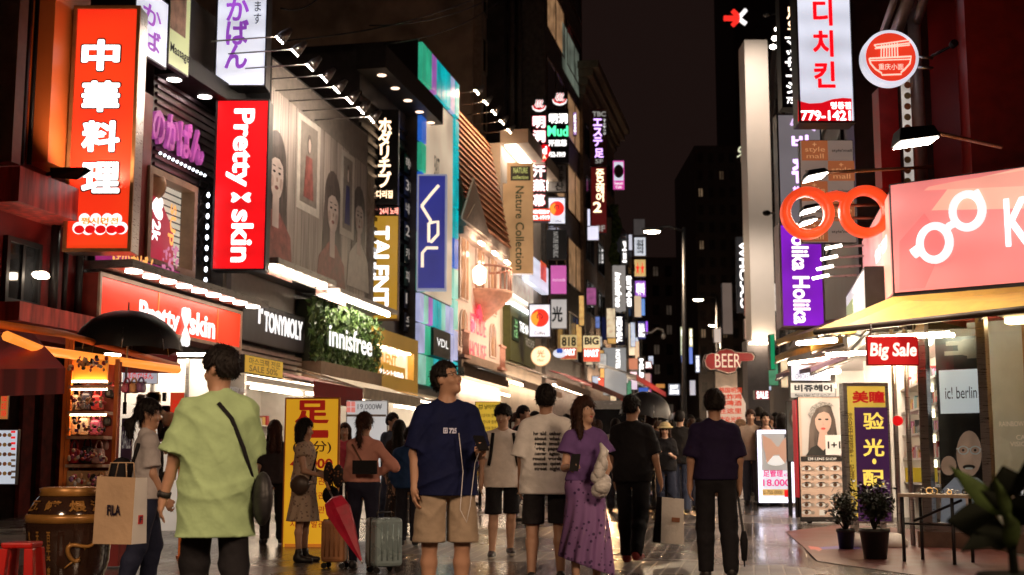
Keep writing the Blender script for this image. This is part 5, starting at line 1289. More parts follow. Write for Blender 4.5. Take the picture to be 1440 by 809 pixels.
def awning(name, label, fr, px0, ytop, px1, out, drop, val, top, valm, n0=.1, at='l', stripes=None, lamp=True, group='shop awnings along the left row', scallop=False):
 u0, v = fr.uv(px0, ytop); u1 = fr.uv(px1, ytop + 5)[0]
 t = thing(name, label, 'awning', fr.p((u0 + u1) / 2, v - drop - val, n0 + out / 2), group)
 A = lambda u, n, z: fr.p(u, z, n)
 mb = MB(); k = 6
 for i in range(k):
  a, b = u0 + (u1 - u0) * i / k, u0 + (u1 - u0) * (i + 1) / k
  m_ = stripes[i % 2] if stripes else top
  mb.add([A(a, n0, v), A(b, n0, v), A(b, n0 + out * .5, v - drop * .46), A(a, n0 + out * .5, v - drop * .46), A(a, n0 + out, v - drop), A(b, n0 + out, v - drop)], [(0, 3, 2, 1), (3, 4, 5, 2)], m_)
 mb.build('canopy', t)
 mb = MB(); mb.fbox(fr, u0, v - drop - val, u1, v - drop + .02, n0 + out, n0 + out + .02, valm)
 vl = mb.build('valance', t)
 for q in (u0 + .03, (u0 + u1) / 2, u1 - .03): MB().tube([A(q, n0, v - .05), A(q, n0 + out, v - drop - .03)], .022, STEEL, 6).build('arm', t)
 if lamp: MB().fbox(fr, u0 + .2, v - drop - .1, u1 - .2, v - drop - .05, n0 + .15, n0 + .25, LAMP).build('lamp_tube', t)
 return t, vl, (u0, u1, v - drop, n0 + out)
REDC = pm('red_canvas', (.30, .012, .016), .75, var=.12, bump=.15)
PINKC = pm('pink_canvas', (.62, .30, .28), .7)
CRMC = pm('cream_canvas', (.62, .52, .40), .75, bump=.1)
t, vl, q = awning('awning', 'red awning with pale top and small white lettering on its valance', LW, 316, 513, 396, 1.5, .35, .38, PINKC, REDC, .3)
mb = MB(); put_text(mb, 'Pretty skin', LW, LW.off(1.8).rect(318, 541, 345, 551, at='l'), INKW, n=1.83, bold=.03); mb.build('lettering', vl)
awning('awning', 'white canvas awning below the living wall', LW, 398, 518, 492, 1.5, .45, .22, CRMC, CRMC, .3)
awning('awning', 'cream awning under the mustard portal sign', LW, 528, 545, 588, 1.5, .4, .18, CRMC, em('mustard_valance', (.5, .28, .05), .25), .3)
awning('awning', 'thin dark awning edge in front of the pale pink shop', LW, 638, 505, 706, 2.2, .75, .2, DARKW, pm('taupe_canvas', (.20, .13, .10), .7), .1)
awning('awning', 'brown striped awning beside the olive shop sign', LW, 706, 508, 765, 2.0, .7, .28, pm('brown_canvas', (.18, .10, .07), .7), pm('taupe_canvas', (.2, .13, .1)), .1)
awning('awning', 'dark red awning farther along past the round lantern', LW, 768, 520, 822, 2.0, .6, .25, REDC, REDC, .1)
awning('awning', 'red and white awning low in front of the silvery hotel sign', LW, 826, 508, 880, 2.6, .8, .3, WHITEP, em('lit_red_valance', (.6, .02, .02), .3), .1)
s = Sign('sign', 'yellow signboard with Korean words above the pale awning', LW.off(1.9), (344, 498, 398, 524), em('yellow_board', (.72, .42, .04), .6), CAS, depth=.08, border=.01, at='l')
s.text('마스크팩 전문', (350, 502, 394, 512), em('brown_print', (.3, .1, .02), .2), bold=.02); s.text('SALE 50%', (350, 513, 390, 522), em('brown_print', (.3, .1, .02), .2), bold=.02)
# ================================================================ right side
C0 = GX(1265, 15.5)
fK = Fr(C0, (.79, -.613, 0))                       # front face, u to the right (nearer)
fS = Fr(C0 - Vector((-RSL, -1, 0)).normalized() * 5.2, (-RSL, -1, 0))   # street face, u towards the camera
YEL = pm('yellow_canvas', (.60, .37, .075), .65, var=.12, bump=.1)
op = thing('optician_shop', 'corner optician shop with glass front, timber interior and salmon light-box fascia', 'shop', fK.p(2.5, 0, -3))
zk0, zk1 = fK.uv(1266, 411)[1], fK.uv(1266, 259)[1]
MB().fbox(fK, -.0, zk0 - .12, 6.5, zk1 + .02, -.5, -.02, CAS).build('fascia_case', op)
SAL = em('salmon_acrylic', (.95, .26, .24), .80, var=.2, scale=.7, tube=.05)
SPK = em('pale_peach_acrylic', (1, .50, .36), .85, var=.15)
fc = MB().fbox(fK, .03, zk0, 6.4, zk1, -.02, .0, SAL).build('fascia_face', op)
def facet(m, f):
 for pts, mt, n in (([(1338, 259), (1440, 232), (1510, 222), (1510, 292), (1310, 296)], SPK, .004), ([(1306, 263), (1345, 255), (1440, 240), (1440, 262), (1300, 268)], em('peach_band', (1, .40, .30), .82), .008), ([(1265, 340), (1300, 300), (1330, 340), (1300, 405), (1265, 408)], em('deep_salmon', (.95, .20, .19), .82), .004)):
  m.prism([(max(.03, q[0]), min(zk1, max(zk0, q[1]))) for q in (fK.uv(*p) for p in pts)], fK, n - .004, n, mt)
q = MB(); facet(q, fK); q.build('facet_print', fc)
LOGO = em('white_logo', (.95, .93, .95), 1.0, var=.03)
lg = MB()
def ringp(m, f, cx, cy, r, w, n, mat, sk=1.):
 u, v = f.uv(cx, cy); a = f.uv(cx + r, cy)[0] - u; b = w
 m.tube([f.p(u + a * math.cos(t_), v + a * sk * math.sin(t_), n) for t_ in np.linspace(0, 2 * math.pi, 33)[:-1]], b, mat, 6, closed=True)
ringp(lg, fK, 1315, 342, 21, .05, .02, LOGO, 1.15); ringp(lg, fK, 1361, 297, 21, .05, .02, LOGO, 1.15)
P = lambda *a: [fK.p(*fK.uv(*p), .02) for p in a]
lg.tube(P((1330, 326), (1336, 318), (1345, 314)), .045, LOGO, 6); lg.tube(P((1285, 358), (1296, 350)), .07, LOGO, 6); lg.tube(P((1371, 278), (1380, 273)), .07, LOGO, 6)
lg.build('spectacles_logo', fc)
lg = MB(); put_text(lg, 'K', fK, fK.rect(1413, 280, 1450, 348, at='l'), LOGO, n=.015, bold=.03); put_text(lg, 'OPTIC', fK, fK.rect(1462, 272, 1640, 350, at='l'), LOGO, n=.015, bold=.03); lg.build('lettering', fc)
a0 = fS.uv(1217, 470)[0]
MB().fbox(fS, a0, zk0 - .1, 5.2, zk1 - .05, -.5, -.02, CAS).build('side_fascia_case', op)
sd = MB().fbox(fS, a0 + .02, zk0, 5.17, zk1 - .1, -.02, .0, em('salmon_side', (.95, .36, .32), .8, var=.3, scale=.9)).build('side_fascia_face', op)
q = MB(); q.prism([(3.9, zk0), (5.15, zk0), (5.15, zk1 - .12), (4.6, zk1 - .12)], fS, .0, .004, SPK); q.build('facet_print', sd)
q = MB(); put_text(q, '안경', fS, (3.5, zk0 + .6, 4.9, zk1 - .55), LOGO, n=.012, rot=0, bold=.06); put_text(q, 'ケイオプ', fS, (2.0, zk0 + .5, 3.3, zk1 - .8), LOGO, n=.012, bold=.03); q.build('lettering', sd)
s = Sign('sign', 'silver and green light box with white spectacles marks, beyond the salmon fascia', Fr(fS.o - fS.n * -.25, fS.u), (1190, 372, 1217, 468), em('silver_acrylic', (.62, .60, .58), .75, var=.3), CAS, depth=.4, border=.04, at='r')
s.rtext('✕', (.35, .1, .9, .35), LOGO); s.rtext('✕', (.35, .55, .9, .8), LOGO); s.part('green_panel', lambda m, f: m.fbox(f, s.r[0] + .08, s.r[1] + .1, s.r[0] + (s.r[2] - s.r[0]) * .4, s.r[3] - .2, .006, .012, em('leaf_green_panel', (.35, .45, .12), .55)))
def PZ(px, py, z):
 d = ray(px, py); t_ = (z - HC) / d.z; return Vector((d.x * t_, d.y * t_, z))
T_, FR_ = PZ(1146, 464, 2.62), PZ(1440, 431, 2.62)
FR2 = FR_ + (FR_ - T_) * .35
B1, B2, B3 = fK.p(6.4, zk0 - .05, .0), fK.p(0, zk0 - .05, 0), fS.p(a0 - .2, zk0 - .15, .0)
aw = thing('awning', 'large mustard yellow awning wrapping the corner under the salmon fascia', 'awning', (T_ + FR2) / 2)
dn = Vector((0, 0, -.05))
pts = [T_, FR2, B1, B2, B3]
MB().add(pts + [p + dn for p in pts], [(0, 1, 2, 3, 4), (9, 8, 7, 6, 5), (0, 5, 6, 1), (1, 6, 7, 2), (2, 7, 8, 3), (3, 8, 9, 4), (4, 9, 5, 0)], YEL).build('canopy', aw)
MB().tube([T_ + dn * .6, FR2 + dn * .6], .04, pm('dark_brown_edge', (.06, .035, .02), .5), 6).build('front_bar', aw)
rib = MB()
for q in (.1, .35, .6, .85):
 e = T_.lerp(FR2, q); b = (B3.lerp(B2, min(1, q * 2)) if q < .5 else B2.lerp(B1, (q - .5) * 2)); rib.tube([e + dn * 2, b + dn * 2.2], .02, STEEL, 6)
rib.build('arm', aw)
for q in (.12, .45, .8): e = T_.lerp(FR2, q); b = (B3.lerp(B2, min(1, q * 2)) if q < .5 else B2.lerp(B1, (q - .5) * 2)); c_ = e.lerp(b, .6) + dn * 7; MB().tube([c_ - fK.u * .5, c_ + fK.u * .5], .028, em('awning_tube', (1, .80, .55), 110, var=0), 8).build('lamp_tube', aw)
x0, x1 = fK.uv(1303, 640)[0], 6.4
zt_ = 2.62
fG = fK.off(.15)
ug = lambda px: fG.uv(px, 640)[0]
fr_ = MB()
for px, w in ((1304, .10), (1389, .10)): fr_.fbox(fG, ug(px) - w / 2, .25, ug(px) + w / 2, zt_ + .3, -.08, .06, STEEL)
fr_.fbox(fG, ug(1300), .22, x1, .32, -.06, .05, STEEL)
fr_.build('window_frame', op)
MB().fbox(fG, ug(1290), 0, x1, .22, -.4, .1, pm('brown_plinth_tile', (.10, .06, .045), .35, var=.3, bump=.2)).build('plinth', op)
MB().fquad(fG, ug(1304), .32, ug(1389), zt_ + .2, -.02, GLASS).build('window_glass', op)
MB().fquad(fG, ug(1391), .32, x1, zt_ + .2, -.02, GLASS).build('window_glass', op)
TIM = pm('varnished_timber', (.36, .17, .06), .35, var=.35, scale=2.5, stretch=(4, 4, .4))
MB().fbox(fG, ug(1391), .25, x1, zt_ + .3, -1.6, -1.5, TIM).build('timber_wall', op)
MB().fbox(fG, ug(1304), .25, x1, zt_ + .34, -2.2, -1.62, WHITEP).build('back_wall', op)
MB().fbox(fG, ug(1391) + .05, zt_ + .1, x1, zt_ + .2, -1.4, -.3, WHITEP).build('ceiling', op)
lm = MB(); lm.fbox(fG, ug(1400), zt_ + .03, ug(1460), zt_ + .09, -.8, -.6, em('warm_tube', (1, .62, .28), 14, var=0)); lm.build('ceiling_lamp', op)
sh = MB()
for i, z in enumerate((1.55, 1.9, 2.2)): sh.fbox(fG, ug(1408), z, ug(1436), z + .16, -1.5, -1.44, em('shelf_glow', (1, .55, .18), .9, var=.4, scale=5))
sh.build('lit_shelf', op)
gt = MB(); put_text(gt, 'RAINBOW', fG, fG.rect(1405, 593, 1440, 600, at='l'), INKW, n=.0); put_text(gt, 'CA\nVISION', fG, fG.rect(1420, 612, 1450, 628, at='l'), INKW, n=.0); gt.build('glass_lettering', op)
pu0, pu1 = ug(1309), ug(1383); pz0, pz1 = fG.uv(1345, 757)[1], fG.uv(1345, 470)[1]
po = thing('window_poster', 'tall window poster of a bald man in white glasses under dark tools photo', 'poster', fG.p((pu0 + pu1) / 2, pz0, -.3))
MB().fbox(fG, pu0, pz0, pu1, pz1, -.34, -.3, pm('poster_black', (.02, .02, .022), .35, var=.3)).build('sheet', po)
pr = lambda x0, y0, x1, y1: fG.rect(x0, y0, x1, y1, at='l')
m_ = MB(); m_.fbox(fG, *pr(1309, 519, 1380, 581), -.3, -.296, em('poster_white', (.75, .74, .76), .55, base=(.7, .7, .7))); m_.fbox(fG, *pr(1309, 737, 1390, 757), -.3, -.296, WHITEP); m_.build('white_band', po)
m_ = MB(); put_text(m_, 'ic! berlin', fG, pr(1317, 543, 1362, 560), INKB, n=-.292, bold=.0); m_.fbox(fG, *pr(1365, 545, 1377, 560), -.295, -.292, INKB); put_text(m_, '✓', fG, pr(1366, 547, 1376, 558), INKW, n=-.29); m_.build('lettering', po)
m_ = MB()
def PP(pts, mat, n): m_.prism([fG.uv(*p) for p in pts], fG, n, n + .003, mat)
SK2 = em('printed_face_skin', (.45, .26, .18), .34, var=.3, scale=9, base=(.48, .29, .2))
PP([(1312, 690), (1330, 672), (1362, 672), (1385, 690), (1390, 737), (1310, 737)], em('printed_pale_shirt', (.42, .42, .5), .22, base=(.45, .45, .52)), -.298)
PP([(1343, 680), (1355, 680), (1352, 722), (1348, 722)], SK2, -.294)
PP([(x, y) for x, y in el2(1351, 638, 18, 33, 24)], SK2, -.291)
PP(el2(1322, 655, 11, 14, 14), SK2, -.290); PP(el2(1377, 648, 6, 8, 12), SK2, -.290)
PP(el2(1351, 657, 9, 3.5, 12), INKB, -.287); PP(el2(1351, 659, 6, 1.6, 10), INKW, -.284)
for x in (1343, 1360): PP(el2(x, 633, 8, 6.5, 14), INKW, -.287); PP(el2(x, 633, 6, 4.6, 14), SK2, -.284); PP(el2(x, 633, 2, 2, 8), INKB, -.281)
PP([(1333, 630), (1369, 630), (1369, 632), (1333, 632)], INKW, -.286)
m_.build('portrait_print', po)
m_ = MB()
for y, x_ in ((478, 1318), (492, 1316)):
 m_.fbox(fG, *pr(x_, y, x_ + 26, y + 6), -.3, -.29, PGR); m_.fbox(fG, *pr(x_ + 32, y - 4, x_ + 46, y + 10), -.3, -.29, PGR)
m_.disc(fG, *fG.uv(1347, 486), .10, -.3, -.285, PGR, 20); m_.build('tool_print', po)
def turned_box(m, c, d, mat): m.box(c, d, mat, rz=math.atan2(fK.u.y, fK.u.x))
tb = thing('folding_table', 'narrow black-legged table with display of small glasses before the optician window', 'table', PZ(1350, 775, 0))
A_, B_ = W(1262, 694, 13.2), W(1400, 694, 12.35)
zt2 = A_.z; d_ = (B_ - A_); d_.z = 0; L_ = d_.length; fT = Fr((A_.x, A_.y, 0), d_)
MB().fbox(fT, 0, zt2 - .035, L_ + .9, zt2, -.38, .0, pm('table_top', (.45, .36, .27), .4)).build('tabletop', tb, bevel=.004)
for u in (.03, L_ * .55):
 for n in (-.35, -.03): MB().tube([fT.p(u, 0, n), fT.p(u, zt2 - .03, n)], .018, BLK, 8).build('leg', tb)
MB().tube([fT.p(.05, .42, -.2), fT.p(L_ * .55, zt2 - .06, -.2)], .014, BLK, 6).tube([fT.p(.05, zt2 - .3, -.03), fT.p(L_ * .55, zt2 - .3, -.03)], .012, BLK, 6).build('brace', tb)
gd = MB()
for i in range(46):
 u = random.uniform(.1, L_ + .6); n = random.uniform(-.33, -.05); k = random.uniform(.02, .04); z = zt2 + .001
 gd.tube([fT.p(u + k * math.cos(a), z + k * .8 + k * .8 * math.sin(a), n) for a in np.linspace(0, 6.0, 9)], .005, random.choice([INKB, STEEL, GOLD, LOGO]), 4)
o = gd.build('spectacles_display', None, fT.p(.8, zt2, -.2)); tag(o, 'scatter of small spectacle frames laid out along the narrow table', 'spectacles'); o['kind'] = 'stuff'
fB = fS
sb = thing('shop_bay', 'bright open shop bay with white shelves and glowing tubes, behind the Big Sale sign', 'shop', fB.p(3.5, 0, -1))
ub0, ub1 = fB.uv(1196, 640)[0], fB.uv(1262, 640)[0]
m_ = MB(); m_.fbox(fB, ub0, 0, 4.3, 2.7, -1.15, -1.05, WHITEP); m_.fbox(fB, ub0 - .1, 0, ub0, 2.7, -1.15, .2, WHITEP); m_.fbox(fB, ub0, 2.6, 4.3, 2.7, -1.05, .2, WHITEP); m_.fbox(fB, ub0, 0, 4.3, .06, -1.05, .2, pm('wood_floor', (.3, .17, .08), .4)); m_.build('bay_walls', sb)
m_ = MB()
for i in range(5): m_.fbox(fB, ub0 + .15 + i * (4.1 - ub0) / 5, .9, ub0 + .19 + i * (4.1 - ub0) / 5, 2.4, -.9, -.86, em('vertical_tube', (1, .78, .5), 7, var=0))
m_.fbox(fB, ub0 + .3, 2.53, 4.1, 2.58, -.6, -.4, LAMP); m_.build('tube_lamp', sb)
m_ = MB();
for z in (.7, 1.05, 1.4, 1.75, 2.1): MB().fbox(fB, ub0 + .02, z, 4.2, z + .03, -1.03, -.6, STEEL).build('glass_shelf', sb)
m_ = MB()
for z in (.73, 1.08, 1.43, 1.78, 2.13):
 u = ub0 + .1
 while u < 4.1: w = random.uniform(.05, .15); m_.fbox(fB, u, z + .002, u + w, z + random.uniform(.08, .22), -.95, -.7, random.choice([MATS['goods_%d' % i] for i in range(7)])); u += w + .04
o = m_.build('merchandise', sb); o['kind'] = 'stuff'
m_ = MB()
for px in (1262, 1280, 1299):
 u = fG.uv(px, 640)[0]; m_.tube([fG.p(u, .05, .02), fG.p(u, 2.6, .02)], .03, STEEL, 8)
m_.build('entrance_frame', sb)
m_ = MB().fbox(fG, fG.uv(1264, 660)[0], .78, fG.uv(1297, 660)[0], .95, -.5, -.2, em('yellow_box', (.75, .5, .04), .3, base=(.7, .45, .04))).build('yellow_counter', sb)
MB().disc(fG, fG.uv(1266, 592)[0], fG.uv(1266, 592)[1], .06, .06, .09, REDLET, 16).build('red_sticker', sb)
s = Sign('sign', 'red hanging sign reading Big Sale in white under the yellow awning', front(14.6), (1219, 473, 1292, 514), em('big_sale_red', (.62, .008, .01), .62, base=(.6, .02, .02)), pm('red_edge', (.35, .01, .01), .5), depth=.06, border=.01)
s.text('Big Sale', (1223, 482, 1289, 507), em('cream_print', (.95, .82, .72), .8), bold=.055, shear=.12)
m_ = MB()
for px in (1226, 1285): m_.tube([s.fr.p(*s.fr.uv(px, 473), -.03), s.fr.p(*s.fr.uv(px, 456), -.03)], .008, STEEL, 5)
m_.build('hanging_chain', s.root)
gl_ = thing('giant_spectacles', 'giant glossy orange-red spectacle frame hung out over the yellow awning', 'shop emblem', W(1176, 300, 16)); f = front(16)
ORR = em('orange_red_plastic', (1, .07, .015), .8, base=(.85, .09, .02), var=.1)
def tor(px, py, r, w):
 m = MB(); u, v = f.uv(px, py); a = f.uv(px + r, py)[0] - u
 k = 48; vs, fs = [], []
 prof = [(-w, .07), (-w * .75, .10), (w * .75, .10), (w, .07), (w, -.07), (w * .75, -.10), (-w * .75, -.10), (-w, -.07)]
 for i in range(k):
  t_ = 2 * math.pi * i / k
  for d, n in prof: vs.append(f.p(u + (a + d) * math.cos(t_), v + (a + d) * math.sin(t_), n))
 for i in range(k):
  for j in range(8): fs.append((i * 8 + j, ((i + 1) % k) * 8 + j, ((i + 1) % k) * 8 + (j + 1) % 8, i * 8 + (j + 1) % 8))
 m.add(vs, fs, ORR, True); return m.build('rim', gl_)
tor(1135, 300, 30.5, .056); tor(1217, 298, 30.5, .056)
m_ = MB(); P = [f.p(*f.uv(x, y), 0) for x, y in ((1158, 284), (1165, 278), (1176, 275), (1187, 278), (1194, 284))]; m_.tube(P, [.075, .07, .065, .07, .075], ORR, 10); m_.build('bridge', gl_)
m_ = MB(); m_.tube([f.p(*f.uv(1245, 298), -.05), f.p(*f.uv(1262, 298), -.05)], .03, STEEL); m_.tube([f.p(*f.uv(1230, 275), -.1), f.p(*f.uv(1252, 268), -.6)], .02, STEEL); m_.build('bracket', gl_)
def boxlamp(label, pts_arm, px, Y, w, k=14, lit=True, grp='floodlights on arms over the optician fascia'):
 t = thing('floodlight', label, 'floodlight', W(px[0], px[1], Y), grp)
 MB().tube([W(*q) for q in pts_arm], .022, pm('rusty_arm', (.25, .10, .05), .5, .5), 6).build('arm', t)
 f = front(Y); r = f.rect(px[0] - w, px[1] - w * .5, px[0] + w, px[1] + w * .35)
 h = MB().hexa([f.p(r[0], r[1], .15), f.p(r[2], r[1] + .06, .15), f.p(r[2], r[1] + .06, -.2), f.p(r[0], r[1], -.2), f.p(r[0] + .03, r[3] - .03, .1), f.p(r[2] - .05, r[3], .1), f.p(r[2] - .05, r[3], -.18), f.p(r[0] + .03, r[3] - .03, -.18)], BLK).build('lamp_head', t, bevel=.015)
 if k > 5:
  l_ = bpy.data.lights.new('flood_light', 'SPOT'); l_.energy = k * 3.5; l_.color = (1, .82, .62); l_.spot_size = R(130); l_.spot_blend = .6; l_.shadow_soft_size = .12; o_ = bpy.data.objects.new('flood_light', l_); COL.objects.link(o_); o_.parent = t; o_.location = f.p((r[0] + r[2]) / 2, r[1] - .06, 0) - t.location
 if lit: MB().add([f.p(r[0] + .02, r[1] - .015, .14), f.p(r[2] - .02, r[1] + .045, .14), f.p(r[2] - .02, r[1] + .045, -.18), f.p(r[0] + .02, r[1] - .015, -.18)], [(0, 1, 2, 3), (3, 2, 1, 0)], em('flood_glow', (1, .88, .75), k, var=0)).build('lamp_glass', t)
 return t
boxlamp('big black floodlight on a long arm before the red wall, above the others', [(1318, 187, 13.4), (1408, 207, 14.2)], (1288, 193), 13.4, 29, k=40.)
boxlamp('black floodlight before the checkered board, topmost of the lit three', [(1160, 243, 15.2), (1310, 235, 15.4)], (1147, 246), 15, 16, k=60)
boxlamp('lit floodlight seen through the left rim of the giant spectacles, upper one', [(1150, 290, 17), (1240, 288, 16.9)], (1139, 294), 16.8, 13, k=60)
boxlamp('lit floodlight seen through the left rim of the giant spectacles, lower one', [(1148, 308, 17.4), (1240, 306, 17.3)], (1136, 311), 17.2, 12, k=60)
for i, y in enumerate((348, 363, 377, 390)):
 a, b = W(1172 - i * 6, y, 18.5), W(1222 - i * 6, y - 3, 18.8)
 t = thing('tube_lamp', 'bright tube lamp on a thin bar right of the purple sign, %s from the top' % ['first', 'second', 'third', 'fourth'][i], 'lamp', a, 'tube lamps on bars beside the purple sign')
 MB().tube([a, b], .018, STEEL, 6).build('bar', t); MB().tube([a + Vector((-.12, 0, -.02)), a + Vector((.12, 0, .03))], .022, em('tube_glow', (1, .86, .72), 10, var=0), 8).build('tube', t)
RBF = pm('dark_red_wall', (.45, .018, .014), .42, var=.25, scale=1.2)
fR = Fr(fK.p(0, 0, -1.2), fK.u)
b = thing('red_building', 'tall dark red walled building rising behind the salmon fascia', 'building', fR.p(4, 0, -3))
ur = fR.uv(1312, 200)[0]
MB().fbox(fR, ur, 2.8, 9, 14, -6, 0, RBF).build('wall', b)
u2 = fR.uv(1400, 200)[0]
MB().fbox(fR, u2, zk1 + .1, 9, 14, .02, .14, pm('black_window_wall', (.012, .008, .008), .15)).build('window_band', b)
m_ = MB()
for px in (1401, 1419): m_.fbox(fR, fR.uv(px, 100)[0], zk1 + .1, fR.uv(px, 100)[0] + .07, 14, .14, .22, pm('bronze_mullion', (.06, .025, .015), .3, .7))
m_.build('mullion', b)
pipe('steel_post', 'square pale steel post standing against the red wall beside the round noodle sign', fR, 1305, -60, 268, .25, .085, pm('pale_post', (.45, .36, .33), .4, .3), cat='post')
m_ = MB(); f2 = fR.off(.1)
m_.tube([f2.p(*f2.uv(1314, 82), .1), f2.p(*f2.uv(1352, 74), .35)], .02, BLK); m_.tube([f2.p(*f2.uv(1352, 74), .35), f2.p(*f2.uv(1358, 71), .4)], .05, BLK)
tag(m_.build('wall_bracket', None, f2.p(*f2.uv(1335, 80))), 'small black bracket lamp jutting from the red wall', 'bracket')
bs = thing('red_strip_building', 'narrow red fronted building between the checkered board and the steel post', 'building', RW.p(RW.uv(1262, 640)[0], 0, -2))
fW = fS
MB().fbox(fW, fW.uv(1238, 200)[0], 3.0, 5.2, 14, -5, -1.0, pm('bright_red_wall', (.45, .02, .015), .45, var=.2)).build('wall', bs)
f3 = front(16.2)
MB().fbox(f3, *f3.rect(1241, 120, 1268, 262), -.4, -.1, pm('red_column', (.55, .02, .015), .4)).build('column', bs)
MB().fbox(f3, *f3.rect(1285, 105, 1306, 262), -.4, -.1, pm('timber_strip', (.28, .13, .07), .5)).build('timber_strip', bs)
s = Sign('banner', 'tall thin menu banner of food photos under the round noodle sign', front(16), (1269, 108, 1283, 260), em('food_menu', (.7, .62, .55), .6, var=.5, scale=5), CAS, depth=.05, border=.004, cat='banner')
s.part('food_photo', lambda m, f: [m.disc(f, *f.uv(1276, y), .045, .006, .009, pm('food_%d' % (y % 2), [(.5, .15, .05), (.45, .3, .12)][y % 2], .5), 12) for y in range(120, 256, 15)])
m_ = MB()
for i, (xa, ya, xb, yb, w_) in enumerate(((1240, 50, 1272, -40, .05), (1255, 60, 1292, -40, .09), (1283, 52, 1305, -20, .06))):
 m_.tube([W(xa, ya, 17), W(xb, yb, 14.5)], w_, pm('lit_trim', (.16, .11, .09), .4, .4), 6)
tag(m_.build('facade_trim', None, W(1255, 60, 17)), 'slanting pale metal trims high above the round noodle sign', 'trim')
nd = thing('sign', 'round white-rimmed red sign with a noodle bowl drawing and chopsticks', 'sign', W(1253, 120, 15)); f = front(15); u, v = f.uv(1252.5, 80.5); r_ = f.uv(1292, 80)[0] - u
MB().disc(f, u, v, r_, -.16, 0, WHT, 56).build('disc', nd); MB().disc(f, u, v, r_ * .885, .002, .008, em('noodle_red', (.92, .05, .02), .85, var=.2), 56).build('red_face', nd)
m_ = MB(); Q = lambda *a: [f.p(*f.uv(*p), .014) for p in a]; CR = em('cream_line', (1, .75, .60), .9, var=.05)
m_.tube(Q((1222, 83), (1281, 80), (1279, 90), (1271, 99), (1267, 102), (1267, 105), (1240, 106), (1239, 103), (1231, 98), (1224, 90), (1222, 83)), .011, CR, 5); m_.tube(Q((1224, 86), (1280, 84)), .008, CR, 5)
for i in range(7): m_.tube(Q((1239 + i * 3.7, 64 - i * .5), (1238.5 + i * 3.9, 82)), .008, CR, 5)
m_.tube(Q((1229, 64), (1279, 57), (1279, 61), (1232, 67), (1229, 64)), .009, CR, 5); m_.tube(Q((1230, 69), (1279, 64)), .009, CR, 5); m_.build('bowl_drawing', nd)
m_ = MB(); put_text(m_, '重庆小面', f, f.rect(1235, 90, 1270, 99), CR, n=.014); m_.build('lettering', nd)
MB().tube([W(1290, 80, 15.2), W(1312, 82, 15.2)], .02, STEEL).tube([W(1290, 95, 15.2), W(1312, 96, 15.2)], .02, STEEL).build('bracket', nd)
s = Sign('sign', 'white blade sign with red Korean lettering, red wavy foot and phone number', front(19), (1120, -60, 1199, 173), WHT, CAS, depth=.4, border=.03, lip=(CAS, .03))
RL2 = em('vivid_red_letter', (.85, .004, .012), .85, var=.05)
s.text(vert('바디치킨'), (1142, -44, 1175, 124), RL2, bold=.05, line=1.12)
def wave(m, f):
 q = [f.uv(x, y) for x, y in ((1122, 171), (1197.5, 171), (1197.5, 139), (1185, 138), (1170, 140), (1155, 145), (1138, 146), (1122, 142))]; m.prism(q, f, .005, .010, em('wave_red', (.80, .004, .012), .85))
s.part('wave_foot', wave); s.text('명동점', (1168, 144, 1196, 154), LWHT, n=.018, bold=.03); s.text('779-1421', (1126, 156, 1196, 170), LWHT, n=.018, bold=.04)
s = Sign('sign', 'navy rounded massage sign with white brush katakana, half hidden by the white blade', front(22), (1097, -60, 1150, 151), pm('midnight_face', (.012, .014, .03), .35), CAS, depth=.35, border=.03)
s.text(vert('マッサージ'), (1104, 52, 1124, 132), LWHT, bold=.045, line=.85); s.text('755', (1106, 137, 1122, 146), LWHT, bold=.04); s.text(vert('足의'), (1106, 10, 1124, 46), CG, bold=.03)
s = Sign('sign', 'grey rounded hair salon sign with violet lettering and scissors', front(22), (1095, 160, 1158, 380), em('lilac_grey_face', (.30, .26, .28), .5), CAS, depth=.35, border=.03)
VG = em('violet_pink_glow', (.85, .6, 1), 1.15, var=.05)
s.text('비', (1113, 190, 1137, 210), VG, bold=.06); s.text('쥬', (1113, 224, 1137, 258), VG, bold=.06); s.text('헤어', (1115, 262, 1135, 275), VG, bold=.04)
s.part('scissors_mark', lambda m, f: (m.tube([f.p(*f.uv(x, y), .012) for x, y in ((1112, 176), (1116, 166), (1124, 175), (1112, 176))], .02, VG, 5), m.tube([f.p(*f.uv(1124, 172), .012), f.p(*f.uv(1146, 184), .012)], .02, VG, 5), m.tube([f.p(*f.uv(1124, 180), .012), f.p(*f.uv(1144, 178), .012)], .02, VG, 5)))
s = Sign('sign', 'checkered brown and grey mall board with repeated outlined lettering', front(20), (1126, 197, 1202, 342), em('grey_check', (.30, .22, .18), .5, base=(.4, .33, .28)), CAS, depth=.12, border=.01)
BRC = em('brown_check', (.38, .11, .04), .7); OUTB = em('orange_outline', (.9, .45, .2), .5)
for i in range(5):
 for j in range(2):
  x0, y0 = 1127 + j * 37.5, 198 + i * 28.5
  if (i + j) % 2 == 0:
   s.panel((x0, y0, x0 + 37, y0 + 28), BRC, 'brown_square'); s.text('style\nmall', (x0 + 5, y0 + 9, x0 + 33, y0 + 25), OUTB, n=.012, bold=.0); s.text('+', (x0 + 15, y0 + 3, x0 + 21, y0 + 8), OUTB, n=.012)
  else: s.text("style'mall", (x0 + 5, y0 + 12, x0 + 33, y0 + 17), INKB, n=.012)
s = Sign('sign', 'bluish lit window panel right of the checkered board', front(21), (1203, 200, 1220, 330), em('bluish_panel', (.30, .32, .45), .4, var=.6, scale=2), CAS, depth=.1, border=.02)
s = Sign('sign', 'vivid purple box sign with white lettering running downwards, grey rim', front(21), (1097, 314, 1159, 461), em('violet_acrylic', (.26, .015, .62), .85, var=.35, scale=1.2), pm('grey_rim', (.35, .3, .3), .4, .5), depth=.4, border=.035)
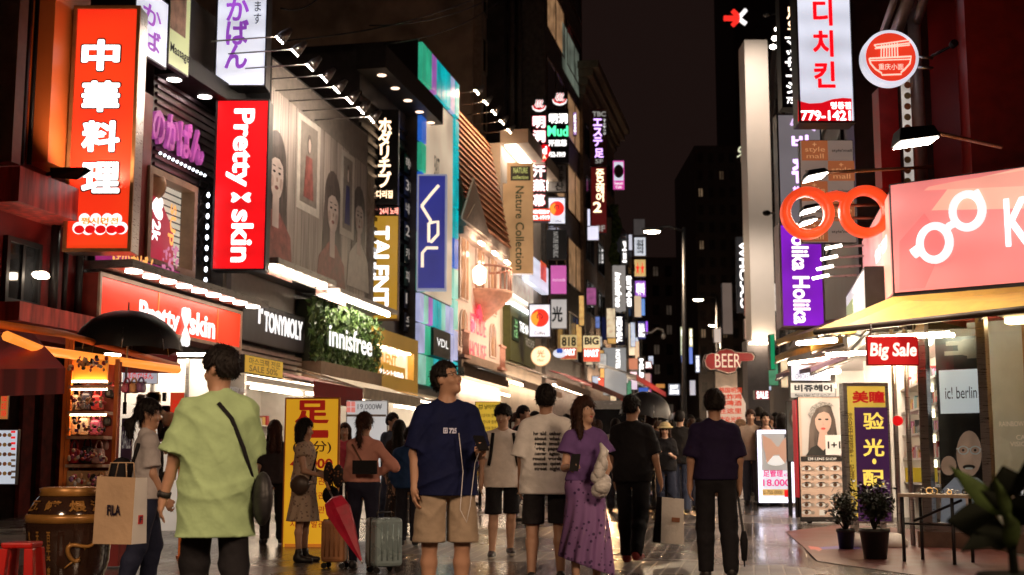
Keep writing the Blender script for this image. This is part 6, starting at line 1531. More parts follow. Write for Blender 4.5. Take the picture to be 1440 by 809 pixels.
s.text('Holika Holika', (1114, 314, 1138, 456), em('pale_letter', (1, .9, .82), 1.0, var=.03), rot=-90, bold=.045)
wc = thing('pillar', 'tall pale grey lit pillar slab standing out against the night sky', 'pillar', GX(1069, 38)); f = front(38)
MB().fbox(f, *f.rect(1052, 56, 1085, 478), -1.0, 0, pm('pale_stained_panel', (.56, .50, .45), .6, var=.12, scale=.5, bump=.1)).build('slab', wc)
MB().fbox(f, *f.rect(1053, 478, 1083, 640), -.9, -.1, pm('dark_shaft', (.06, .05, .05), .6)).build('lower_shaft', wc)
MB().fbox(f, *f.rect(1054, 482, 1085, 484), -.5, .3, LAMP).build('foot_lamp', wc)
for y_, e_ in ((20, 950), (300, 500)):
 q_ = MB(); a_ = W(1092, y_, 37.5); h_ = W(1078, y_, 34.8); q_.tube([a_, h_], .03, BLK, 6); q_.ell(h_, (.12, .12, .08), BLK, 8); q_.build('flood_arm', wc)
 l_ = bpy.data.lights.new('pillar_flood', 'SPOT'); l_.energy = e_; l_.color = (1, .86, .72); l_.spot_size = R(110); l_.spot_blend = .8; l_.shadow_soft_size = .15
 o_ = bpy.data.objects.new('pillar_flood', l_); COL.objects.link(o_); o_.parent = wc; o_.location = h_ + Vector((0, .16, -.1)) - wc.location; o_.rotation_euler = (h_ - W(1069, y_ + 170, 38)).to_track_quat('Z', 'Y').to_euler()
for i, (x, y) in enumerate(((1087, 66), (1090, 54), (1094, 41), (1106, 1))):
 o = MB().ell(W(x, y, 33), (.1, .1, .06), em('bead_lamp', (1, .9, .8), 12, var=0), 8).build('lamp', None, W(x, y, 33)); tag(o, 'small white lamp in the column left of the navy massage sign, %s from the bottom' % ['first', 'second', 'third', 'fourth'][i], 'lamp', 'small lamps beside the navy massage sign')
def rtower(name, label, px0, px1, ztop, mat, **k): return tower(name, label, RW, px0, px1, ztop, mat, **k)
rtower('dark_building', 'dark building behind the purple and grey signs on the right row', 1112, 1218, 16, DARKW, rows=4, cols=3, z0=5, zb=2.9, depth=10, litp=.05)
rtower('dark_building', 'dark building behind the pale pillar slab, farther along the right row', 1078, 1112, 18, pm('dark_brown_wall', (.05, .038, .034), .7), rows=5, cols=5, z0=5, zb=2.9, depth=10, litp=.05)
rtower('pale_block', 'small pale building seen between the far lamps and the pale pillar', 1062, 1078, 10, pm('pale_rose_wall', (.35, .25, .21), .8), rows=2, cols=6, z0=5, zb=2.9, depth=8, litp=.2)
ROWR = [((1036, 333, 1053, 440), 60, (.05, .048, .05), .4, 'WHO.A.U', 'wv', 'dark grey blade sign with white serif capitals, beside the pale pillar'), ((1047, 385, 1054, 415), 50, (.85, .55, .18), .8, '', '', 'amber light box hugging the pale pillar'), ((1047, 417, 1055, 444), 50, (.85, .10, .03), .8, 'iPort', 'wv', 'orange red light box hugging the pale pillar'),
  ((1047, 448, 1055, 477), 50, (.45, .30, .25), .6, '', '', 'dull pink boxes hugging the pale pillar'), ((1050, 488, 1062, 540), 40, (.01, .01, .012), .4, 'LINE FRIENDS', 'wv', 'black blade sign with white capitals behind the beer sign'), ((1064, 492, 1073, 540), 42, (.012, .012, .014), .4, 'SHOES', 'wv', 'black blade sign with small letters right of the beer sign'),
  ((1004, 462, 1014, 482), 75, (.75, .60, .50), .8, '', '', 'cream light box below the far right lamps'), ((957, 460, 962, 500), 95, (.75, .8, .5), .9, '칼국수', 'wv', 'pale yellow-green sign strip left of the lamp post'), ((958, 488, 964, 510), 96, (.25, .35, .85), .9, '', '', 'blue sign strip low behind the lamp post'), ((969, 462, 974, 488), 95, (.85, .75, .4), .9, '명동', 'wv', 'amber sign strip right of the lamp post'),
  ((969, 486, 974, 512), 96, (.2, .3, .85), .9, '', '', 'blue sign strip right of the lamp post'), ((978, 500, 984, 524), 98, (.6, .65, .8), .8, '1204', 'wv', 'white number sign strip in the far dark gap'), ((1062, 549, 1082, 562), 36, (.45, .04, .06), .6, 'SALE', 'w', 'dark pink small banner over the couple on the right'), ((970, 535, 978, 556), 92, (.6, .6, .7), .7, '', '', 'pale flickering light panel low behind the lamp post'),
  ((940, 540, 956, 556), 100, (.35, .4, .5), .6, 'SOFT\nZONE', 'w', 'bluish shop sign in the dark far end'), ((922, 540, 935, 546), 100, (.75, .32, .08), .6, '', '', 'thin orange lit strip in the dark far end'), ((1016, 398, 1030, 470), 68, (.30, .22, .18), .4, '', '', 'blank pale rose board beside the far small lamps'), ((1083, 470, 1090, 520), 34, (.02, .5, .2), .5, '', '', 'thin green lit strip under the pale pillar')]
for i, (px, Y, c, k, t, tc, lab) in enumerate(ROWR):
 s = Sign('sign', lab, front(Y), px, em('right_sign_%d' % i, c, k, base=c), CAS, depth=.3, border=.012, group='small signs far along the right row')
 if t: s.rtext(t, (.25, .06, .8, .94) if tc == 'wv' else (.1, .12, .9, .88), LWHT, rot=-90 if tc == 'wv' else 0, bold=.05)
ar = thing('sign', 'small glowing red and white arrow emblem high against the night sky', 'sign', W(1034, 40, 100)); f = front(100)
m_ = MB(); P = lambda *a: [f.p(*f.uv(*p), 0) for p in a]
RA = em('arrow_red', (1, .03, .02), 1.1); m_.tube(P((1018, 26), (1038, 26)), .22, RA, 6); m_.tube(P((1030, 15), (1040, 25)), .2, RA, 6); m_.tube(P((1030, 36), (1040, 26)), .2, RA, 6); m_.build('red_arrow', ar)
m_ = MB(); m_.tube(P((1049, 14), (1040, 24)), .18, LWHT, 6); m_.tube(P((1049, 34), (1040, 27)), .18, LWHT, 6); m_.build('white_stroke', ar)
sc_ = MB(); f = front(90); put_text(sc_, '9', f, f.rect(1036, 205, 1048, 222), em('pale_script', (.9, .9, .6), .9), n=0, bold=.0, shear=.4); tag(sc_.build('sign_letters', None, W(1040, 222, 90)), 'pale glowing script sign on the dark far block', 'sign')
def slab(name, label, pts, thick, mat, group=None):
 v = [Vector(p) for p in pts]; d = Vector((0, 0, -thick))
 t = thing(name, label, 'awning', v[0], group)
 MB().add(v + [p + d for p in v], [(0, 1, 2, 3), (7, 6, 5, 4), (0, 4, 5, 1), (1, 5, 6, 2), (2, 6, 7, 3), (3, 7, 4, 0)], mat).build('canopy', t)
 a, b = (v[0] + v[1]) / 2, (v[2] + v[3]) / 2
 MB().tube([v[0] + d * 1.4, v[3] + d * 1.4], .03, STEEL, 6).tube([v[1] + d * 1.4, v[2] + d * 1.4], .03, STEEL, 6).build('arm', t)
 MB().tube([v[0].lerp(v[3], .5) + d * 3, v[1].lerp(v[2], .5) + d * 3], .04, LAMP, 8).build('lamp_tube', t)
 return t
g_ = 'awnings of the right row beyond the optician'
slab('awning', 'mustard awning just beyond the corner awning, tilted over the street', [W(1092, 478, 23), W(1150, 464, 18), W(1196, 446, 18.5), W(1150, 452, 24)], .08, YEL, g_)
slab('awning', 'second mustard awning lower down behind the first, beside the pale pillar', [W(1090, 501, 26), W(1140, 486, 21), W(1185, 474, 21.5), W(1130, 482, 27)], .1, pm('ochre_canvas', (.42, .25, .06), .7), g_)
slab('awning', 'dusty violet awning with pale bars above the Bijou hair sign', [W(1091, 527, 24), W(1140, 517, 19.5), W(1216, 489, 20), W(1150, 500, 25)], .07, pm('violet_canvas', (.20, .13, .22), .7), g_)
# ================================================================ things standing in the street
def stand_sign(name, label, px, Y, face, frame, depth=.12, border=.03, turn=0., cat='sign', feet=True, **k):
 f = front(Y) if not turn else turned((px[0] + px[2]) / 2, Y, turn)
 s = Sign(name, label, f, px, face, frame, depth=depth, border=border, cat=cat, **k)
 if feet:
  m = MB(); u0, v0, u1, v1 = s.r
  for u in (u0 + (u1 - u0) * .2, u0 + (u1 - u0) * .8): m.fbox(f, u - .03, 0, u + .03, max(.02, v0), -depth, -.02, frame); m.fbox(f, u - .04, 0, u + .04, .03, -depth - .15, .15, frame)
  m.build('foot', s.root)
 return s
s = stand_sign('standing_sign', 'tall yellow and plum stand sign with Chinese characters for eye tests', (1189, 538, 1253, 736), 15.3, em('mustard_yellow_face', (.62, .44, .06), .55, base=(.62, .44, .08)), STEEL, border=.045, depth=.2)
s.panel((1204, 573, 1250.5, 733), em('plum_panel', (.045, .012, .07), .5, base=(.06, .015, .08)), 'plum_panel')
s.text('美瞳', (1198, 550, 1244, 567), em('dark_red_print', (.6, .02, .02), .55), bold=.055)
YL = em('yellow_print', (.85, .66, .15), .75)
for c, y, h in (('验', 580, 24), ('光', 617, 25), ('·', 645, 8), ('配', 661, 24), ('镜', 694, 26)): s.text(c, (1213 if c != '·' else 1226, y, 1243 if c != '·' else 1232, y + h), YL, n=.014, bold=.035)
s.text(vert('欢迎中国游客·配镜十分钟完成'), (1194, 580, 1201, 728), em('brown_print2', (.25, .12, .02), .2), bold=.01, line=.9)
m = MB()
for px in (1197, 1252): m.lathe([(.05, 0), (.15, .02), (.17, .1), (.12, .17), (.04, .2)], GX(px, 15.2) , pm('white_concrete_foot', (.55, .5, .48), .7), 18)
m.build('weighted_foot', s.root)
s = stand_sign('poster_board', 'contact lens poster board of a long-haired woman above rows of printed eyes', (1124, 558, 1188, 734), 18.8, em('peach_poster', (.62, .42, .32), .12, base=(.66, .48, .38)), BLK, depth=.08, border=.01, cat='poster board')
s.panel((1127, 561, 1187, 641), em('poster_grey', (.62, .55, .52), .12, base=(.6, .55, .52)), 'photo_ground')
f = s.fr
def up(m, pts, mat, n): m.prism([f.uv(*p) for p in pts], f, n, n + .003, mat)
PS_ = em('poster_skin', (.72, .50, .42), .12, base=(.6, .40, .32)); m = MB()
up(m, [(1136, 641), (1138, 600), (1144, 575), (1156, 566), (1168, 572), (1174, 590), (1177, 612), (1172, 641)], PHR, .012)
up(m, [(1150, 612), (1163, 612), (1166, 626), (1178, 632), (1180, 641), (1133, 641), (1140, 630), (1148, 626)], pm('poster_black_dress', (.02, .02, .02), .5), .016)
up(m, [(1152, 606), (1162, 606), (1165, 626), (1157, 634), (1149, 626)], PS_, .020)
up(m, el2(1157, 592, 11.5, 18, 24), PS_, .024)
up(m, [(1145, 590), (1147, 577), (1156, 572), (1167, 576), (1169, 590), (1165, 582), (1158, 579), (1150, 582)], PHR, .028)
for x in (1152, 1162): up(m, el2(x, 590, 2.6, 1.3, 10), INKB, .028)
up(m, el2(1157, 603, 3.4, 1.6, 12), em('poster_lips', (.7, .08, .06), .4), .028); up(m, [(1156, 592), (1157.5, 597), (1159, 598), (1156, 598.5)], em('poster_skin_b', (.60, .38, .32), .4), .028)
up(m, [(1136, 583), (1140, 572), (1152, 565), (1168, 567), (1172, 572), (1160, 570), (1148, 574), (1141, 586)], pm('check_beret', (.35, .33, .32), .7, var=.8, scale=60), .031)
m.build('portrait_print', s.face)
s.panel((1160, 612, 1184, 640), INKW, 'price_card', n=.036); s.text('1+1', (1163, 621, 1181, 631), INKB, n=.040, bold=.04)
s.panel((1126, 642, 1187, 649), INKB, 'title_band', n=.010); s.text('EM LENS SHOP', (1136, 643.5, 1176, 647.5), INKW, n=.016)
m = MB()
for i, y in enumerate((659, 671, 682, 699, 710, 721)):
 for j, x in enumerate((1136, 1156, 1176)):
  if i == 5 and j > 0:
   up(m, [(x - 4, y - 4), (x + 4, y - 4), (x + 4, y + 4), (x - 4, y + 4)], INKW, .008); continue
  up(m, el2(x - 2, y, 7, 3.2, 12), INKW, .008); up(m, el2(x - 2, y - .2, 2.8, 2.8, 12), pm('iris_brown', (.12, .06, .03), .4), .012); up(m, [(x - 9, y - 1.5), (x - 4, y - 4), (x + 2, y - 4), (x + 6, y - 1), (x + 2, y - 2.8), (x - 4, y - 2.8)], INKB, .016); up(m, el2(x + 7, y, 2.6, 2.6, 10), pm('lens_grey', (.4, .34, .3), .4), .012)
m.build('eye_prints', s.face)
s.panel((1126, 727, 1187, 733), INKB, 'foot_band', n=.010)
b_ = MB().fbox(f, *f.rect(1122, 562, 1125, 700), -.3, -.05, em('red_side', (.6, .03, .04), .5)).build('side_board', s.root)
s = Sign('sign', 'white and grey hair salon name board above the lens poster', front(20), (1111, 538, 1175, 560), em('offwhite_face', (.72, .68, .62), .62), BLK, depth=.1, border=.01)
s.text('비쥬헤어', (1117, 541, 1170, 551), INKB, bold=.06); s.panel((1112, 552.5, 1174, 559.5), em('grey_strip', (.5, .47, .44), .6)); s.text('Bijou Hair·ビジュヘア', (1118, 553.5, 1168, 558.5), INKB, n=.012, bold=.02)
MB().tube([s.fr.p(s.fr.uv(1120, 560)[0], 0, -.05), s.fr.p(*s.fr.uv(1120, 560), -.05)], .03, BLK).tube([s.fr.p(s.fr.uv(1168, 560)[0], 0, -.05), s.fr.p(*s.fr.uv(1168, 560), -.05)], .03, BLK).build('post', s.root)
s = Sign('sign', 'white glowing pub board partly hidden by the violet awning', front(20.8), (1112, 513, 1168, 536), WHT, BLK, depth=.1, border=.01); s.text('CHICKEN & PUB 2F', (1118, 526, 1164, 533), em('grey_print', (.4, .38, .4), .4))
s = stand_sign('poster_board', 'dark poster board with a woman face left of the lens poster', (1106, 564, 1122, 650), 20.5, pm('slate_poster', (.10, .11, .12), .5), BLK, depth=.06, border=.01, cat='poster board')
m = MB(); f = s.fr; up(m, el2(1117, 588, 8, 16, 18), PHR, .008); up(m, el2(1118, 588, 5, 10, 18), PS_, .012); m.build('portrait_print', s.face)
s = stand_sign('light_box', 'white glowing foot-care light box showing a massage photo and eighteen thousand price', (1066, 605, 1117, 707), 22.6, WHT, BLK, depth=.2, border=.01, cat='light box')
GLW = em('halo_white', (.85, .82, 1), 2.2, var=0)
f = s.fr; u0, v0, u1, v1 = s.r
MB().ring_frame(f, u0, v0, u1, v1, .055, .0, .03, GLW).build('glow_frame', s.root)
s.panel((1070, 609, 1113, 662), em('massage_photo_bg', (.62, .60, .58), .38), 'photo')
m = MB(); SKN = em('massage_skin', (.80, .46, .32), .4)
up(m, [(1072, 612), (1084, 618), (1092, 628), (1088, 640), (1078, 652), (1076, 638), (1073, 628)], SKN, .014); up(m, [(1108, 612), (1100, 620), (1094, 630), (1096, 642), (1104, 652), (1108, 636)], SKN, .014); up(m, el2(1091, 648, 14, 7, 16), em('towel_white', (.9, .88, .85), .7), .011); up(m, el2(1091, 634, 9, 6, 14), SKN, .017); m.build('hands_print', s.face)
s.panel((1103, 611, 1112, 619), pm('dark_tag', (.05, .06, .09)), 'floor_tag', n=.014); s.text('4F', (1104, 612, 1111, 618), INKW, n=.02, bold=.04)
MG = em('magenta_print2', (.75, .03, .25), .7)
s.text('足管理', (1073, 661, 1101, 671), MG, bold=.03); s.text('45분', (1102, 665, 1112, 671), MG); s.text('18.000', (1073, 674, 1111, 684), MG, bold=.03)
s.panel((1070, 688, 1113, 697), em('amber_band', (.85, .55, .2), .6), 'amber_band'); s.text('02-755-0000', (1071, 690, 1100, 695), em('brown_print3', (.3, .1, .02), .2), n=.012); s.panel((1103, 689, 1112, 699), REDLET, 'red_stamp', n=.012)
bt = thing('beer_sign_stand', 'red pointing-hand beer sign on a white column board with red Chinese lettering', 'sign stand', GX(1023, 25, 1)); f = front(25)
OUT = [(990, 508), (993, 499), (1000, 496), (1006, 497), (1011, 492), (1020, 490), (1029, 491), (1034, 495), (1058, 496), (1062, 501), (1060, 507), (1052, 508), (1043, 508), (1041, 514), (1036, 518), (1034, 524), (1024, 526), (1014, 523), (1006, 520), (998, 521), (992, 516)]
def infl(k): cx, cy = 1024, 508; return [f.uv(cx + (x - cx) * k, cy + (y - cy) * (1 + (k - 1) * 1.8)) for x, y in OUT]
hd = MB().prism(infl(1.03), f, -.16, 0, BLK).build('hand_board', bt)
MB().prism(infl(.985), f, .002, .012, pm('chrome_edge', (.35, .25, .22), .3, .8)).build('edge_band', hd)
MB().prism(infl(.94), f, .014, .03, em('beer_red', (.42, .006, .008), .3, var=.6, scale=2.2)).build('red_face', hd)
m = MB(); put_text(m, 'BEER', f, f.rect(1005, 498, 1041, 517), em('beer_letters', (1, .72, .55), .7), n=.036, bold=.0); m.build('lettering', hd)
MB().fbox(f, *f.rect(1007, 522, 1037, 545), -.12, -.02, pm('cream_column', (.55, .46, .38), .6)).build('column', bt)
r = f.rect(996, 542, 1049, 640);
MB().prism([(r[0], 0), (r[2], 0), (r[2], r[3] - .35), (r[2] - .12, r[3] - .08), (r[2] - .35, r[3]), (r[0] + .35, r[3]), (r[0] + .12, r[3] - .08), (r[0], r[3] - .35)], f, -.2, 0, em('cream_board', (.62, .48, .38), .42, base=(.6, .5, .42))).build('board', bt)
m = MB()
for t, y in (('韩国明洞', 545), ('吃炸鸡', 554), ('喝啤酒', 563), ('在这里', 574), ('欢迎光临', 586)): put_text(m, t, f, f.rect(1011, y, 1043, y + 8), em('red_print4', (.75, .10, .04), .5), n=.006, bold=.03)
m.build('lettering', bt)
m = MB(); up(m, el2(1041, 596, 8, 7, 16), pm('food_brown', (.2, .11, .05), .6, var=.6, scale=30), .006); m.build('food_photo', bt)
yb = turned(438, 15.2, -4)
s = Sign('standing_banner', 'bright yellow standing banner with big red character and black won price', yb, (398, 559, 476, 790), em('banner_yellow', (.82, .40, .015), .55, base=(.85, .5, .03), var=.12), pm('banner_orange', (.6, .2, .03), .6), depth=.06, border=.02, cat='banner')
RP = em('banner_red', (.42, .015, .008), .4)
s.text('足', (415, 563, 463, 596), RP, bold=.06); s.text('一', (415, 605, 462, 616), RP, bold=.06); s.text('(60分)', (412, 620, 466, 638), em('banner_black', (.05, .02, .01), .1), bold=.02); s.text('45,000', (408, 645, 468, 661), RP, bold=.04)
for i in range(4): s.text('지압 · 발관리', (408, 672 + i * 20, 466, 682 + i * 20), RP, bold=.01)
s.panel((400, 765, 475, 788), em('banner_orange_foot', (.75, .22, .02), .45), 'orange_foot'); s.text('755-1155', (404, 770, 472, 783), INKW, n=.012, bold=.01)
s = stand_sign('price_board', 'white standing price board with red logo squares behind the yellow banner', (486, 563, 545, 690), 19, em('cool_white_board', (.72, .70, .68), .62), STEEL, depth=.1, border=.015, cat='sign')
s.text('19,000₩', (503, 568, 537, 577), em('grey_print2', (.2, .18, .18), .2), bold=.0); s.panel((488, 583, 543, 586), STEEL)
for i in range(2):
 for j in range(2): s.panel((487.5 + j * 6.5, 565 + i * 8, 493 + j * 6.5, 572 + i * 8), em('pink_square', (.9, .25, .2), .7), 'logo_square', n=.012)
s = stand_sign('price_board', 'yellow notice board behind the man with the backpack', (668, 565, 704, 640), 23, em('notice_yellow', (.78, .50, .05), .6), BLK, depth=.08, border=.01, cat='sign')
s.text('🐱 냥이카페', (673, 569, 700, 576), INKB, bold=.03);
for i in range(4): s.text('고양이와 함께', (675, 582 + i * 9, 698, 587 + i * 9), em('brown_print', (.3, .1, .02), .2))
LG = 'street lamps along the street'
def street_lamp(label, px, Y, ytop, arm_px, r=.09, k=60):
 b = GX(px, Y, 1); t = thing('street_lamp', label, 'street lamp', b, LG)
 top = W(px, ytop, Y); h = W(arm_px, ytop + 6, Y)
 MB().tube([b, b.lerp(top, .4), top], [r * 1.2, r, r * .7], DGREY, 10).build('pole', t)
 MB().tube([top - Vector((0, 0, .15)), top.lerp(h, .5) + Vector((0, 0, .12)), h + Vector((0, 0, .12))], [.06, .05, .05], DGREY, 8).build('arm', t)
 hd = MB().ell(h + Vector((0, 0, .08)), (.42, .18, .09), DGREY, 12).build('lamp_head', t)
 MB().ell(h, (.30, .13, .07), em('street_lamp_glow', (1, .82, .58), k, var=0), 12).build('lamp_glass', hd)
 l = bpy.data.lights.new('lamp_light', 'SPOT'); l.energy = 55 * Y; l.color = (1, .74, .48); l.spot_size = R(170); l.spot_blend = .4; l.shadow_soft_size = .3
 o = bpy.data.objects.new('lamp_light', l); COL.objects.link(o); o.parent = t; o.location = h - Vector((0, 0, .12)) - b
 return t
street_lamp('tall grey street lamp with the brightest lamp on a long left arm', 962, 46, 320, 917)
street_lamp('slim dark street lamp farther off, second tallest, right of the tall one', 1008, 78, 416, 982, .10, 45)
street_lamp('small distant street lamp with warm glow below the second one', 1013, 100, 452, 1002, .09, 40)
street_lamp('smallest street lamp lowest in the far gap', 1001, 115, 484, 992, .09, 40)
m = MB(); a = W(924, 462, 60)
cc = thing('security_camera', 'white dome security camera curling from a bracket at the far left row', 'camera', a)
MB().tube([W(903, 468, 60), W(916, 468, 60), W(924, 462, 60), W(932, 464, 60), W(933, 470, 60)], .05, WHITEP, 6).build('arm', cc); MB().ell(W(933, 473, 60), (.11, .11, .14), WHITEP, 10).build('dome', cc)
def fill_lamp(label, x, y, z, ax, e):  # added lamp out of view, lights the people from the front
 t = thing('street_lamp', label, 'street lamp', (x, y, 0), LG)
 MB().tube([(x, y, 0), (x, y, z)], [.09, .06], DGREY, 10).build('pole', t); MB().tube([(x, y, z - .1), ((x + ax) / 2, y, z + .1), (ax, y, z + .1)], .04, DGREY, 8).build('arm', t)
 h = MB().ell((ax, y, z + .06), (.42, .18, .09), DGREY, 12).build('lamp_head', t); MB().ell((ax, y, z - .02), (.3, .14, .07), em('fill_lamp_glow', (1, .80, .58), 30, var=0), 12).build('lamp_glass', h)
 l = bpy.data.lights.new('lamp_light', 'SPOT'); l.energy = e; l.color = (1, .68, .44); l.spot_size = R(165); l.spot_blend = .5; l.shadow_soft_size = .9
 o = bpy.data.objects.new('lamp_light', l); COL.objects.link(o); o.parent = t; o.location = (ax - x, 0, z - .12)
fill_lamp('added fill lamp on the left kerb, out of view', -6.0, .5, 5.6, -4.4, 2100)
fill_lamp('added fill lamp on the right kerb, out of view', 6.4, 1.5, 5.6, 4.6, 2400)
CY = 23
car = thing('van', 'white van facing us with headlights on, half hidden by the crowd', 'van', GX(893, CY)); cx = GX(893, CY).x
WP = pm('white_car_paint', (.62, .60, .57), .25, var=.04, coat=.6)
def ring_(pts, y): return [(cx + x, CY + y, z) for x, z in pts]
def loft(m, secs, mat):
 k = len(secs[0]); vs = [p for s_ in secs for p in s_]; fs = []
 for i in range(len(secs) - 1):
  for j in range(k): fs.append((i * k + j, i * k + (j + 1) % k, (i + 1) * k + (j + 1) % k, (i + 1) * k + j))
 fs.append(tuple(range(k))[::-1]); fs.append(tuple((len(secs) - 1) * k + j for j in range(k)))
 m.add(vs, fs, mat, False)
def sec(w, z0, z1, wt): return [(-w, z0), (w, z0), (w + .02, (z0 + z1) * .5), (wt + .04, z1 - .12), (wt - .05, z1), (-wt + .05, z1), (-wt - .04, z1 - .12), (-w - .02, (z0 + z1) * .5)]
m = MB(); loft(m, [ring_(sec(.78, .35, .85, .74), 0), ring_(sec(.86, .25, .98, .84), .25), ring_(sec(.90, .22, 1.12, .86), .8), ring_(sec(.92, .22, 1.16, .88), 1.05), ring_(sec(.92, .22, 1.16, .88), 4.3), ring_(sec(.86, .3, 1.1, .82), 4.5)], WP); m.build('body', car, bevel=.03)
m = MB(); loft(m, [ring_(sec(.84, 1.1, 1.18, .84), .98), ring_(sec(.86, 1.1, 1.75, .74), 1.55), ring_(sec(.86, 1.1, 1.95, .72), 2.1), ring_(sec(.86, 1.1, 1.97, .72), 4.2), ring_(sec(.84, 1.1, 1.85, .70), 4.4)], WP); m.build('cabin', car, bevel=.03)
m = MB(); m.add([(cx - .78, CY + 1.0, 1.2), (cx + .78, CY + 1.0, 1.2), (cx + .68, CY + 1.62, 1.76), (cx - .68, CY + 1.62, 1.76)], [(0, 1, 2, 3)], DGLASS); m.build('windscreen', car).location.y -= .06
for q in (-1, 1):
 m = MB(); m.ell((cx + q * .62, CY + .1, .72), (.17, .12, .09), em('headlight_glow', (1, .66, .36), 26, var=0), 12); hl = m.build('headlight', car)
 m = MB(); m.lathe([(.31, -.11), (.33, -.06), (.33, .06), (.31, .11)], (0, 0, 0), pm('tyre_rubber', (.015, .015, .015), .8), 22)
 for yy in (.9, 3.6):
  w_ = MB(); w_.tube([(cx + q * .76, CY + yy, .33), (cx + q * .92, CY + yy, .33)], .33, pm('tyre_rubber', (.015, .015, .015), .8), 22); wo = w_.build('wheel', car)
  MB().tube([(cx + q * .925, CY + yy, .33), (cx + q * .935, CY + yy, .33)], .2, STEEL, 16).build('rim', wo)
 MB().ell((cx + q * 1.0, CY + 1.15, 1.2), (.12, .06, .09), WP, 10).build('mirror', car)
 m = MB(); m.fbox(Fr((cx + q * .93, CY, 0), (0, 1, 0)), 1.7, 1.2, 3.9, 1.7, -.02, .02, DGLASS); m.build('side_window', car)
 hs = bpy.data.lights.new('headlight_beam', 'SPOT'); hs.energy = 850; hs.color = (1, .55, .25); hs.spot_size = R(75); hs.spot_blend = .6; hs.shadow_soft_size = .08
 ho = bpy.data.objects.new('headlight_beam', hs); COL.objects.link(ho); ho.parent = car; ho.location = Vector((cx + q * .62, CY - .06, .72)) - car.location; ho.rotation_euler = (R(84), 0, R(180))
 ho.rotation_euler = (R(83), 0, R(180) + q * R(-3))
MB().fbox(front(CY), cx - .5, .45, cx + .5, .62, .0, .02, BLK).build('grille', car)
MB().fbox(front(CY - .02), cx - .26, .33, cx + .26, .44, .0, .03, WHITEP).build('number_plate', car)
car.location.z += gnd(CY)
def umbrella(label, px, ytop, Y, wpx, hpx, cat='umbrella', name='umbrella', pole_to=None, tilt=0., sag=.1):
 c = W(px, ytop, Y); s_ = Y / F; Rr = wpx / 2 * s_; H = hpx * s_
 t = thing(name, label, cat, c - Vector((0, 0, 1.0))); m = MB(); n = 8; k = 6; vs, fs = [], []
 BC = pm('black_umbrella_cloth', (.012, .011, .012), .45, var=.2)
 NS = n * 4
 T = Matrix.Rotation(R(tilt), 3, 'Y')
 for i in range(k + 1):
  q = i / k; rr = Rr * math.sin(q * math.pi / 2 * .98); z = -H * (1 - math.cos(q * math.pi / 2 * .98))
  for j in range(NS):
   a = 2 * math.pi * j / NS; seg = (j % 4) / 4; pinch = 1 - .06 * q * math.sin(math.pi * seg)
   vs.append(c + T @ Vector((rr * pinch * math.cos(a + .2), rr * pinch * math.sin(a + .2), z + .05 * q * H * math.sin(math.pi * seg))))
 for i in range(k):
  for j in range(NS): fs.append((i * NS + j, (i + 1) * NS + j, (i + 1) * NS + (j + 1) % NS, i * NS + (j + 1) % NS))
 m.add(vs, fs, BC, True); m.build('canopy', t)
 m = MB()
 for j in range(n):
  a = 2 * math.pi * j / n
  m.tube([c + T @ Vector((Rr * math.sin(q * math.pi / 2 * .98) * math.cos(a + .2), Rr * math.sin(q * math.pi / 2 * .98) * math.sin(a + .2), -H * (1 - math.cos(q * math.pi / 2 * .98)) - .012)) for q in np.linspace(.02, 1, 7)], .006, STEEL, 4)
 m.build('ribs', t)
 e = pole_to or (c + T @ Vector((0, 0, -.95)))
 MB().tube([c + T @ Vector((0, 0, .09)), c, e], [.006, .012, .012], STEEL, 6).build('shaft', t)
 MB().tube([Vector(e), Vector(e) - Vector((0, 0, .12))], .02, BLK, 8).build('handle', t)
 return t
umbrella('big black umbrella opened over the bag stall on the left', 181, 437, 13.2, 152, 60)
umbrella('black umbrella held up among the far crowd before the white van', 912, 551, 20.6, 76, 38, tilt=8)
SY = 12.6; ff = front(SY)
st = thing('market_stall', 'orange-framed bag stall with lit shelves under a red awning', 'market stall', GX(120, SY))
m = MB()
for px, y0 in ((88, 470), (94, 470), (160, 505)): m.fbox(ff, ff.uv(px, 600)[0] - .018, 0.02, ff.uv(px, 600)[0] + .018, ff.uv(px, y0)[1], -.06, -.02, ORANGEP)
m.tube([W(-10, 455, 10.5), W(90, 470, 12.2), W(250, 515, 14.5)], .035, ORANGEP, 8); m.tube([W(10, 473, 10.5), W(60, 493, 12), W(250, 520, 14.0)], .045, em('orange_strip_light', (1, .30, .04), 1.1), 8)
m.build('frame', st)
MB().fbox(ff, *ff.rect(98, 505, 148, 535), -.10, -.07, em('orange_panel', (.62, .2, .02), .5, base=(.7, .25, .03))).build('side_panel', st)
for y in (542, 578, 613, 653): v = ff.uv(120, y)[1]; MB().fbox(ff, ff.uv(94, 600)[0], v - .03, ff.uv(146, 600)[0], v, -.35, .0, pm('stall_shelf', (.6, .42, .3), .5)).build('shelf', st)
MB().fbox(ff, ff.uv(94, 600)[0], .5, ff.uv(150, 600)[0], ff.uv(120, 505)[1], -.42, -.38, pm('stall_back', (.35, .07, .05), .7)).build('back_board', st)
MB().fbox(ff, ff.uv(96, 600)[0], .05, ff.uv(150, 600)[0], ff.uv(120, 655)[1] - .05, -.4, -.02, pm('stall_box', (.55, .32, .16), .6)).build('base_cabinet', st)
for y in (534, 545, 581): v = ff.uv(120, y)[1]; MB().fbox(ff, ff.uv(97, 600)[0], v - .025, ff.uv(146, 600)[0], v - .005, -.06, -.02, em('shelf_led', (1, .66, .36), 22, var=0)).build('shelf_lamp', st)
BAGC = [((.5, .38, .28), 'cream'), ((.04, .04, .07), 'navy'), ((.42, .03, .04), 'red'), ((.015, .013, .015), 'black'), ((.30, .05, .12), 'wine'), ((.58, .30, .14), 'tan'), ((.25, .12, .30), 'violet'), ((.55, .35, .32), 'pink')]
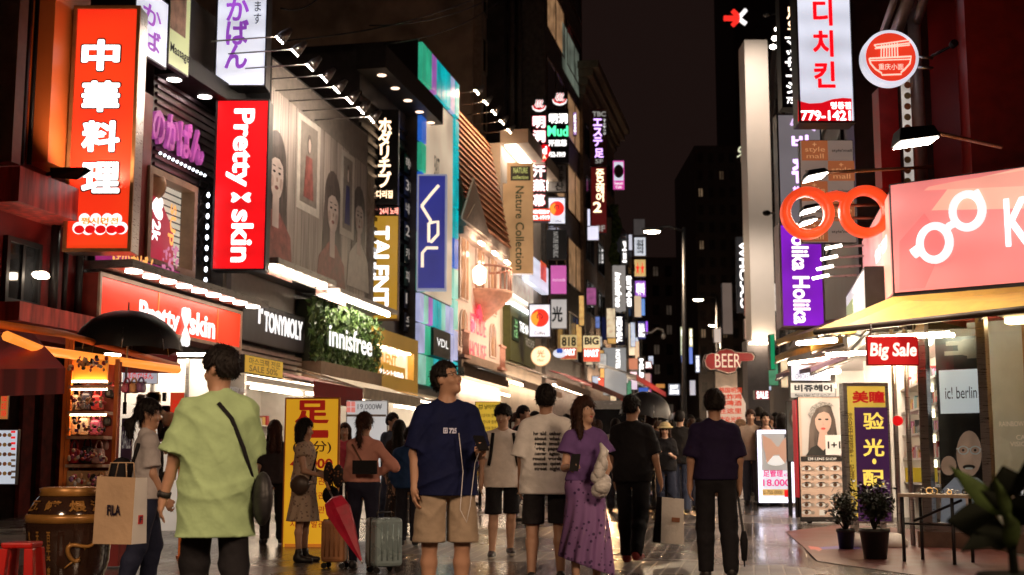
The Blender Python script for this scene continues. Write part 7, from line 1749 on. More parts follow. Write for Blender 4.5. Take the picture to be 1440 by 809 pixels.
BG = 'handbags on the bag stall'
def handbag(px, pyb, Y, w, h, ci, where, hang=False):
 c = W(px, pyb, Y); col, nm = BAGC[ci]; mt = pm('bag_' + nm, col, .4, var=.35, scale=12, bump=.15)
 t = thing('handbag', '%s handbag %s' % (nm, where), 'handbag', c, BG)
 m = MB(); s_ = [(-w / 2, 0), (w / 2, 0), (w / 2 * .98, h * .5), (w / 2 * .8, h), (-w / 2 * .8, h), (-w / 2 * .98, h * .5)]
 m.prism([(c.x + a, c.z + b) for a, b in s_], Fr((0, c.y, 0), (1, 0, 0)), -.07, .07, mt); m.build('bag_body', t, bevel=.025)
 MB().tube([(c.x + w * .32 * math.cos(a), c.y, c.z + h * .95 + h * .55 * math.sin(a)) for a in np.linspace(0, math.pi, 10)], .010, mt if ci else pm('bag_tan', BAGC[5][0], .4), 6).build('handle', t)
 return t
rows = [(577, [(106, 0), (122, 1), (137, 2)], 'the upper shelf'), (612, [(103, 5), (119, 0), (135, 4)], 'the middle shelf'), (652, [(104, 2), (122, 3), (138, 7)], 'the lower shelf')]
for y, bl_, nm in rows:
 for k_, (x, ci) in enumerate(bl_): handbag(x, y, SY + .15, .105, .15 + .02 * (k_ % 2), ci, 'standing on %s of the stall, %s from the left' % (nm, ['first', 'second', 'third'][k_]))
for k_, (x, y, ci) in enumerate(((155, 560, 3), (163, 553, 2), (178, 553, 4), (188, 553, 5), (198, 552, 6), (152, 600, 3), (149, 633, 7), (146, 560, 4))):
 handbag(x, y, SY + .3 + .02 * k_, .085, .10, ci, 'hanging beside the stall, ' + ['below the orange panel', 'second along the hook rail', 'third along the hook rail', 'fourth along the hook rail', 'last along the hook rail', 'from a cord near the middle shelf', 'from a cord near the lower shelf', 'first along the hook rail'][k_])
m = MB(); m.tube([W(140, 540, SY + .3), W(206, 538, SY + .45)], .012, STEEL, 6); tag(m.build('hook_rail', None, W(170, 540, SY + .3)), 'thin metal rail carrying a row of small hanging bags', 'rail')
m = MB()
for i in range(60):
 p = W(random.uniform(128, 168), random.uniform(668, 692), SY - .1 + random.uniform(-.1, .25)); m.ell(p, (.03, .03, .035), MATS['bag_' + BAGC[random.randrange(8)][1]] if 'bag_' + BAGC[0][1] in MATS else REDC, 7)
o = tag(m.build('purse_heap', None, W(148, 690, SY)), 'heap of tiny purses and keyrings on the stall counter', 'purses'); o['kind'] = 'stuff'
MB().fbox(ff, ff.uv(118, 690)[0], .02, ff.uv(172, 690)[0], ff.uv(140, 688)[1], -.35, .05, pm('counter_cloth', (.25, .03, .03), .8)).build('counter', st)
m = MB()
for i in range(150):
 p = W(random.uniform(97, 150), random.choice((508, 514, 566, 600, 640, 676)) + random.uniform(-7, 7), SY - .12 - random.uniform(0, .1)); m.ell(p, (random.uniform(.010, .024), .012, random.uniform(.012, .03)), random.choice([MATS[q] for q in ('bag_red', 'bag_wine', 'bag_tan', 'bag_cream', 'bag_black', 'bag_violet', 'goods_4')]), 6)
o = tag(m.build('charm_display', None, W(120, 690, SY)), 'dozens of tiny charms and keyrings dangling along the stall shelves', 'charms'); o['kind'] = 'stuff'
def canopy(label, pts_top, drop, mat, valm, lamp=None, grp='red awnings over the left stalls'):
 v = [Vector(p) for p in pts_top]; t = thing('awning', label, 'awning', v[0], grp); d = Vector((0, 0, -drop))
 MB().add(v, [(0, 1, 2, 3), (3, 2, 1, 0)], mat).build('canopy', t)
 k = 8; vs = [v[0].lerp(v[1], i / k) for i in range(k + 1)]; vb = [p + d for p in vs]
 MB().add(vs + vb, [(i, i + 1, k + 2 + i, k + 1 + i) for i in range(k)], valm).build('valance', t); return t
def _stripe(N, L, b, src):
 sx = N.new('ShaderNodeSeparateXYZ'); L.new(src, sx.inputs[0]); w = N.new('ShaderNodeMath'); w.operation = 'MULTIPLY'; w.inputs[1].default_value = 60; L.new(sx.outputs['X'], w.inputs[0])
 s_ = N.new('ShaderNodeMath'); s_.operation = 'SINE'; L.new(w.outputs[0], s_.inputs[0]); cr = N.new('ShaderNodeValToRGB'); cr.color_ramp.elements[0].color = (.10, .006, .008, 1); cr.color_ramp.elements[1].color = (.24, .015, .015, 1); L.new(s_.outputs[0], cr.inputs[0]); L.new(cr.outputs[0], b.inputs['Base Color']); b.inputs['Roughness'].default_value = .7
STR = nmat('striped_red_canvas', _stripe)
canopy('dark red striped awning at the far left beside the stall', [W(-40, 520, 10.2), W(92, 518, 11.0), W(45, 468, 12.5), W(-40, 468, 12.2)], .22, REDC, STR)
canopy('small dark red awning over the lit shop behind the big umbrella', [W(170, 497, 14.5), W(250, 500, 15.5), W(244, 486, 16.5), W(165, 486, 16)], .22, REDC, REDC)
fb = front(17.5)
bk = thing('shop_back_wall', 'bright white lit wall of the cosmetics shop behind the stall', 'shop wall', GX(225, 17.5))
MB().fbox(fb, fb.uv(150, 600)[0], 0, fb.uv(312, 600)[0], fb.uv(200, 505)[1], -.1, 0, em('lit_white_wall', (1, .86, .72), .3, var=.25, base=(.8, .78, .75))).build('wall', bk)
m = MB()
for x in (213, 262): m.fbox(fb, fb.uv(x, 600)[0] - .02, 0, fb.uv(x, 600)[0] + .02, fb.uv(200, 505)[1], 0, .06, STEEL)
m.build('post', bk)
MB().fbox(fb, fb.uv(160, 505)[0], fb.uv(200, 503)[1], fb.uv(310, 505)[0], fb.uv(200, 500)[1], .2, .4, LAMP).build('tube_lamp', bk)
for px, m_, lab, tx in (((239, 552, 259, 590), em('red_poster', (.75, .06, .02), .6), 'red sale poster on the bright white shop wall', 'BIG\nSALE\n50%'), ((170, 588, 186, 648), pm('violet_poster', (.16, .10, .24), .6), 'dark violet sale poster standing behind the ponytail woman', 'SALE'), ((172, 516, 222, 540), em('white_fabric', (.75, .72, .8), .5), 'white hanging sheet with red cursive characters behind the stall', 'ほのかばん'), ((144, 512, 170, 538), em('bluish_sheet', (.6, .65, .75), .5), 'bluish white paper sheets pinned beside the orange panel', '2F'), ((155, 566, 167, 606), pm('brown_poster', (.3, .12, .06), .6), 'brown half-price poster beside the stall shelves', '50%')):
 s = Sign('poster', lab, front(16.6), px, m_, WHITEP, depth=.03, border=.006, cat='poster'); s.rtext(tx, (.12, .3, .88, .72), REDLET if 'white' in lab else INKW, bold=.02)
s = stand_sign('standing_banner', 'pale framed sandwich board with orange edge beside the green shirt man', (252, 565, 290, 700), 13.8, em('pale_peach_board', (.85, .60, .45), .5), ORANGEP, depth=.06, border=.03, turn=18, cat='sign')
m = MB()
for i in range(110):
 p = W(random.uniform(196, 252), random.choice((560, 578, 596, 614, 632, 650, 668)) + random.uniform(-3, 3), 16.7); m.box(p, (random.uniform(.04, .09), .05, random.uniform(.06, .12)), random.choice([MATS[q] for q in ('goods_0', 'goods_1', 'goods_2', 'goods_4', 'goods_5', 'goods_6')]))
o = tag(m.build('pouch_display', None, W(225, 690, 16.7)), 'rows of small colourful pouches hung on the bright white shop wall', 'pouches'); o['kind'] = 'stuff'
pt_ = thing('plush_toy', 'black and white plush doll hanging in the lit shop behind the ponytail woman', 'toy', W(238, 640, 14.2)); c = W(238, 612, 14.2)
m = MB(); m.ell(c, (.09, .08, .12), INKB, 12); m.ell(c + Vector((0, -.02, .17)), (.085, .08, .085), pm('plush_pale', (.6, .5, .42), .9), 12)
for q in (-1, 1): m.ell(c + Vector((q * .1, 0, .06)), (.035, .035, .08), INKB, 8); m.ell(c + Vector((q * .05, -.03, -.14)), (.04, .05, .07), MATS['plush_pale'], 8); m.ell(c + Vector((q * .075, 0, .24)), (.035, .025, .035), MATS['plush_pale'], 8)
m.build('doll_body', pt_)
s = Sign('menu_board', 'white lit menu board of small dish photos at the left edge', front(11.4), (-20, 604, 24, 682), em('menu_white', (.62, .70, .82), .62), CAS, depth=.06, border=.008, cat='menu')
m = MB(); f = s.fr
for i in range(5):
 for j in range(5): m.disc(f, *f.uv(-14 + j * 7, 612 + i * 13.5), .018, .006, .010, pm('dish_%d' % ((i + j) % 3), [(.4, .15, .05), (.45, .3, .1), (.2, .08, .04)][(i + j) % 3], .5), 10)
for i in range(9): m.fbox(f, *f.rect(16, 606 + i * 8, 22, 609 + i * 8), .006, .009, REDLET if i < 4 else PGR)
m.build('dish_photos', s.face)
s = Sign('poster', 'small orange paper notice above the menu board', front(11.8), (0, 552, 12, 590), em('orange_notice', (.7, .24, .06), .45), CAS, depth=.02, border=.004, cat='poster'); s.rtext('영업중', (.2, .1, .8, .9), REDLET, rot=-90)
sl = thing('stool', 'red plastic stool with a slot in its side by the big jar', 'stool', GX(37, 9.0)); c = GX(37, 9.0); RPL = pm('red_plastic', (.55, .015, .012), .3, var=.06, coat=.3)
def frus(m, w0, w1, z0, z1, mat): m.hexa([c + Vector(p) for p in ((-w0, -w0, z0), (w0, -w0, z0), (w0, w0, z0), (-w0, w0, z0), (-w1, -w1, z1), (w1, -w1, z1), (w1, w1, z1), (-w1, w1, z1))], mat)
H_ = W(37, 762, 9).z
m = MB(); frus(m, .105, .11, H_ - .04, H_, RPL); m.build('seat', sl, bevel=.012)
for a, b in ((-1, -1), (1, -1), (1, 1), (-1, 1)):
 m = MB(); p = c + Vector((a * .115, b * .115, 0)); q = c + Vector((a * .085, b * .085, H_ - .04)); m.hexa([p + Vector(v) for v in ((-.035, -.035, 0), (.035, -.035, 0), (.035, .035, 0), (-.035, .035, 0))] + [q + Vector(v) for v in ((-.03, -.03, 0), (.03, -.03, 0), (.03, .03, 0), (-.03, .03, 0))], RPL); m.build('leg', sl, bevel=.006)
m = MB(); frus(m, .128, .122, .05, .13, RPL); m.build('apron', sl, bevel=.008)
JY = 10.0; jc = GX(102, JY); jr = .32
jar = thing('storage_jar', 'big brown glazed jar with gold Chinese characters and a dragon', 'jar', jc)
z_ = lambda y: W(102, y, JY).z
GLZ = pm('brown_glaze', (.035, .016, .010), .12, var=.35, scale=5, coat=.6); GB = pm('gold_glaze', (.40, .19, .045), .35, .3, var=.3)
MB().lathe([(.20, 0), (.24, .05), (.30, .25), (jr, z_(735)), (jr - .01, z_(722)), (.29, z_(712)), (.24, z_(699)), (.20, z_(693)), (.215, z_(688)), (.20, z_(686))], jc, GLZ, 40).build('body', jar)
MB().lathe([(jr + .004, z_(734)), (jr + .006, z_(725)), (jr - .006, z_(722))], jc, GB, 40).build('gold_band', jar)
MB().lathe([(.235, z_(697)), (.222, z_(692)), (.235, z_(687)), (.20, z_(685))], jc, GB, 40).build('rim', jar)
def on_jar(s, ang, z0, z1, w, r, mat, m, rot=0, bold=.03):
 v, f_ = tmesh(s, bold); xs = [p[0] for p in v]; ys = [p[1] for p in v]; a0, a1, b0, b1 = min(xs), max(xs), min(ys), max(ys)
 m.add([jc + Vector((r(z0 + (p[1] - b0) / (b1 - b0) * (z1 - z0)) * math.sin(ang + ((p[0] - a0) / (a1 - a0) - .5) * w), -r(z0 + (p[1] - b0) / (b1 - b0) * (z1 - z0)) * math.cos(ang + ((p[0] - a0) / (a1 - a0) - .5) * w), z0 + (p[1] - b0) / (b1 - b0) * (z1 - z0))) for p in v], f_, mat)
m = MB()
for c_, a in (('瓦', -.75), ('罐', -.12), ('煨', .5), ('湯', 1.05)): on_jar(c_, a, z_(718), z_(703), .42, lambda z: .262 + (z_(699) - z) / (z_(699) - z_(720)) * .062, GB, m)
for i, t in enumerate(('宫廷御膳', '天下美味', '百年老店')): on_jar(vert(t), -.75 + i * .3, .15, z_(745), .10, lambda z: .287 + (z - .15) / .36 * .04, GB, m)
m.build('lettering', jar)
m = MB(); pts = []
for i in range(40):
 t_ = i / 39; a = .25 + .55 * t_ + .22 * math.sin(t_ * 9); z = z_(795) + (z_(750) - z_(795)) * (t_ + .12 * math.sin(t_ * 14)); r_ = .295 + (z - .15) / .36 * .035
 pts.append(jc + Vector((r_ * math.sin(a), -r_ * math.cos(a), z)))
m.tube(pts, [.006 + .012 * math.sin(math.pi * i / 39) for i in range(40)], GB, 6)
for i in range(4, 38, 3): m.tube([pts[i], pts[i] + Vector((.02 * math.sin(i), -.006, .03 * math.cos(i * 1.7)))], [.006, .001], GB, 4)
m.build('dragon_relief', jar)
def GS(px, py, e=.006):
 d = ray(px, py); t_ = -HC / d.z
 if d.y * t_ > 14: t_ = (HC + .42) / (.03 * d.y - d.z)
 p = Vector((0, 0, HC)) + d * t_; p.z += e; return p
struct(MB().add([GS(1104, 748), GS(1185, 738), GS(1330, 748), GS(1480, 800), GS(1430, 830), GS(1150, 790), GS(1180, 767), GS(1330, 767), GS(1128, 768)], [(0, 8, 6, 1), (1, 6, 7, 2), (8, 5, 6), (6, 5, 7), (5, 4, 7), (7, 4, 3), (2, 7, 3)], pm('red_floor_paint', (.10, .030, .028), .4, var=.3, scale=3, bump=.1)).build('painted_floor'))
struct(MB().add([GS(1152, 771, .011), GS(1205, 768, .011), GS(1212, 774, .011), GS(1168, 779, .011)], [(0, 1, 2, 3)], pm('violet_floor_paint', (.10, .06, .36), .4, var=.2)).build('painted_floor'))
struct(MB().add([GS(1136, 769, .011), GS(1151, 771, .011), GS(1166, 779, .011), GS(1153, 786, .011), GS(1142, 777, .011)], [(0, 1, 2, 3, 4)], pm('coral_floor_paint', (.5, .10, .08), .4, var=.2)).build('painted_floor'))
PLEAF = [pm('pot_leaf_%d' % i, c, .45, var=.3) for i, c in enumerate(((.007, .012, .006), (.016, .02, .009), (.012, .010, .006)))]
def potplant(label, px, pyb, Y, rw, zb, zt_, h, n, seed):
 random.seed(seed); c = GX(px, Y); t = thing('potted_plant', label, 'potted plant', c)
 MB().lathe([(rw * .75, zb), (rw, zt_ - .04), (rw * 1.08, zt_ - .04), (rw * 1.08, zt_), (rw * .9, zt_ - .02)], c, pm('black_pot', (.015, .014, .015), .4), 24).build('pot', t)
 st_ = MB(); lf = MB()
 for i in range(9):
  a = random.uniform(0, 6.28); e = c + Vector((math.cos(a) * h * .5 * random.uniform(.2, 1), math.sin(a) * h * .4 * random.uniform(.2, 1), zt_ + h * random.uniform(.45, 1)))
  b0 = c + Vector((0, 0, zt_ - .03)); mid = b0.lerp(e, .5) + Vector((random.uniform(-.06, .06), 0, .05)); st_.tube([b0, mid, e], [.012, .008, .004], PLEAF[2], 5)
  for j in range(n):
   q = random.uniform(.35, 1.05); p = b0.lerp(mid, q * 2) if q < .5 else mid.lerp(e, q * 2 - 1); p = p + Vector([random.gauss(0, .045) for _ in range(3)])
   d = Vector((random.uniform(-1, 1), random.uniform(-1, 1), random.uniform(-.3, .8))).normalized() * .035; w = d.cross(Vector((random.uniform(-1, 1), random.uniform(-1, 1), 1))).normalized() * .016
   lf.add([p - d, p + w, p + d, p - w], [(0, 1, 2, 3)], random.choice(PLEAF))
 st_.build('stems', t); lf.build('leaves', t)
potplant('leafy potted plant in a black tub before the yellow and plum sign', 1226, 785, 13.6, .15, .0, .33, .48, 120, 3)
potplant('thin dark potted shrub just left of the yellow and plum sign', 1186, 768, 14.9, .10, .0, .26, .42, 60, 5)
random.seed(21)
np_ = thing('foreground_plant', 'dark broad-leaved plant close to the camera in the lower right corner', 'plant', GX(1420, 3.6)); nb = GX(1425, 3.6)
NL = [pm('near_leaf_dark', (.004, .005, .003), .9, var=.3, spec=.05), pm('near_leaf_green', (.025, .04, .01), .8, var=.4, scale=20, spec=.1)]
def bigleaf(m, a, b, w, mat, droop=.0):
 a, b = Vector(a), Vector(b); d = b - a; s_ = d.cross(Vector((0, -1, .25))).normalized(); k = 10; vs, fs = [], []
 for i in range(k + 1):
  t_ = i / k; p = a + d * t_ - Vector((0, 0, droop * t_ * t_)); ww = w * math.sin(math.pi * min(1, t_ ** .72 * .96 + .02)) ** 1.15
  vs += [p - s_ * ww, p + Vector((0, -.012, .0)), p + s_ * ww]
 for i in range(k): fs += [(i * 3, i * 3 + 1, i * 3 + 4, i * 3 + 3), (i * 3 + 1, i * 3 + 2, i * 3 + 5, i * 3 + 4)]
 m.add(vs, fs, mat, True)
NYp = 3.6
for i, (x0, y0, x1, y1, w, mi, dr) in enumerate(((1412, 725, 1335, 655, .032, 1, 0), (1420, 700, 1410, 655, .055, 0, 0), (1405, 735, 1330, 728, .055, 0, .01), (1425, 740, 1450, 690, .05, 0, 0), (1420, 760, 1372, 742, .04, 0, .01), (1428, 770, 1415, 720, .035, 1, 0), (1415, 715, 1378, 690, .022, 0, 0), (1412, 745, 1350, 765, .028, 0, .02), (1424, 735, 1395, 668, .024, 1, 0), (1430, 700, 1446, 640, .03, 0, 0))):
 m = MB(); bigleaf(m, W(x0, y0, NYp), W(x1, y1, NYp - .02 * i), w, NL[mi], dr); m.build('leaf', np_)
m = MB();
for x, y in ((1412, 725), (1420, 700), (1405, 735), (1425, 740)): m.tube([nb + Vector((0, 0, .35)), W(1424, 780, NYp), W(x, y, NYp)], [.02, .012, .006], NL[0], 6)
m.build('stems', np_)
MB().lathe([(.11, .0), (.14, .3), (.13, .42), (.15, .5), (.12, .55), (.16, .64), (.11, .70)], nb, NL[0], 20).build('pot', np_)
# ================================================================ people
random.seed(11)
def pers(label, px, ytop, Y, **k):
 p = GX(px, Y); h = W(px, ytop, Y).z - .022 - gnd(Y)
 return Person(label, p.x, p.y, h=h, **k)
CL = lambda n, c, r=.8, **k: pm('cloth_' + n, c, r, var=k.pop('var', .12), scale=k.pop('scale', 9), bump=.4, bscale=15, spec=.15, **k)
BLACKC, WHITEC = CL('black', (.012, .011, .013)), CL('white', (.82, .79, .76))
SHB, SHW = pm('shoe_black', (.015, .013, .013), .5), pm('shoe_sole_white', (.6, .57, .52), .6)
def spots(name, base, dots, scale, thr=.30, col2=None):
 def b_(N, L, b, src):
  v = N.new('ShaderNodeTexVoronoi'); v.inputs['Scale'].default_value = scale; L.new(src, v.inputs['Vector'])
  nz = N.new('ShaderNodeTexNoise'); nz.inputs['Scale'].default_value = scale * 1.7; L.new(src, nz.inputs['Vector'])
  ad = N.new('ShaderNodeMath'); ad.operation = 'MULTIPLY_ADD'; ad.inputs[1].default_value = .5; L.new(nz.outputs[0], ad.inputs[0]); L.new(v.outputs['Distance'], ad.inputs[2])
  lt = N.new('ShaderNodeMath'); lt.operation = 'LESS_THAN'; lt.inputs[1].default_value = thr + .25; L.new(ad.outputs[0], lt.inputs[0])
  mx = N.new('ShaderNodeMixRGB'); mx.inputs[1].default_value = (*base, 1); mx.inputs[2].default_value = (*dots, 1); L.new(lt.outputs[0], mx.inputs[0]); L.new(mx.outputs[0], b.inputs['Base Color']); b.inputs['Roughness'].default_value = .8
 return nmat(name, b_)
def on_shirt(p, name, s, x0, z0, x1, z1, mat, behind=False, bold=.02, fld=None, **k):
 v, f = tmesh(s, bold, **k); a = np.array(v); lo, hi = a.min(0), a.max(0)
 X = x0 + (a[:, 0] - lo[0]) / (hi[0] - lo[0]) * (x1 - x0); Z = z0 + (a[:, 1] - lo[1]) / (hi[1] - lo[1]) * (z1 - z0)
 ys = np.linspace(.3, -.1, 81) if behind else np.linspace(-.3, .1, 81)
 D = (fld or p.shirt).at(X[:, None] + 0 * ys, ys[None] + 0 * X[:, None], Z[:, None] + 0 * ys)
 i = np.argmax(D < .011, 1); Y = ys[i]
 if behind: X = -X + (x0 + x1)
 mb = MB(); mb.add(list(zip(X, Y, Z)), f, mat); return mb.lbuild(name, p)
def strap(p, mb, pts, mat, r=.011, behind=True, sq=.35):
 q = p.strap_line(pts, behind); mb.tube([(a, b + (.008 if behind else -.008), c) for a, b, c in q], r, mat, 6)
def at_hand(p, n): return p.w(p.J['grip' + n])
def bagbox(m, c, w, d, h, mat, mat2=None, top=.9):
 x, y, z = c; v = [(x - w / 2, y - d / 2, z), (x + w / 2, y - d / 2, z), (x + w / 2, y + d / 2, z), (x - w / 2, y + d / 2, z)] + [(x - w / 2 * top, y - d / 2 * top * .6, z + h), (x + w / 2 * top, y - d / 2 * top * .6, z + h), (x + w / 2 * top, y + d / 2 * top * .6, z + h), (x - w / 2 * top, y + d / 2 * top * .6, z + h)]
 m.add(v, [(3, 2, 1, 0), (0, 1, 5, 4), (2, 3, 7, 6)], mat); m.add(v, [(1, 2, 6, 5), (3, 0, 4, 7), (4, 5, 6, 7)], mat2 or mat)
DOWN = ((.14, .0, -1), (.03, .16, -1))
BRN = hair_mat('brown_hair', (.035, .014, .008))
p = pers('woman with low dark ponytail and grey tee carrying a big paper bag', 207, 558, 9.6, face=112, female=True, skin=1, head=(-12, 4), show_face=True, armR=((.12, .12, -1), (-.02, .55, -1)), legL=((.03, .22, -1), (0, -.1, -1)), legR=((.03, -.15, -1), (0, -.3, -1)))
p.hair('lowtail'); p.top('tshirt', CL('grey', (.40, .37, .37)), hem=.88, sleeve=.8, loose=.02); p.trousers('trousers', CL('denim_dark', (.02, .024, .05)), wide=.015); p.shoes(SHB)
m = MB(); strap(p, m, [(-.11, 1.36 * p.k), (-.06, 1.2 * p.k), (0, 1.02 * p.k)], BLACKC, .014); strap(p, m, [(-.10, 1.36 * p.k), (-.11, 1.2 * p.k), (-.13, 1.02 * p.k)], BLACKC, .014, False)
m.ell((.10, .17, .92), (.07, .10, .13), BLACKC, 12); loose(m, 'shoulder_bag', 'black shoulder bag slung on the ponytail woman in grey', 'bag', p.loc, R(112))
fb_ = Fr(W(130, 765, 8.75), (.97, -.24, 0)); bw, bh, bd = .29, .44, .16; KR = pm('kraft_paper', (.46, .31, .19), .6, var=.1, scale=4, bump=.2)
FP = thing('paper_bag', 'large kraft and white paper shopping bag with dark block lettering', 'shopping bag', fb_.p(bw / 2, 0, -bd / 2))
z0 = 0
m = MB(); P = fb_.p
m.add([P(0, 0, 0), P(bw, 0, 0), P(bw, bh, -.02), P(0, bh + .01, -.02)], [(0, 1, 2, 3)], KR); m.add([P(0, 0, -bd), P(bw, 0, -bd), P(bw, bh, -bd + .02), P(0, bh, -bd + .02), P(0, 0, 0), P(0, bh, -.02)], [(3, 2, 1, 0), (0, 4, 5, 3)], KR)
m.add([P(bw, 0, 0), P(bw + .02, 0, -bd), P(bw + .02, bh, -bd + .02), P(bw, bh, -.02)], [(0, 1, 2, 3)], WHITEP); m.add([P(0, 0, 0), P(bw, 0, 0), P(bw + .02, 0, -bd), P(0, 0, -bd)], [(3, 2, 1, 0)], KR)
bo = m.build('bag_body', FP)
m = MB(); put_text(m, 'FILA', fb_, (.10, .19, .20, .26), pm('navy_print', (.03, .02, .06), .5), n=.004, bold=.06); m.build('lettering', bo)
m = MB(); fs_ = Fr(P(bw, 0, 0), (P(bw + .02, 0, -bd) - P(bw, 0, 0))); m.fbox(fs_, .06, .13, .11, .19, .002, .005, pm('red_print', (.5, .03, .03), .5)); put_text(m, 'F', fs_, (.07, .14, .10, .18), pm('navy_print', (.03, .02, .06)), n=.007, bold=.05); m.build('logo_square', bo)
for n_ in (-.03, -bd + .03): MB().tube([P(bw * .25, bh, n_), P(bw * .3, bh + .10, n_ - .01), P(bw * .7, bh + .10, n_ - .01), P(bw * .75, bh, n_)], .005, KR, 5).build('handle', FP)
p = pers('man in oversized pale green tee seen from behind at the left', 306, 485, 7.2, face=-158, skin=1, head=(42, 6), vox=.009, armL=((.30, -.02, -1), (.22, .18, -1)), armR=((.12, .15, -1), (-.1, .5, -1)), legL=((.04, .2, -1), (0, 0, -1)), legR=((.04, -.12, -1), (0, -.35, -1)), build=.98, lean=.04)
p.hair('short', vol=.022); p.top('tshirt', CL('lime', (.33, .46, .24)), hem=.64, sleeve=.98, g=.022, loose=.06, sl_w=.045, fold=.009); p.trousers('trousers', BLACKC, wide=.014); p.shoes(SHB)
m = MB(); w_ = p.J['wriL']; d = p.J['hdL']; m.tube([w_ - d * .03, w_ + d * .0], .036, INKB, 12); m.ell(w_ - d * .015 + np.array((.034, 0, 0)), (.008, .02, .02), BLK, 8); loose(m, 'wristwatch', 'dark wristwatch on the wrist of the man in pale green', 'watch', p.loc, R(-158))
m = MB(); k = p.k; strap(p, m, [(.02, 1.42 * k), (-.05, 1.33 * k), (-.12, 1.15 * k), (-.20, .92 * k)], BLACKC, .013)
m.ell((-.235, .10, .86 * k), (.055, .115, .15), pm('black_nylon', (.014, .013, .015), .5, bump=.2), 16); m.tube([(-.24, -.01, .92 * k), (-.29, .1, .93 * k), (-.24, .2, .92 * k)], .006, DGREY, 5); loose(m, 'crossbody_bag', 'black rounded crossbody bag on the back of the man in pale green', 'bag', p.loc, R(-158))
p = pers('woman with black bob in a taupe check dress facing right', 428, 588, 13.4, face=78, female=True, skin=1, head=(5, 8), armR=((.10, .25, -1), (.0, 1, -.25)), armL=((.10, .25, -1), (0, 1, -.2)), build=1.06)
p.hair('bob'); dm = spots('taupe_check_cloth', (.34, .25, .18), (.16, .10, .075), 26)
p.top('dress_bodice', dm, hem=.95, sleeve=.35, loose=.01); p.skirt('dress_skirt', dm, hem=.50, r=.24, waist=1.06); p.shoes(SHB, high=True)
m = MB(); strap(p, m, [(.10, 1.36 * p.k), (0, 1.2 * p.k), (-.12, 1.0 * p.k)], BLACKC, .010, False); m.ell((-.19, -.03, .95 * p.k), (.05, .11, .10), pm('brown_leather', (.05, .03, .022), .45), 12); loose(m, 'crossbody_bag', 'small brown crossbody bag on the woman in the taupe dress', 'bag', p.loc, R(78))
h_ = at_hand(p, 'R'); m = MB(); m.ell((0, 0, .04), (.055, .06, .13), spots('dark_floral', (.02, .014, .012), (.3, .12, .05), 30), 12); m.ell((.10, -.02, .02), (.06, .05, .12), MATS['dark_floral'], 12); loose(m, 'folded_scarf', 'dark flowered folded cloth held out by the woman in taupe', 'cloth', h_)
m = MB(); m.ell((0, 0, -.22), (.09, .05, .10), BLACKC, 14); m.tube([(0, 0, 0), (.02, 0, -.14)], .008, BLACKC, 5); loose(m, 'cap', 'black cap dangling from the hand of the woman in taupe', 'cap', at_hand(p, 'L') + Vector((-.06, -.05, .03)))
p = pers('woman from behind in dusty pink top with hand on hip', 512, 579, 12.5, face=172, female=True, skin=1, head=(-8, 5), armR=((.75, -.1, -.8), (-.75, .25, -.55)), armL=((.12, .04, -1), (.05, .14, -1)), legL=((.05, .08, -1), (0, -.05, -1)), legR=((.05, -.05, -1), (0, -.1, -1)), show_face=False)
p.hair('tail', mat=BRN); p.top('knit_top', CL('dusty_pink', (.52, .24, .19)), hem=.97, sleeve=1.75, g=.015, loose=.0, sl_w=.004); p.trousers('jeans', CL('indigo_black', (.014, .014, .028)), g=.01, wide=.0); p.shoes(SHB)
m = MB(); strap(p, m, [(.10, 1.40 * p.k), (.02, 1.25 * p.k), (-.07, 1.08 * p.k)], pm('tan_strap', (.12, .05, .025), .5), .009); q = p.strap_line([(-.02, 1.0 * p.k)], True)[0]; m.hexa([(x, y, z) for z in (.90, 1.03) for x, y in ((-.17, .15), (.06, .15), (.06, .21), (-.17, .21))], BLACKC); loose(m, 'waist_bag', 'flat black bag at the waist of the woman in dusty pink', 'bag', p.loc, R(172))
a = at_hand(p, 'L'); RU = pm('crimson_umbrella_cloth', (.42, .008, .035), .45, var=.3, bump=.2); ut = thing('folded_umbrella', 'closed crimson umbrella pointing down from the woman in dusty pink', 'umbrella', a)
c0, c1 = W(468, 700, 12.1), W(508, 789, 11.9); dd = (c1 - c0)
m = MB(); n = 12; vs = []
for i, (t_, r_) in enumerate(((0, .02), (.05, .085), (.2, .105), (.5, .075), (.8, .035), (1, .008))):
 for j in range(n): aa = 2 * math.pi * j / n; rr = r_ * (1 + .22 * (j % 2)); s1 = dd.cross(Vector((0, 1, 0))).normalized(); s2 = dd.cross(s1).normalized(); vs.append(c0 + dd * t_ + s1 * rr * math.cos(aa) + s2 * rr * math.sin(aa) * .7)
m.add(vs, [(i * n + j, i * n + (j + 1) % n, (i + 1) * n + (j + 1) % n, (i + 1) * n + j) for i in range(5) for j in range(n)], RU); m.build('cloth', ut)
MB().tube([c0 - dd * .25, c0, c1, c1 + dd * .04], .008, STEEL, 6).build('shaft', ut); MB().tube([c0 - dd * .25, c0 - dd * .12], .014, pm('tan_handle', (.3, .14, .05), .5), 8).build('handle', ut)
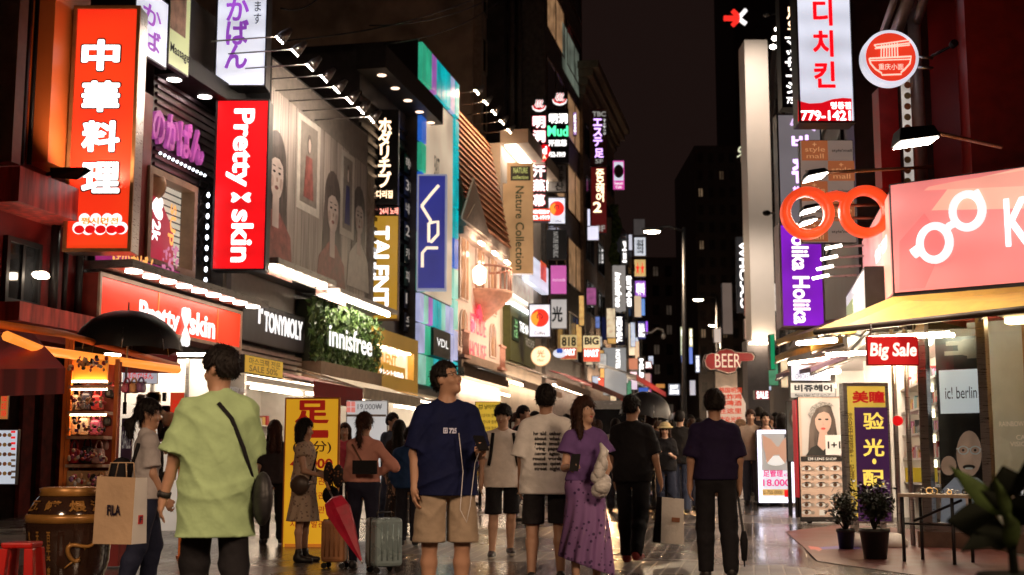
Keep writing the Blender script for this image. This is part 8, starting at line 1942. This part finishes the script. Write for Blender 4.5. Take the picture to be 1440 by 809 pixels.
def suitcase(label, px, pyb, Y, w, h, d, mat, rz):
 c = GX(px, Y); t = thing('suitcase', label, 'suitcase', c); M = Matrix.Rotation(rz, 3, 'Z'); V = lambda x, y, z: c + M @ Vector((x, y, z))
 m = MB(); m.hexa([V(*q) for q in ((-w / 2, -d / 2, .06), (w / 2, -d / 2, .06), (w / 2, d / 2, .06), (-w / 2, d / 2, .06), (-w / 2, -d / 2, h), (w / 2, -d / 2, h), (w / 2, d / 2, h), (-w / 2, d / 2, h))], mat); m.build('shell', t, bevel=.035)
 m = MB(); m.hexa([V(*q) for q in ((-w / 2 - .004, -.012, .055), (w / 2 + .004, -.012, .055), (w / 2 + .004, .012, .055), (-w / 2 - .004, .012, .055), (-w / 2 - .004, -.012, h + .004), (w / 2 + .004, -.012, h + .004), (w / 2 + .004, .012, h + .004), (-w / 2 - .004, .012, h + .004))], DGREY); m.build('zip_band', t)
 for x in (-w * .3, -w * .1, w * .1, w * .3): MB().tube([V(x, -d / 2 - .004, .12), V(x, -d / 2 - .004, h - .06)], .007, mat, 6).build('groove', t)
 for x in (-1, 1):
  for y in (-1, 1): MB().tube([V(x * w * .38, y * d * .3 - .012, .028), V(x * w * .38, y * d * .3 + .012, .028)], .028, BLK, 12).build('wheel', t)
 MB().tube([V(-.07, 0, h), V(-.07, 0, h + .05), V(.07, 0, h + .05), V(.07, 0, h)], .010, BLK, 6).build('handle', t)
suitcase('silver-blue ribbed suitcase standing beside the woman in dusty pink', 541, 803, 12.1, .27, .50, .30, pm('silver_blue_shell', (.32, .42, .44), .28, .3), .5)
suitcase('tan orange suitcase standing under the crimson umbrella', 474, 803, 12.6, .24, .46, .22, pm('tan_shell', (.36, .16, .07), .4), -.2)
p = pers('man in navy tee and khaki shorts looking up, glasses on', 628, 505, 8.7, face=12, skin=1, head=(48, -16), vox=.009, armR=((.20, -.03, -1), (.02, .16, -1)), armL=((.24, .05, -1), (-.10, .95, .12)), legL=((.05, .06, -1), (0, -.08, -1)), legR=((.06, -.02, -1), (0, -.1, -1)), build=1.0, fingers=(1., .5))
p.hair('short', vol=.010, fringe=.07); p.top('tshirt', CL('navy', (.006, .009, .042)), hem=.82, sleeve=.9, g=.018, loose=.04, sl_w=.03, fold=.008); p.trousers('shorts', CL('khaki', (.30, .23, .165)), cuff=.50, wide=.045, g=.016, fold=.006); p.shoes(SHB, SHW)
on_shirt(p, 'chest_print', '▣ 725', -.045, 1.245 * p.k, .045, 1.285 * p.k, em('grey_chest_print', (.35, .35, .5), .12, base=(.5, .5, .6)), bold=.05)
m = MB()
for q in (-1, 1):
 c = p.hp(q * .034, -.112, .012); m.tube([c + p.H @ (np.array((.024 * math.cos(a), 0, .018 * math.sin(a))) * p.k) for a in np.linspace(0, 2 * math.pi, 15)[:-1]], .0028, INKB, 5, closed=True); m.tube([p.hp(q * .058, -.108, .016), p.hp(q * .080, -.03, .02), p.hp(q * .082, .02, .012)], .0026, INKB, 5)
m.tube([p.hp(-.012, -.116, .014), p.hp(0, -.119, .018), p.hp(.012, -.116, .014)], .0026, INKB, 5); loose(m, 'eyeglasses', 'thin dark eyeglasses on the man in navy looking up', 'glasses', p.loc, R(12))
def phone(p, n, label, rz, tilt=.3):
 g_ = at_hand(p, n); m = MB(); M = Matrix.Rotation(R(rz), 3, 'Z') @ Matrix.Rotation(tilt, 3, 'X'); V = lambda x, y, z: M @ Vector((x, y, z)); w, h, d = .036, .074, .005
 m.hexa([V(*q) for q in ((-w, -d, -h), (w, -d, -h), (w, d, -h), (-w, d, -h), (-w, -d, h), (w, -d, h), (w, d, h), (-w, d, h))], BLK); return loose(m, 'phone', label, 'phone', g_ + Vector((0, 0, .03)))
phone(p, 'L', 'dark phone in the raised hand of the man in navy', 20, -.9)
m = MB(); g_ = p.J['gripL']; m.tube([g_, (g_[0] - .02, -.22, 1.0), (.12, -.23, .72), (.10, -.22, .62), (.06, -.2, .7), (.08, -.19, .95), (.05, -.19, 1.2)], .003, pm('white_cord', (.6, .58, .6), .5), 5); loose(m, 'earphone_cord', 'thin white earphone cord hanging in front of the man in navy', 'cord', p.loc, R(12))
p = pers('young man in white tee and black shorts with backpack straps', 707, 567, 14, face=4, skin=0, head=(-22, 4), armR=((.22, -.02, -1), (.10, .12, -1)), armL=((.14, .05, -1), (-.02, .3, -1)), legL=((.03, -.14, -1), (0, -.4, -1)), legR=((.06, .28, -1), (.04, .0, -1)))
p.hair('short', vol=.026, fringe=.035); p.top('tshirt', CL('warm_white', (.82, .74, .68)), hem=.80, sleeve=.85, loose=.04, g=.02); p.trousers('shorts', BLACKC, cuff=.50, wide=.03); p.shoes(SHB, SHW)
m = MB(); k = p.k
for q in (-1, 1): strap(p, m, [(q * .11, 1.42 * k), (q * .125, 1.30 * k), (q * .14, 1.15 * k), (q * .16, 1.05 * k)], BLACKC, .020, False)
m.hexa([(x, y, z) for z in (1.0 * k, 1.40 * k) for x, y in ((-.15, .14), (.15, .14), (.14, .28), (-.14, .28))], BLACKC); loose(m, 'backpack', 'black backpack worn by the young man in white tee', 'backpack', p.loc, R(4))
p = pers('man from behind in white tee with rows of printed words', 768, 538, 11, face=178, skin=1, head=(-4, 0), armL=((.18, .02, -1), (.05, .2, -1)), armR=((.18, .05, -1), (-.05, .5, -1)), legL=((.08, -.16, -1), (.02, -.3, -1)), legR=((.07, .24, -1), (.02, .02, -1)), show_face=False, build=1.0)
p.hair('short', vol=.014); p.top('tshirt', WHITEC, hem=.78, sleeve=.98, g=.022, loose=.06, sl_w=.045); p.trousers('shorts', CL('charcoal', (.02, .018, .02)), cuff=.52, wide=.03); p.shoes(SHB, SHW)
on_shirt(p, 'back_print', '\n'.join(['herald  other', 'about  what', 'reads  small', 'bring  paper', 'never  again', 'round  words', 'moves  quiet', 'street  night']), -.13, .98 * p.k, .11, 1.33 * p.k, INKB, True, bold=.03)
p = pers('woman in violet ruffle-sleeve top and long sheer violet skirt', 823, 556, 10.4, face=4, female=True, skin=0, head=(34, -6), vox=.009, armR=((.20, .10, -1), (-.12, .95, .05)), armL=((.26, .06, -1), (-.30, .62, -.55)), legL=((.03, -.05, -1), (0, -.12, -1)), legR=((.03, .2, -1), (0, .02, -1)), fingers=(.9, 1.))
VT = CL('violet', (.15, .08, .24)); p.hair('long', mat=BRN, fringe=.03); p.top('blouse', VT, hem=.99, sleeve=.55, g=.014, loose=.0, sl_w=.06)
def _sk(N, L, b, src):
 v = N.new('ShaderNodeTexVoronoi'); v.inputs['Scale'].default_value = 22; L.new(src, v.inputs['Vector']); cr = N.new('ShaderNodeValToRGB'); e = cr.color_ramp.elements; e[0].position = .22; e[0].color = (.055, .02, .10, 1); e[1].position = .30; e[1].color = (.26, .13, .34, 1); L.new(v.outputs['Distance'], cr.inputs[0]); L.new(cr.outputs[0], b.inputs['Base Color']); b.inputs['Roughness'].default_value = .7
 b.inputs['Alpha'].default_value = .86
SKV = nmat('sheer_violet_print', _sk); p.skirt('skirt', SKV, hem=.22, r=.25, waist=1.04, slope=-.35, fold=.016); p.skirt('skirt_lining', CL('violet_lining', (.13, .07, .2)), hem=.58, r=.17, waist=1.0); p.shoes(pm('beige_sandal', (.4, .25, .16), .5))
m = MB()
for i in range(7): m.ell((random.uniform(-.03, .03), random.uniform(-.03, .03), .05 + i * .035), (.075 - .006 * i, .06, .06), pm('white_plastic', (.62, .60, .58), .3, var=.1, bump=.5, bscale=30), 12, jit=.12)
m.tube([(0, 0, .26), (.03, 0, .36), (.0, .02, .42)], [.04, .035, .01], MATS['white_plastic'], 8); loose(m, 'plastic_bag', 'crumpled white plastic bag under the arm of the woman in violet', 'plastic bag', at_hand(p, 'L') + Vector((.02, -.02, -.06)))
phone(p, 'R', 'dark phone in the hand of the woman in violet', -20, -.5)
p = pers('man in black tee and trousers walking away with a shopping bag', 889, 553, 13.2, face=162, skin=1, head=(-18, 2), armR=((.26, .06, -1), (.16, .3, -1)), armL=((.14, .0, -1), (.0, .3, -1)), legL=((.02, .28, -1), (0, .02, -1)), legR=((.03, -.22, -1), (0, -.62, -1)), show_face=False, lean=.04)
p.hair('short', vol=.014); p.top('tshirt', BLACKC, hem=.84, sleeve=.9, loose=.035); p.trousers('trousers', BLACKC, wide=.012); p.shoes(pm('wine_shoe', (.28, .03, .03), .5))
g_ = at_hand(p, 'R'); bt_ = thing('shopping_bag', 'white shopping bag with black side hanging from the man in black', 'shopping bag', g_ - Vector((0, 0, .55))); m = MB(); c = g_ + Vector((.06, -.04, -.56))
bagbox(m, (c.x, c.y, c.z), .30, .14, .46, pm('white_glossy_paper', (.66, .6, .54), .35, var=.08, bump=.2), BLACKC, .96); bo = m.build('bag_body', bt_); bo.rotation_euler = (0, R(5), R(32))
fx = Fr((c.x, c.y - .062, 0), (1, 0, 0)); m = MB(); m.fbox(fx, -.02, c.z + .22, .08, c.z + .265, .0, .006, pm('flag_print', (.3, .12, .06), .5)); m.build('flag_print', bo)
MB().tube([c + Vector((-.08, 0, .45)), g_, c + Vector((.08, 0, .45))], .006, BLACKC, 5).build('handle', bt_)
p = pers('girl in cream bucket hat and black tee looking at her phone', 936, 594, 20, face=-8, female=True, skin=0, head=(-5, 10), armR=((.12, .15, -1), (-.2, .95, .35)), armL=((.12, .15, -1), (-.2, .9, .2)), vox=.011)
p.hair('long', mat=BRN, fringe=.02); p.top('tshirt', BLACKC, hem=.86, sleeve=.9, loose=.04); p.trousers('trousers', CL('dark_denim', (.03, .035, .06)), wide=.02); p.shoes(SHB, SHW)
f = Field(); k = p.k; hc = p.J['head']; f.add(Ell(p.hp(0, .01, .085), np.array((.105, .115, .075)) * k, p.H)); f.add(Ell(p.hp(0, .0, .055), np.array((.155, .165, .022)) * k, p.H), .03)
hp_ = p.hp(0, 0, .045); f.sub(lambda D, X, Y, Z: np.maximum(D, hp_[2] - .01 - Z))
o = field_obj('bucket_hat', f, .009, [pm('cream_straw', (.62, .48, .24), .8, bump=.3)], None, p.loc, p.M); o.location = p.loc; o.rotation_euler = (0, 0, R(-8)); tag(o, 'cream bucket hat worn by the girl with the phone', 'hat')
phone(p, 'R', 'pale phone held up by the girl in the cream hat', -5, .1)
p = pers('man from behind in dark violet polo and black trousers', 1006, 548, 11.4, face=176, skin=1, head=(0, 4), armL=((.22, .0, -1), (.06, .14, -1)), armR=((.20, .0, -1), (.02, .2, -1)), legL=((.04, .08, -1), (0, -.05, -1)), legR=((.04, -.14, -1), (0, -.45, -1)), show_face=False, build=1.0)
p.hair('short', vol=.024); p.top('polo_shirt', CL('plum_navy', (.016, .010, .036)), hem=.92, sleeve=.92, loose=.025, neck=.062, sl_w=.028); p.trousers('trousers', BLACKC, wide=.016); p.shoes(SHB)
g_ = at_hand(p, 'R'); ct = thing('folded_umbrella', 'closed black long umbrella hanging by the man in the polo', 'umbrella', g_); b0 = W(1047, 797, 11.2)
m = MB(); m.tube([g_ + Vector((0, 0, .05)), g_, b0 + Vector((0, 0, .25)), b0], [.012, .010, .012, .006], BLK, 8); m.build('shaft', ct); MB().tube([b0 + Vector((0, 0, .30)), b0 + Vector((0, 0, .22)), b0 + Vector((0, 0, .05))], [.018, .035, .022], BLACKC, 10).build('cloth', ct)
p = pers('man in pale tee standing at the right beside the woman in black vest', 1057, 576, 23.2, face=-14, skin=0, head=(10, 0), vox=.013); p.hair('short', mat=BRN, vol=.02); p.top('tshirt', CL('beige_tee', (.5, .4, .33)), hem=.82); p.trousers('trousers', CL('grey_blue', (.08, .09, .12))); p.shoes(SHB)
p = pers('woman in black vest top with bare shoulders near the foot-care light box', 1078, 579, 23, face=14, female=True, skin=0, head=(-14, -6), vox=.012, armR=((.12, .2, -1), (-.1, .8, .3))); p.hair('tail'); p.top('vest_top', BLACKC, hem=.9, sleeve=0, g=.012, loose=.0, neck=.10, scoop=.06); p.skirt('skirt', CL('slate', (.05, .05, .07)), hem=.5, r=.2); p.shoes(SHB)
FARC = [('black', (.02, .018, .02)), ('pale grey', (.4, .38, .36)), ('dark red', (.2, .03, .03)), ('navy', (.02, .03, .08)), ('white', (.7, .66, .62)), ('brown', (.12, .07, .05)), ('olive', (.1, .1, .05)), ('pink', (.5, .22, .2))]
FARP = [(597, 588, 24, 'behind the man in navy'), (655, 584, 23, 'beside the yellow notice board'), (727, 580, 25, 'left of the man talking'), (745, 586, 28, 'over the talking man shoulder'), (764, 584, 27, 'behind the printed white tee'), (779, 588, 31, 'right of the printed white tee'), (797, 582, 26, 'left of the woman in violet'), (812, 588, 30, 'beside the van left flank'), (841, 590, 20.6, 'before the van left headlight'), (866, 588, 21.2, 'left of the man in black'),
(902, 590, 21.8, 'under the black umbrella rim'), (925, 588, 21.4, 'behind the cream hat'), (972, 583, 26, 'left of the polo man head'), (984, 589, 31, 'far behind the polo man'), (1036, 583, 29, 'below the beer board'), (1049, 588, 27, 'between beer board and couple'), (1066, 580, 30, 'over the couple'), (1084, 583, 27, 'right of the couple'), (1092, 580, 31, 'behind the light box'), (1106, 585, 28, 'left of the lens poster'), (536, 590, 20, 'right of the woman in dusty pink'), (640, 592, 26, 'right of the man in navy')]
BGP = [('far %s in %s, %s' % (('woman', 'man')[i % 2], FARC[i % 8][0], w_), px, yt, Y, (i * 67) % 200 - 20 if i % 3 else 178, i % 2 == 0, ('long', 'short', 'tail', 'short')[i % 4], FARC[i % 8][1], 'b', (i * 31) % 50 - 25) for i, (px, yt, Y, w_) in enumerate(FARP)] + [ # label, px, ytop, Y, face, female, hairstyle, top colour, lower, headyaw
('dark haired man in black tee with white collar, behind the hat girl', 957, 577, 20.8, 170, False, 'short', (.02, .018, .018), 'b', -10), ('person in black under the far black umbrella', 915, 583, 21, 178, False, 'short', (.02, .02, .024), 'b', 0),
('woman with brown hair in pale top between the hat girl and umbrella', 946, 590, 21.5, 165, True, 'long', (.45, .34, .30), 'b', 20), ('far person in striped pale cap behind the polo man shoulder', 985, 588, 21.8, 180, False, 'short', (.06, .05, .09), 'b', 0), ('far woman in dark top seen just left of the polo man', 973, 588, 22, 185, True, 'tail', (.10, .07, .12), 'b', 0),
('man in dark shirt talking, right of the young man with backpack', 737, 570, 19, 60, False, 'short', (.02, .018, .022), 'b', 0), ('woman with dark hair in the crowd beside the printed tee', 752, 578, 20.5, -30, True, 'long', (.12, .05, .07), 'b', 0),
('smiling woman in coral pink behind the yellow banner', 484, 594, 17.6, 10, True, 'bob', (.62, .08, .12), 'b', -8), ('woman with very long dark hair in flowered long dress, seen from behind', 561, 590, 16.6, 175, True, 'verylong', (.03, .02, .02), 'f', 0),
('man looking right above the long haired woman', 552, 580, 18, 50, False, 'short', (.05, .06, .09), 'b', 0), ('dark haired woman in grey standing left of the yellow banner', 385, 590, 15.6, -160, True, 'long', (.035, .03, .035), 'b', 0), ('person in navy with black trousers behind the man in navy', 575, 600, 15.4, 185, False, 'short', (.02, .05, .14), 'b', 0),
('woman with dark bob in black at the far right crowd', 1101, 580, 24, 150, True, 'bob', (.02, .017, .017), 'b', 0), ('man in dark brown tee near the hair salon boards', 1117, 576, 25, 175, False, 'short', (.07, .05, .035), 'b', 0), ('far walker in black behind the couple on the right', 1069, 572, 26, 180, False, 'short', (.03, .02, .02), 'b', 0),
('far woman with long hair near the beer stand', 1043, 580, 26, 20, True, 'long', (.35, .2, .18), 'b', 0), ('far man in white tee deep in the crowd left of the van', 805, 585, 22.5, 5, False, 'short', (.5, .42, .38), 'b', 0), ('far woman in dark blue deep in the crowd right of the van', 930, 592, 22.2, 180, True, 'tail', (.03, .03, .08), 'b', 0), ('far man in grey between the printed tee and the woman in violet', 788, 585, 24, 170, False, 'short', (.15, .13, .14), 'b', 0)]
for i, (lab, px, yt, Y, fa, fe, hs, tc, lw_, hy) in enumerate(BGP):
 p = pers(lab, px, yt, Y, face=fa, female=fe, skin=i % 2, head=(hy, 0), vox=.0135 if Y < 22 else .016, show_face=abs(fa) < 100, legL=((.03, .12, -1), (0, -.05, -1)), legR=((.03, -.1, -1), (0, -.25, -1)))
 p.hair(hs, mat=BRN if i % 3 == 2 else None); mt = CL('crowd_%d' % i, tc); p.top('shirt', mt, hem=.85 if lw_ == 'b' else .95, sleeve=.9 + .8 * (i % 4 == 1), loose=.03)
 if lw_ == 'f': p.skirt('long_skirt', spots('dark_flower_print', (.025, .018, .018), (.35, .2, .12), 20, .22), hem=.2, r=.22)
 else: p.trousers('trousers', CL('crowd_low_%d' % (i % 3), [(.02, .02, .03), (.05, .06, .1), (.015, .014, .015)][i % 3]), wide=.015)
 p.shoes(SHB)
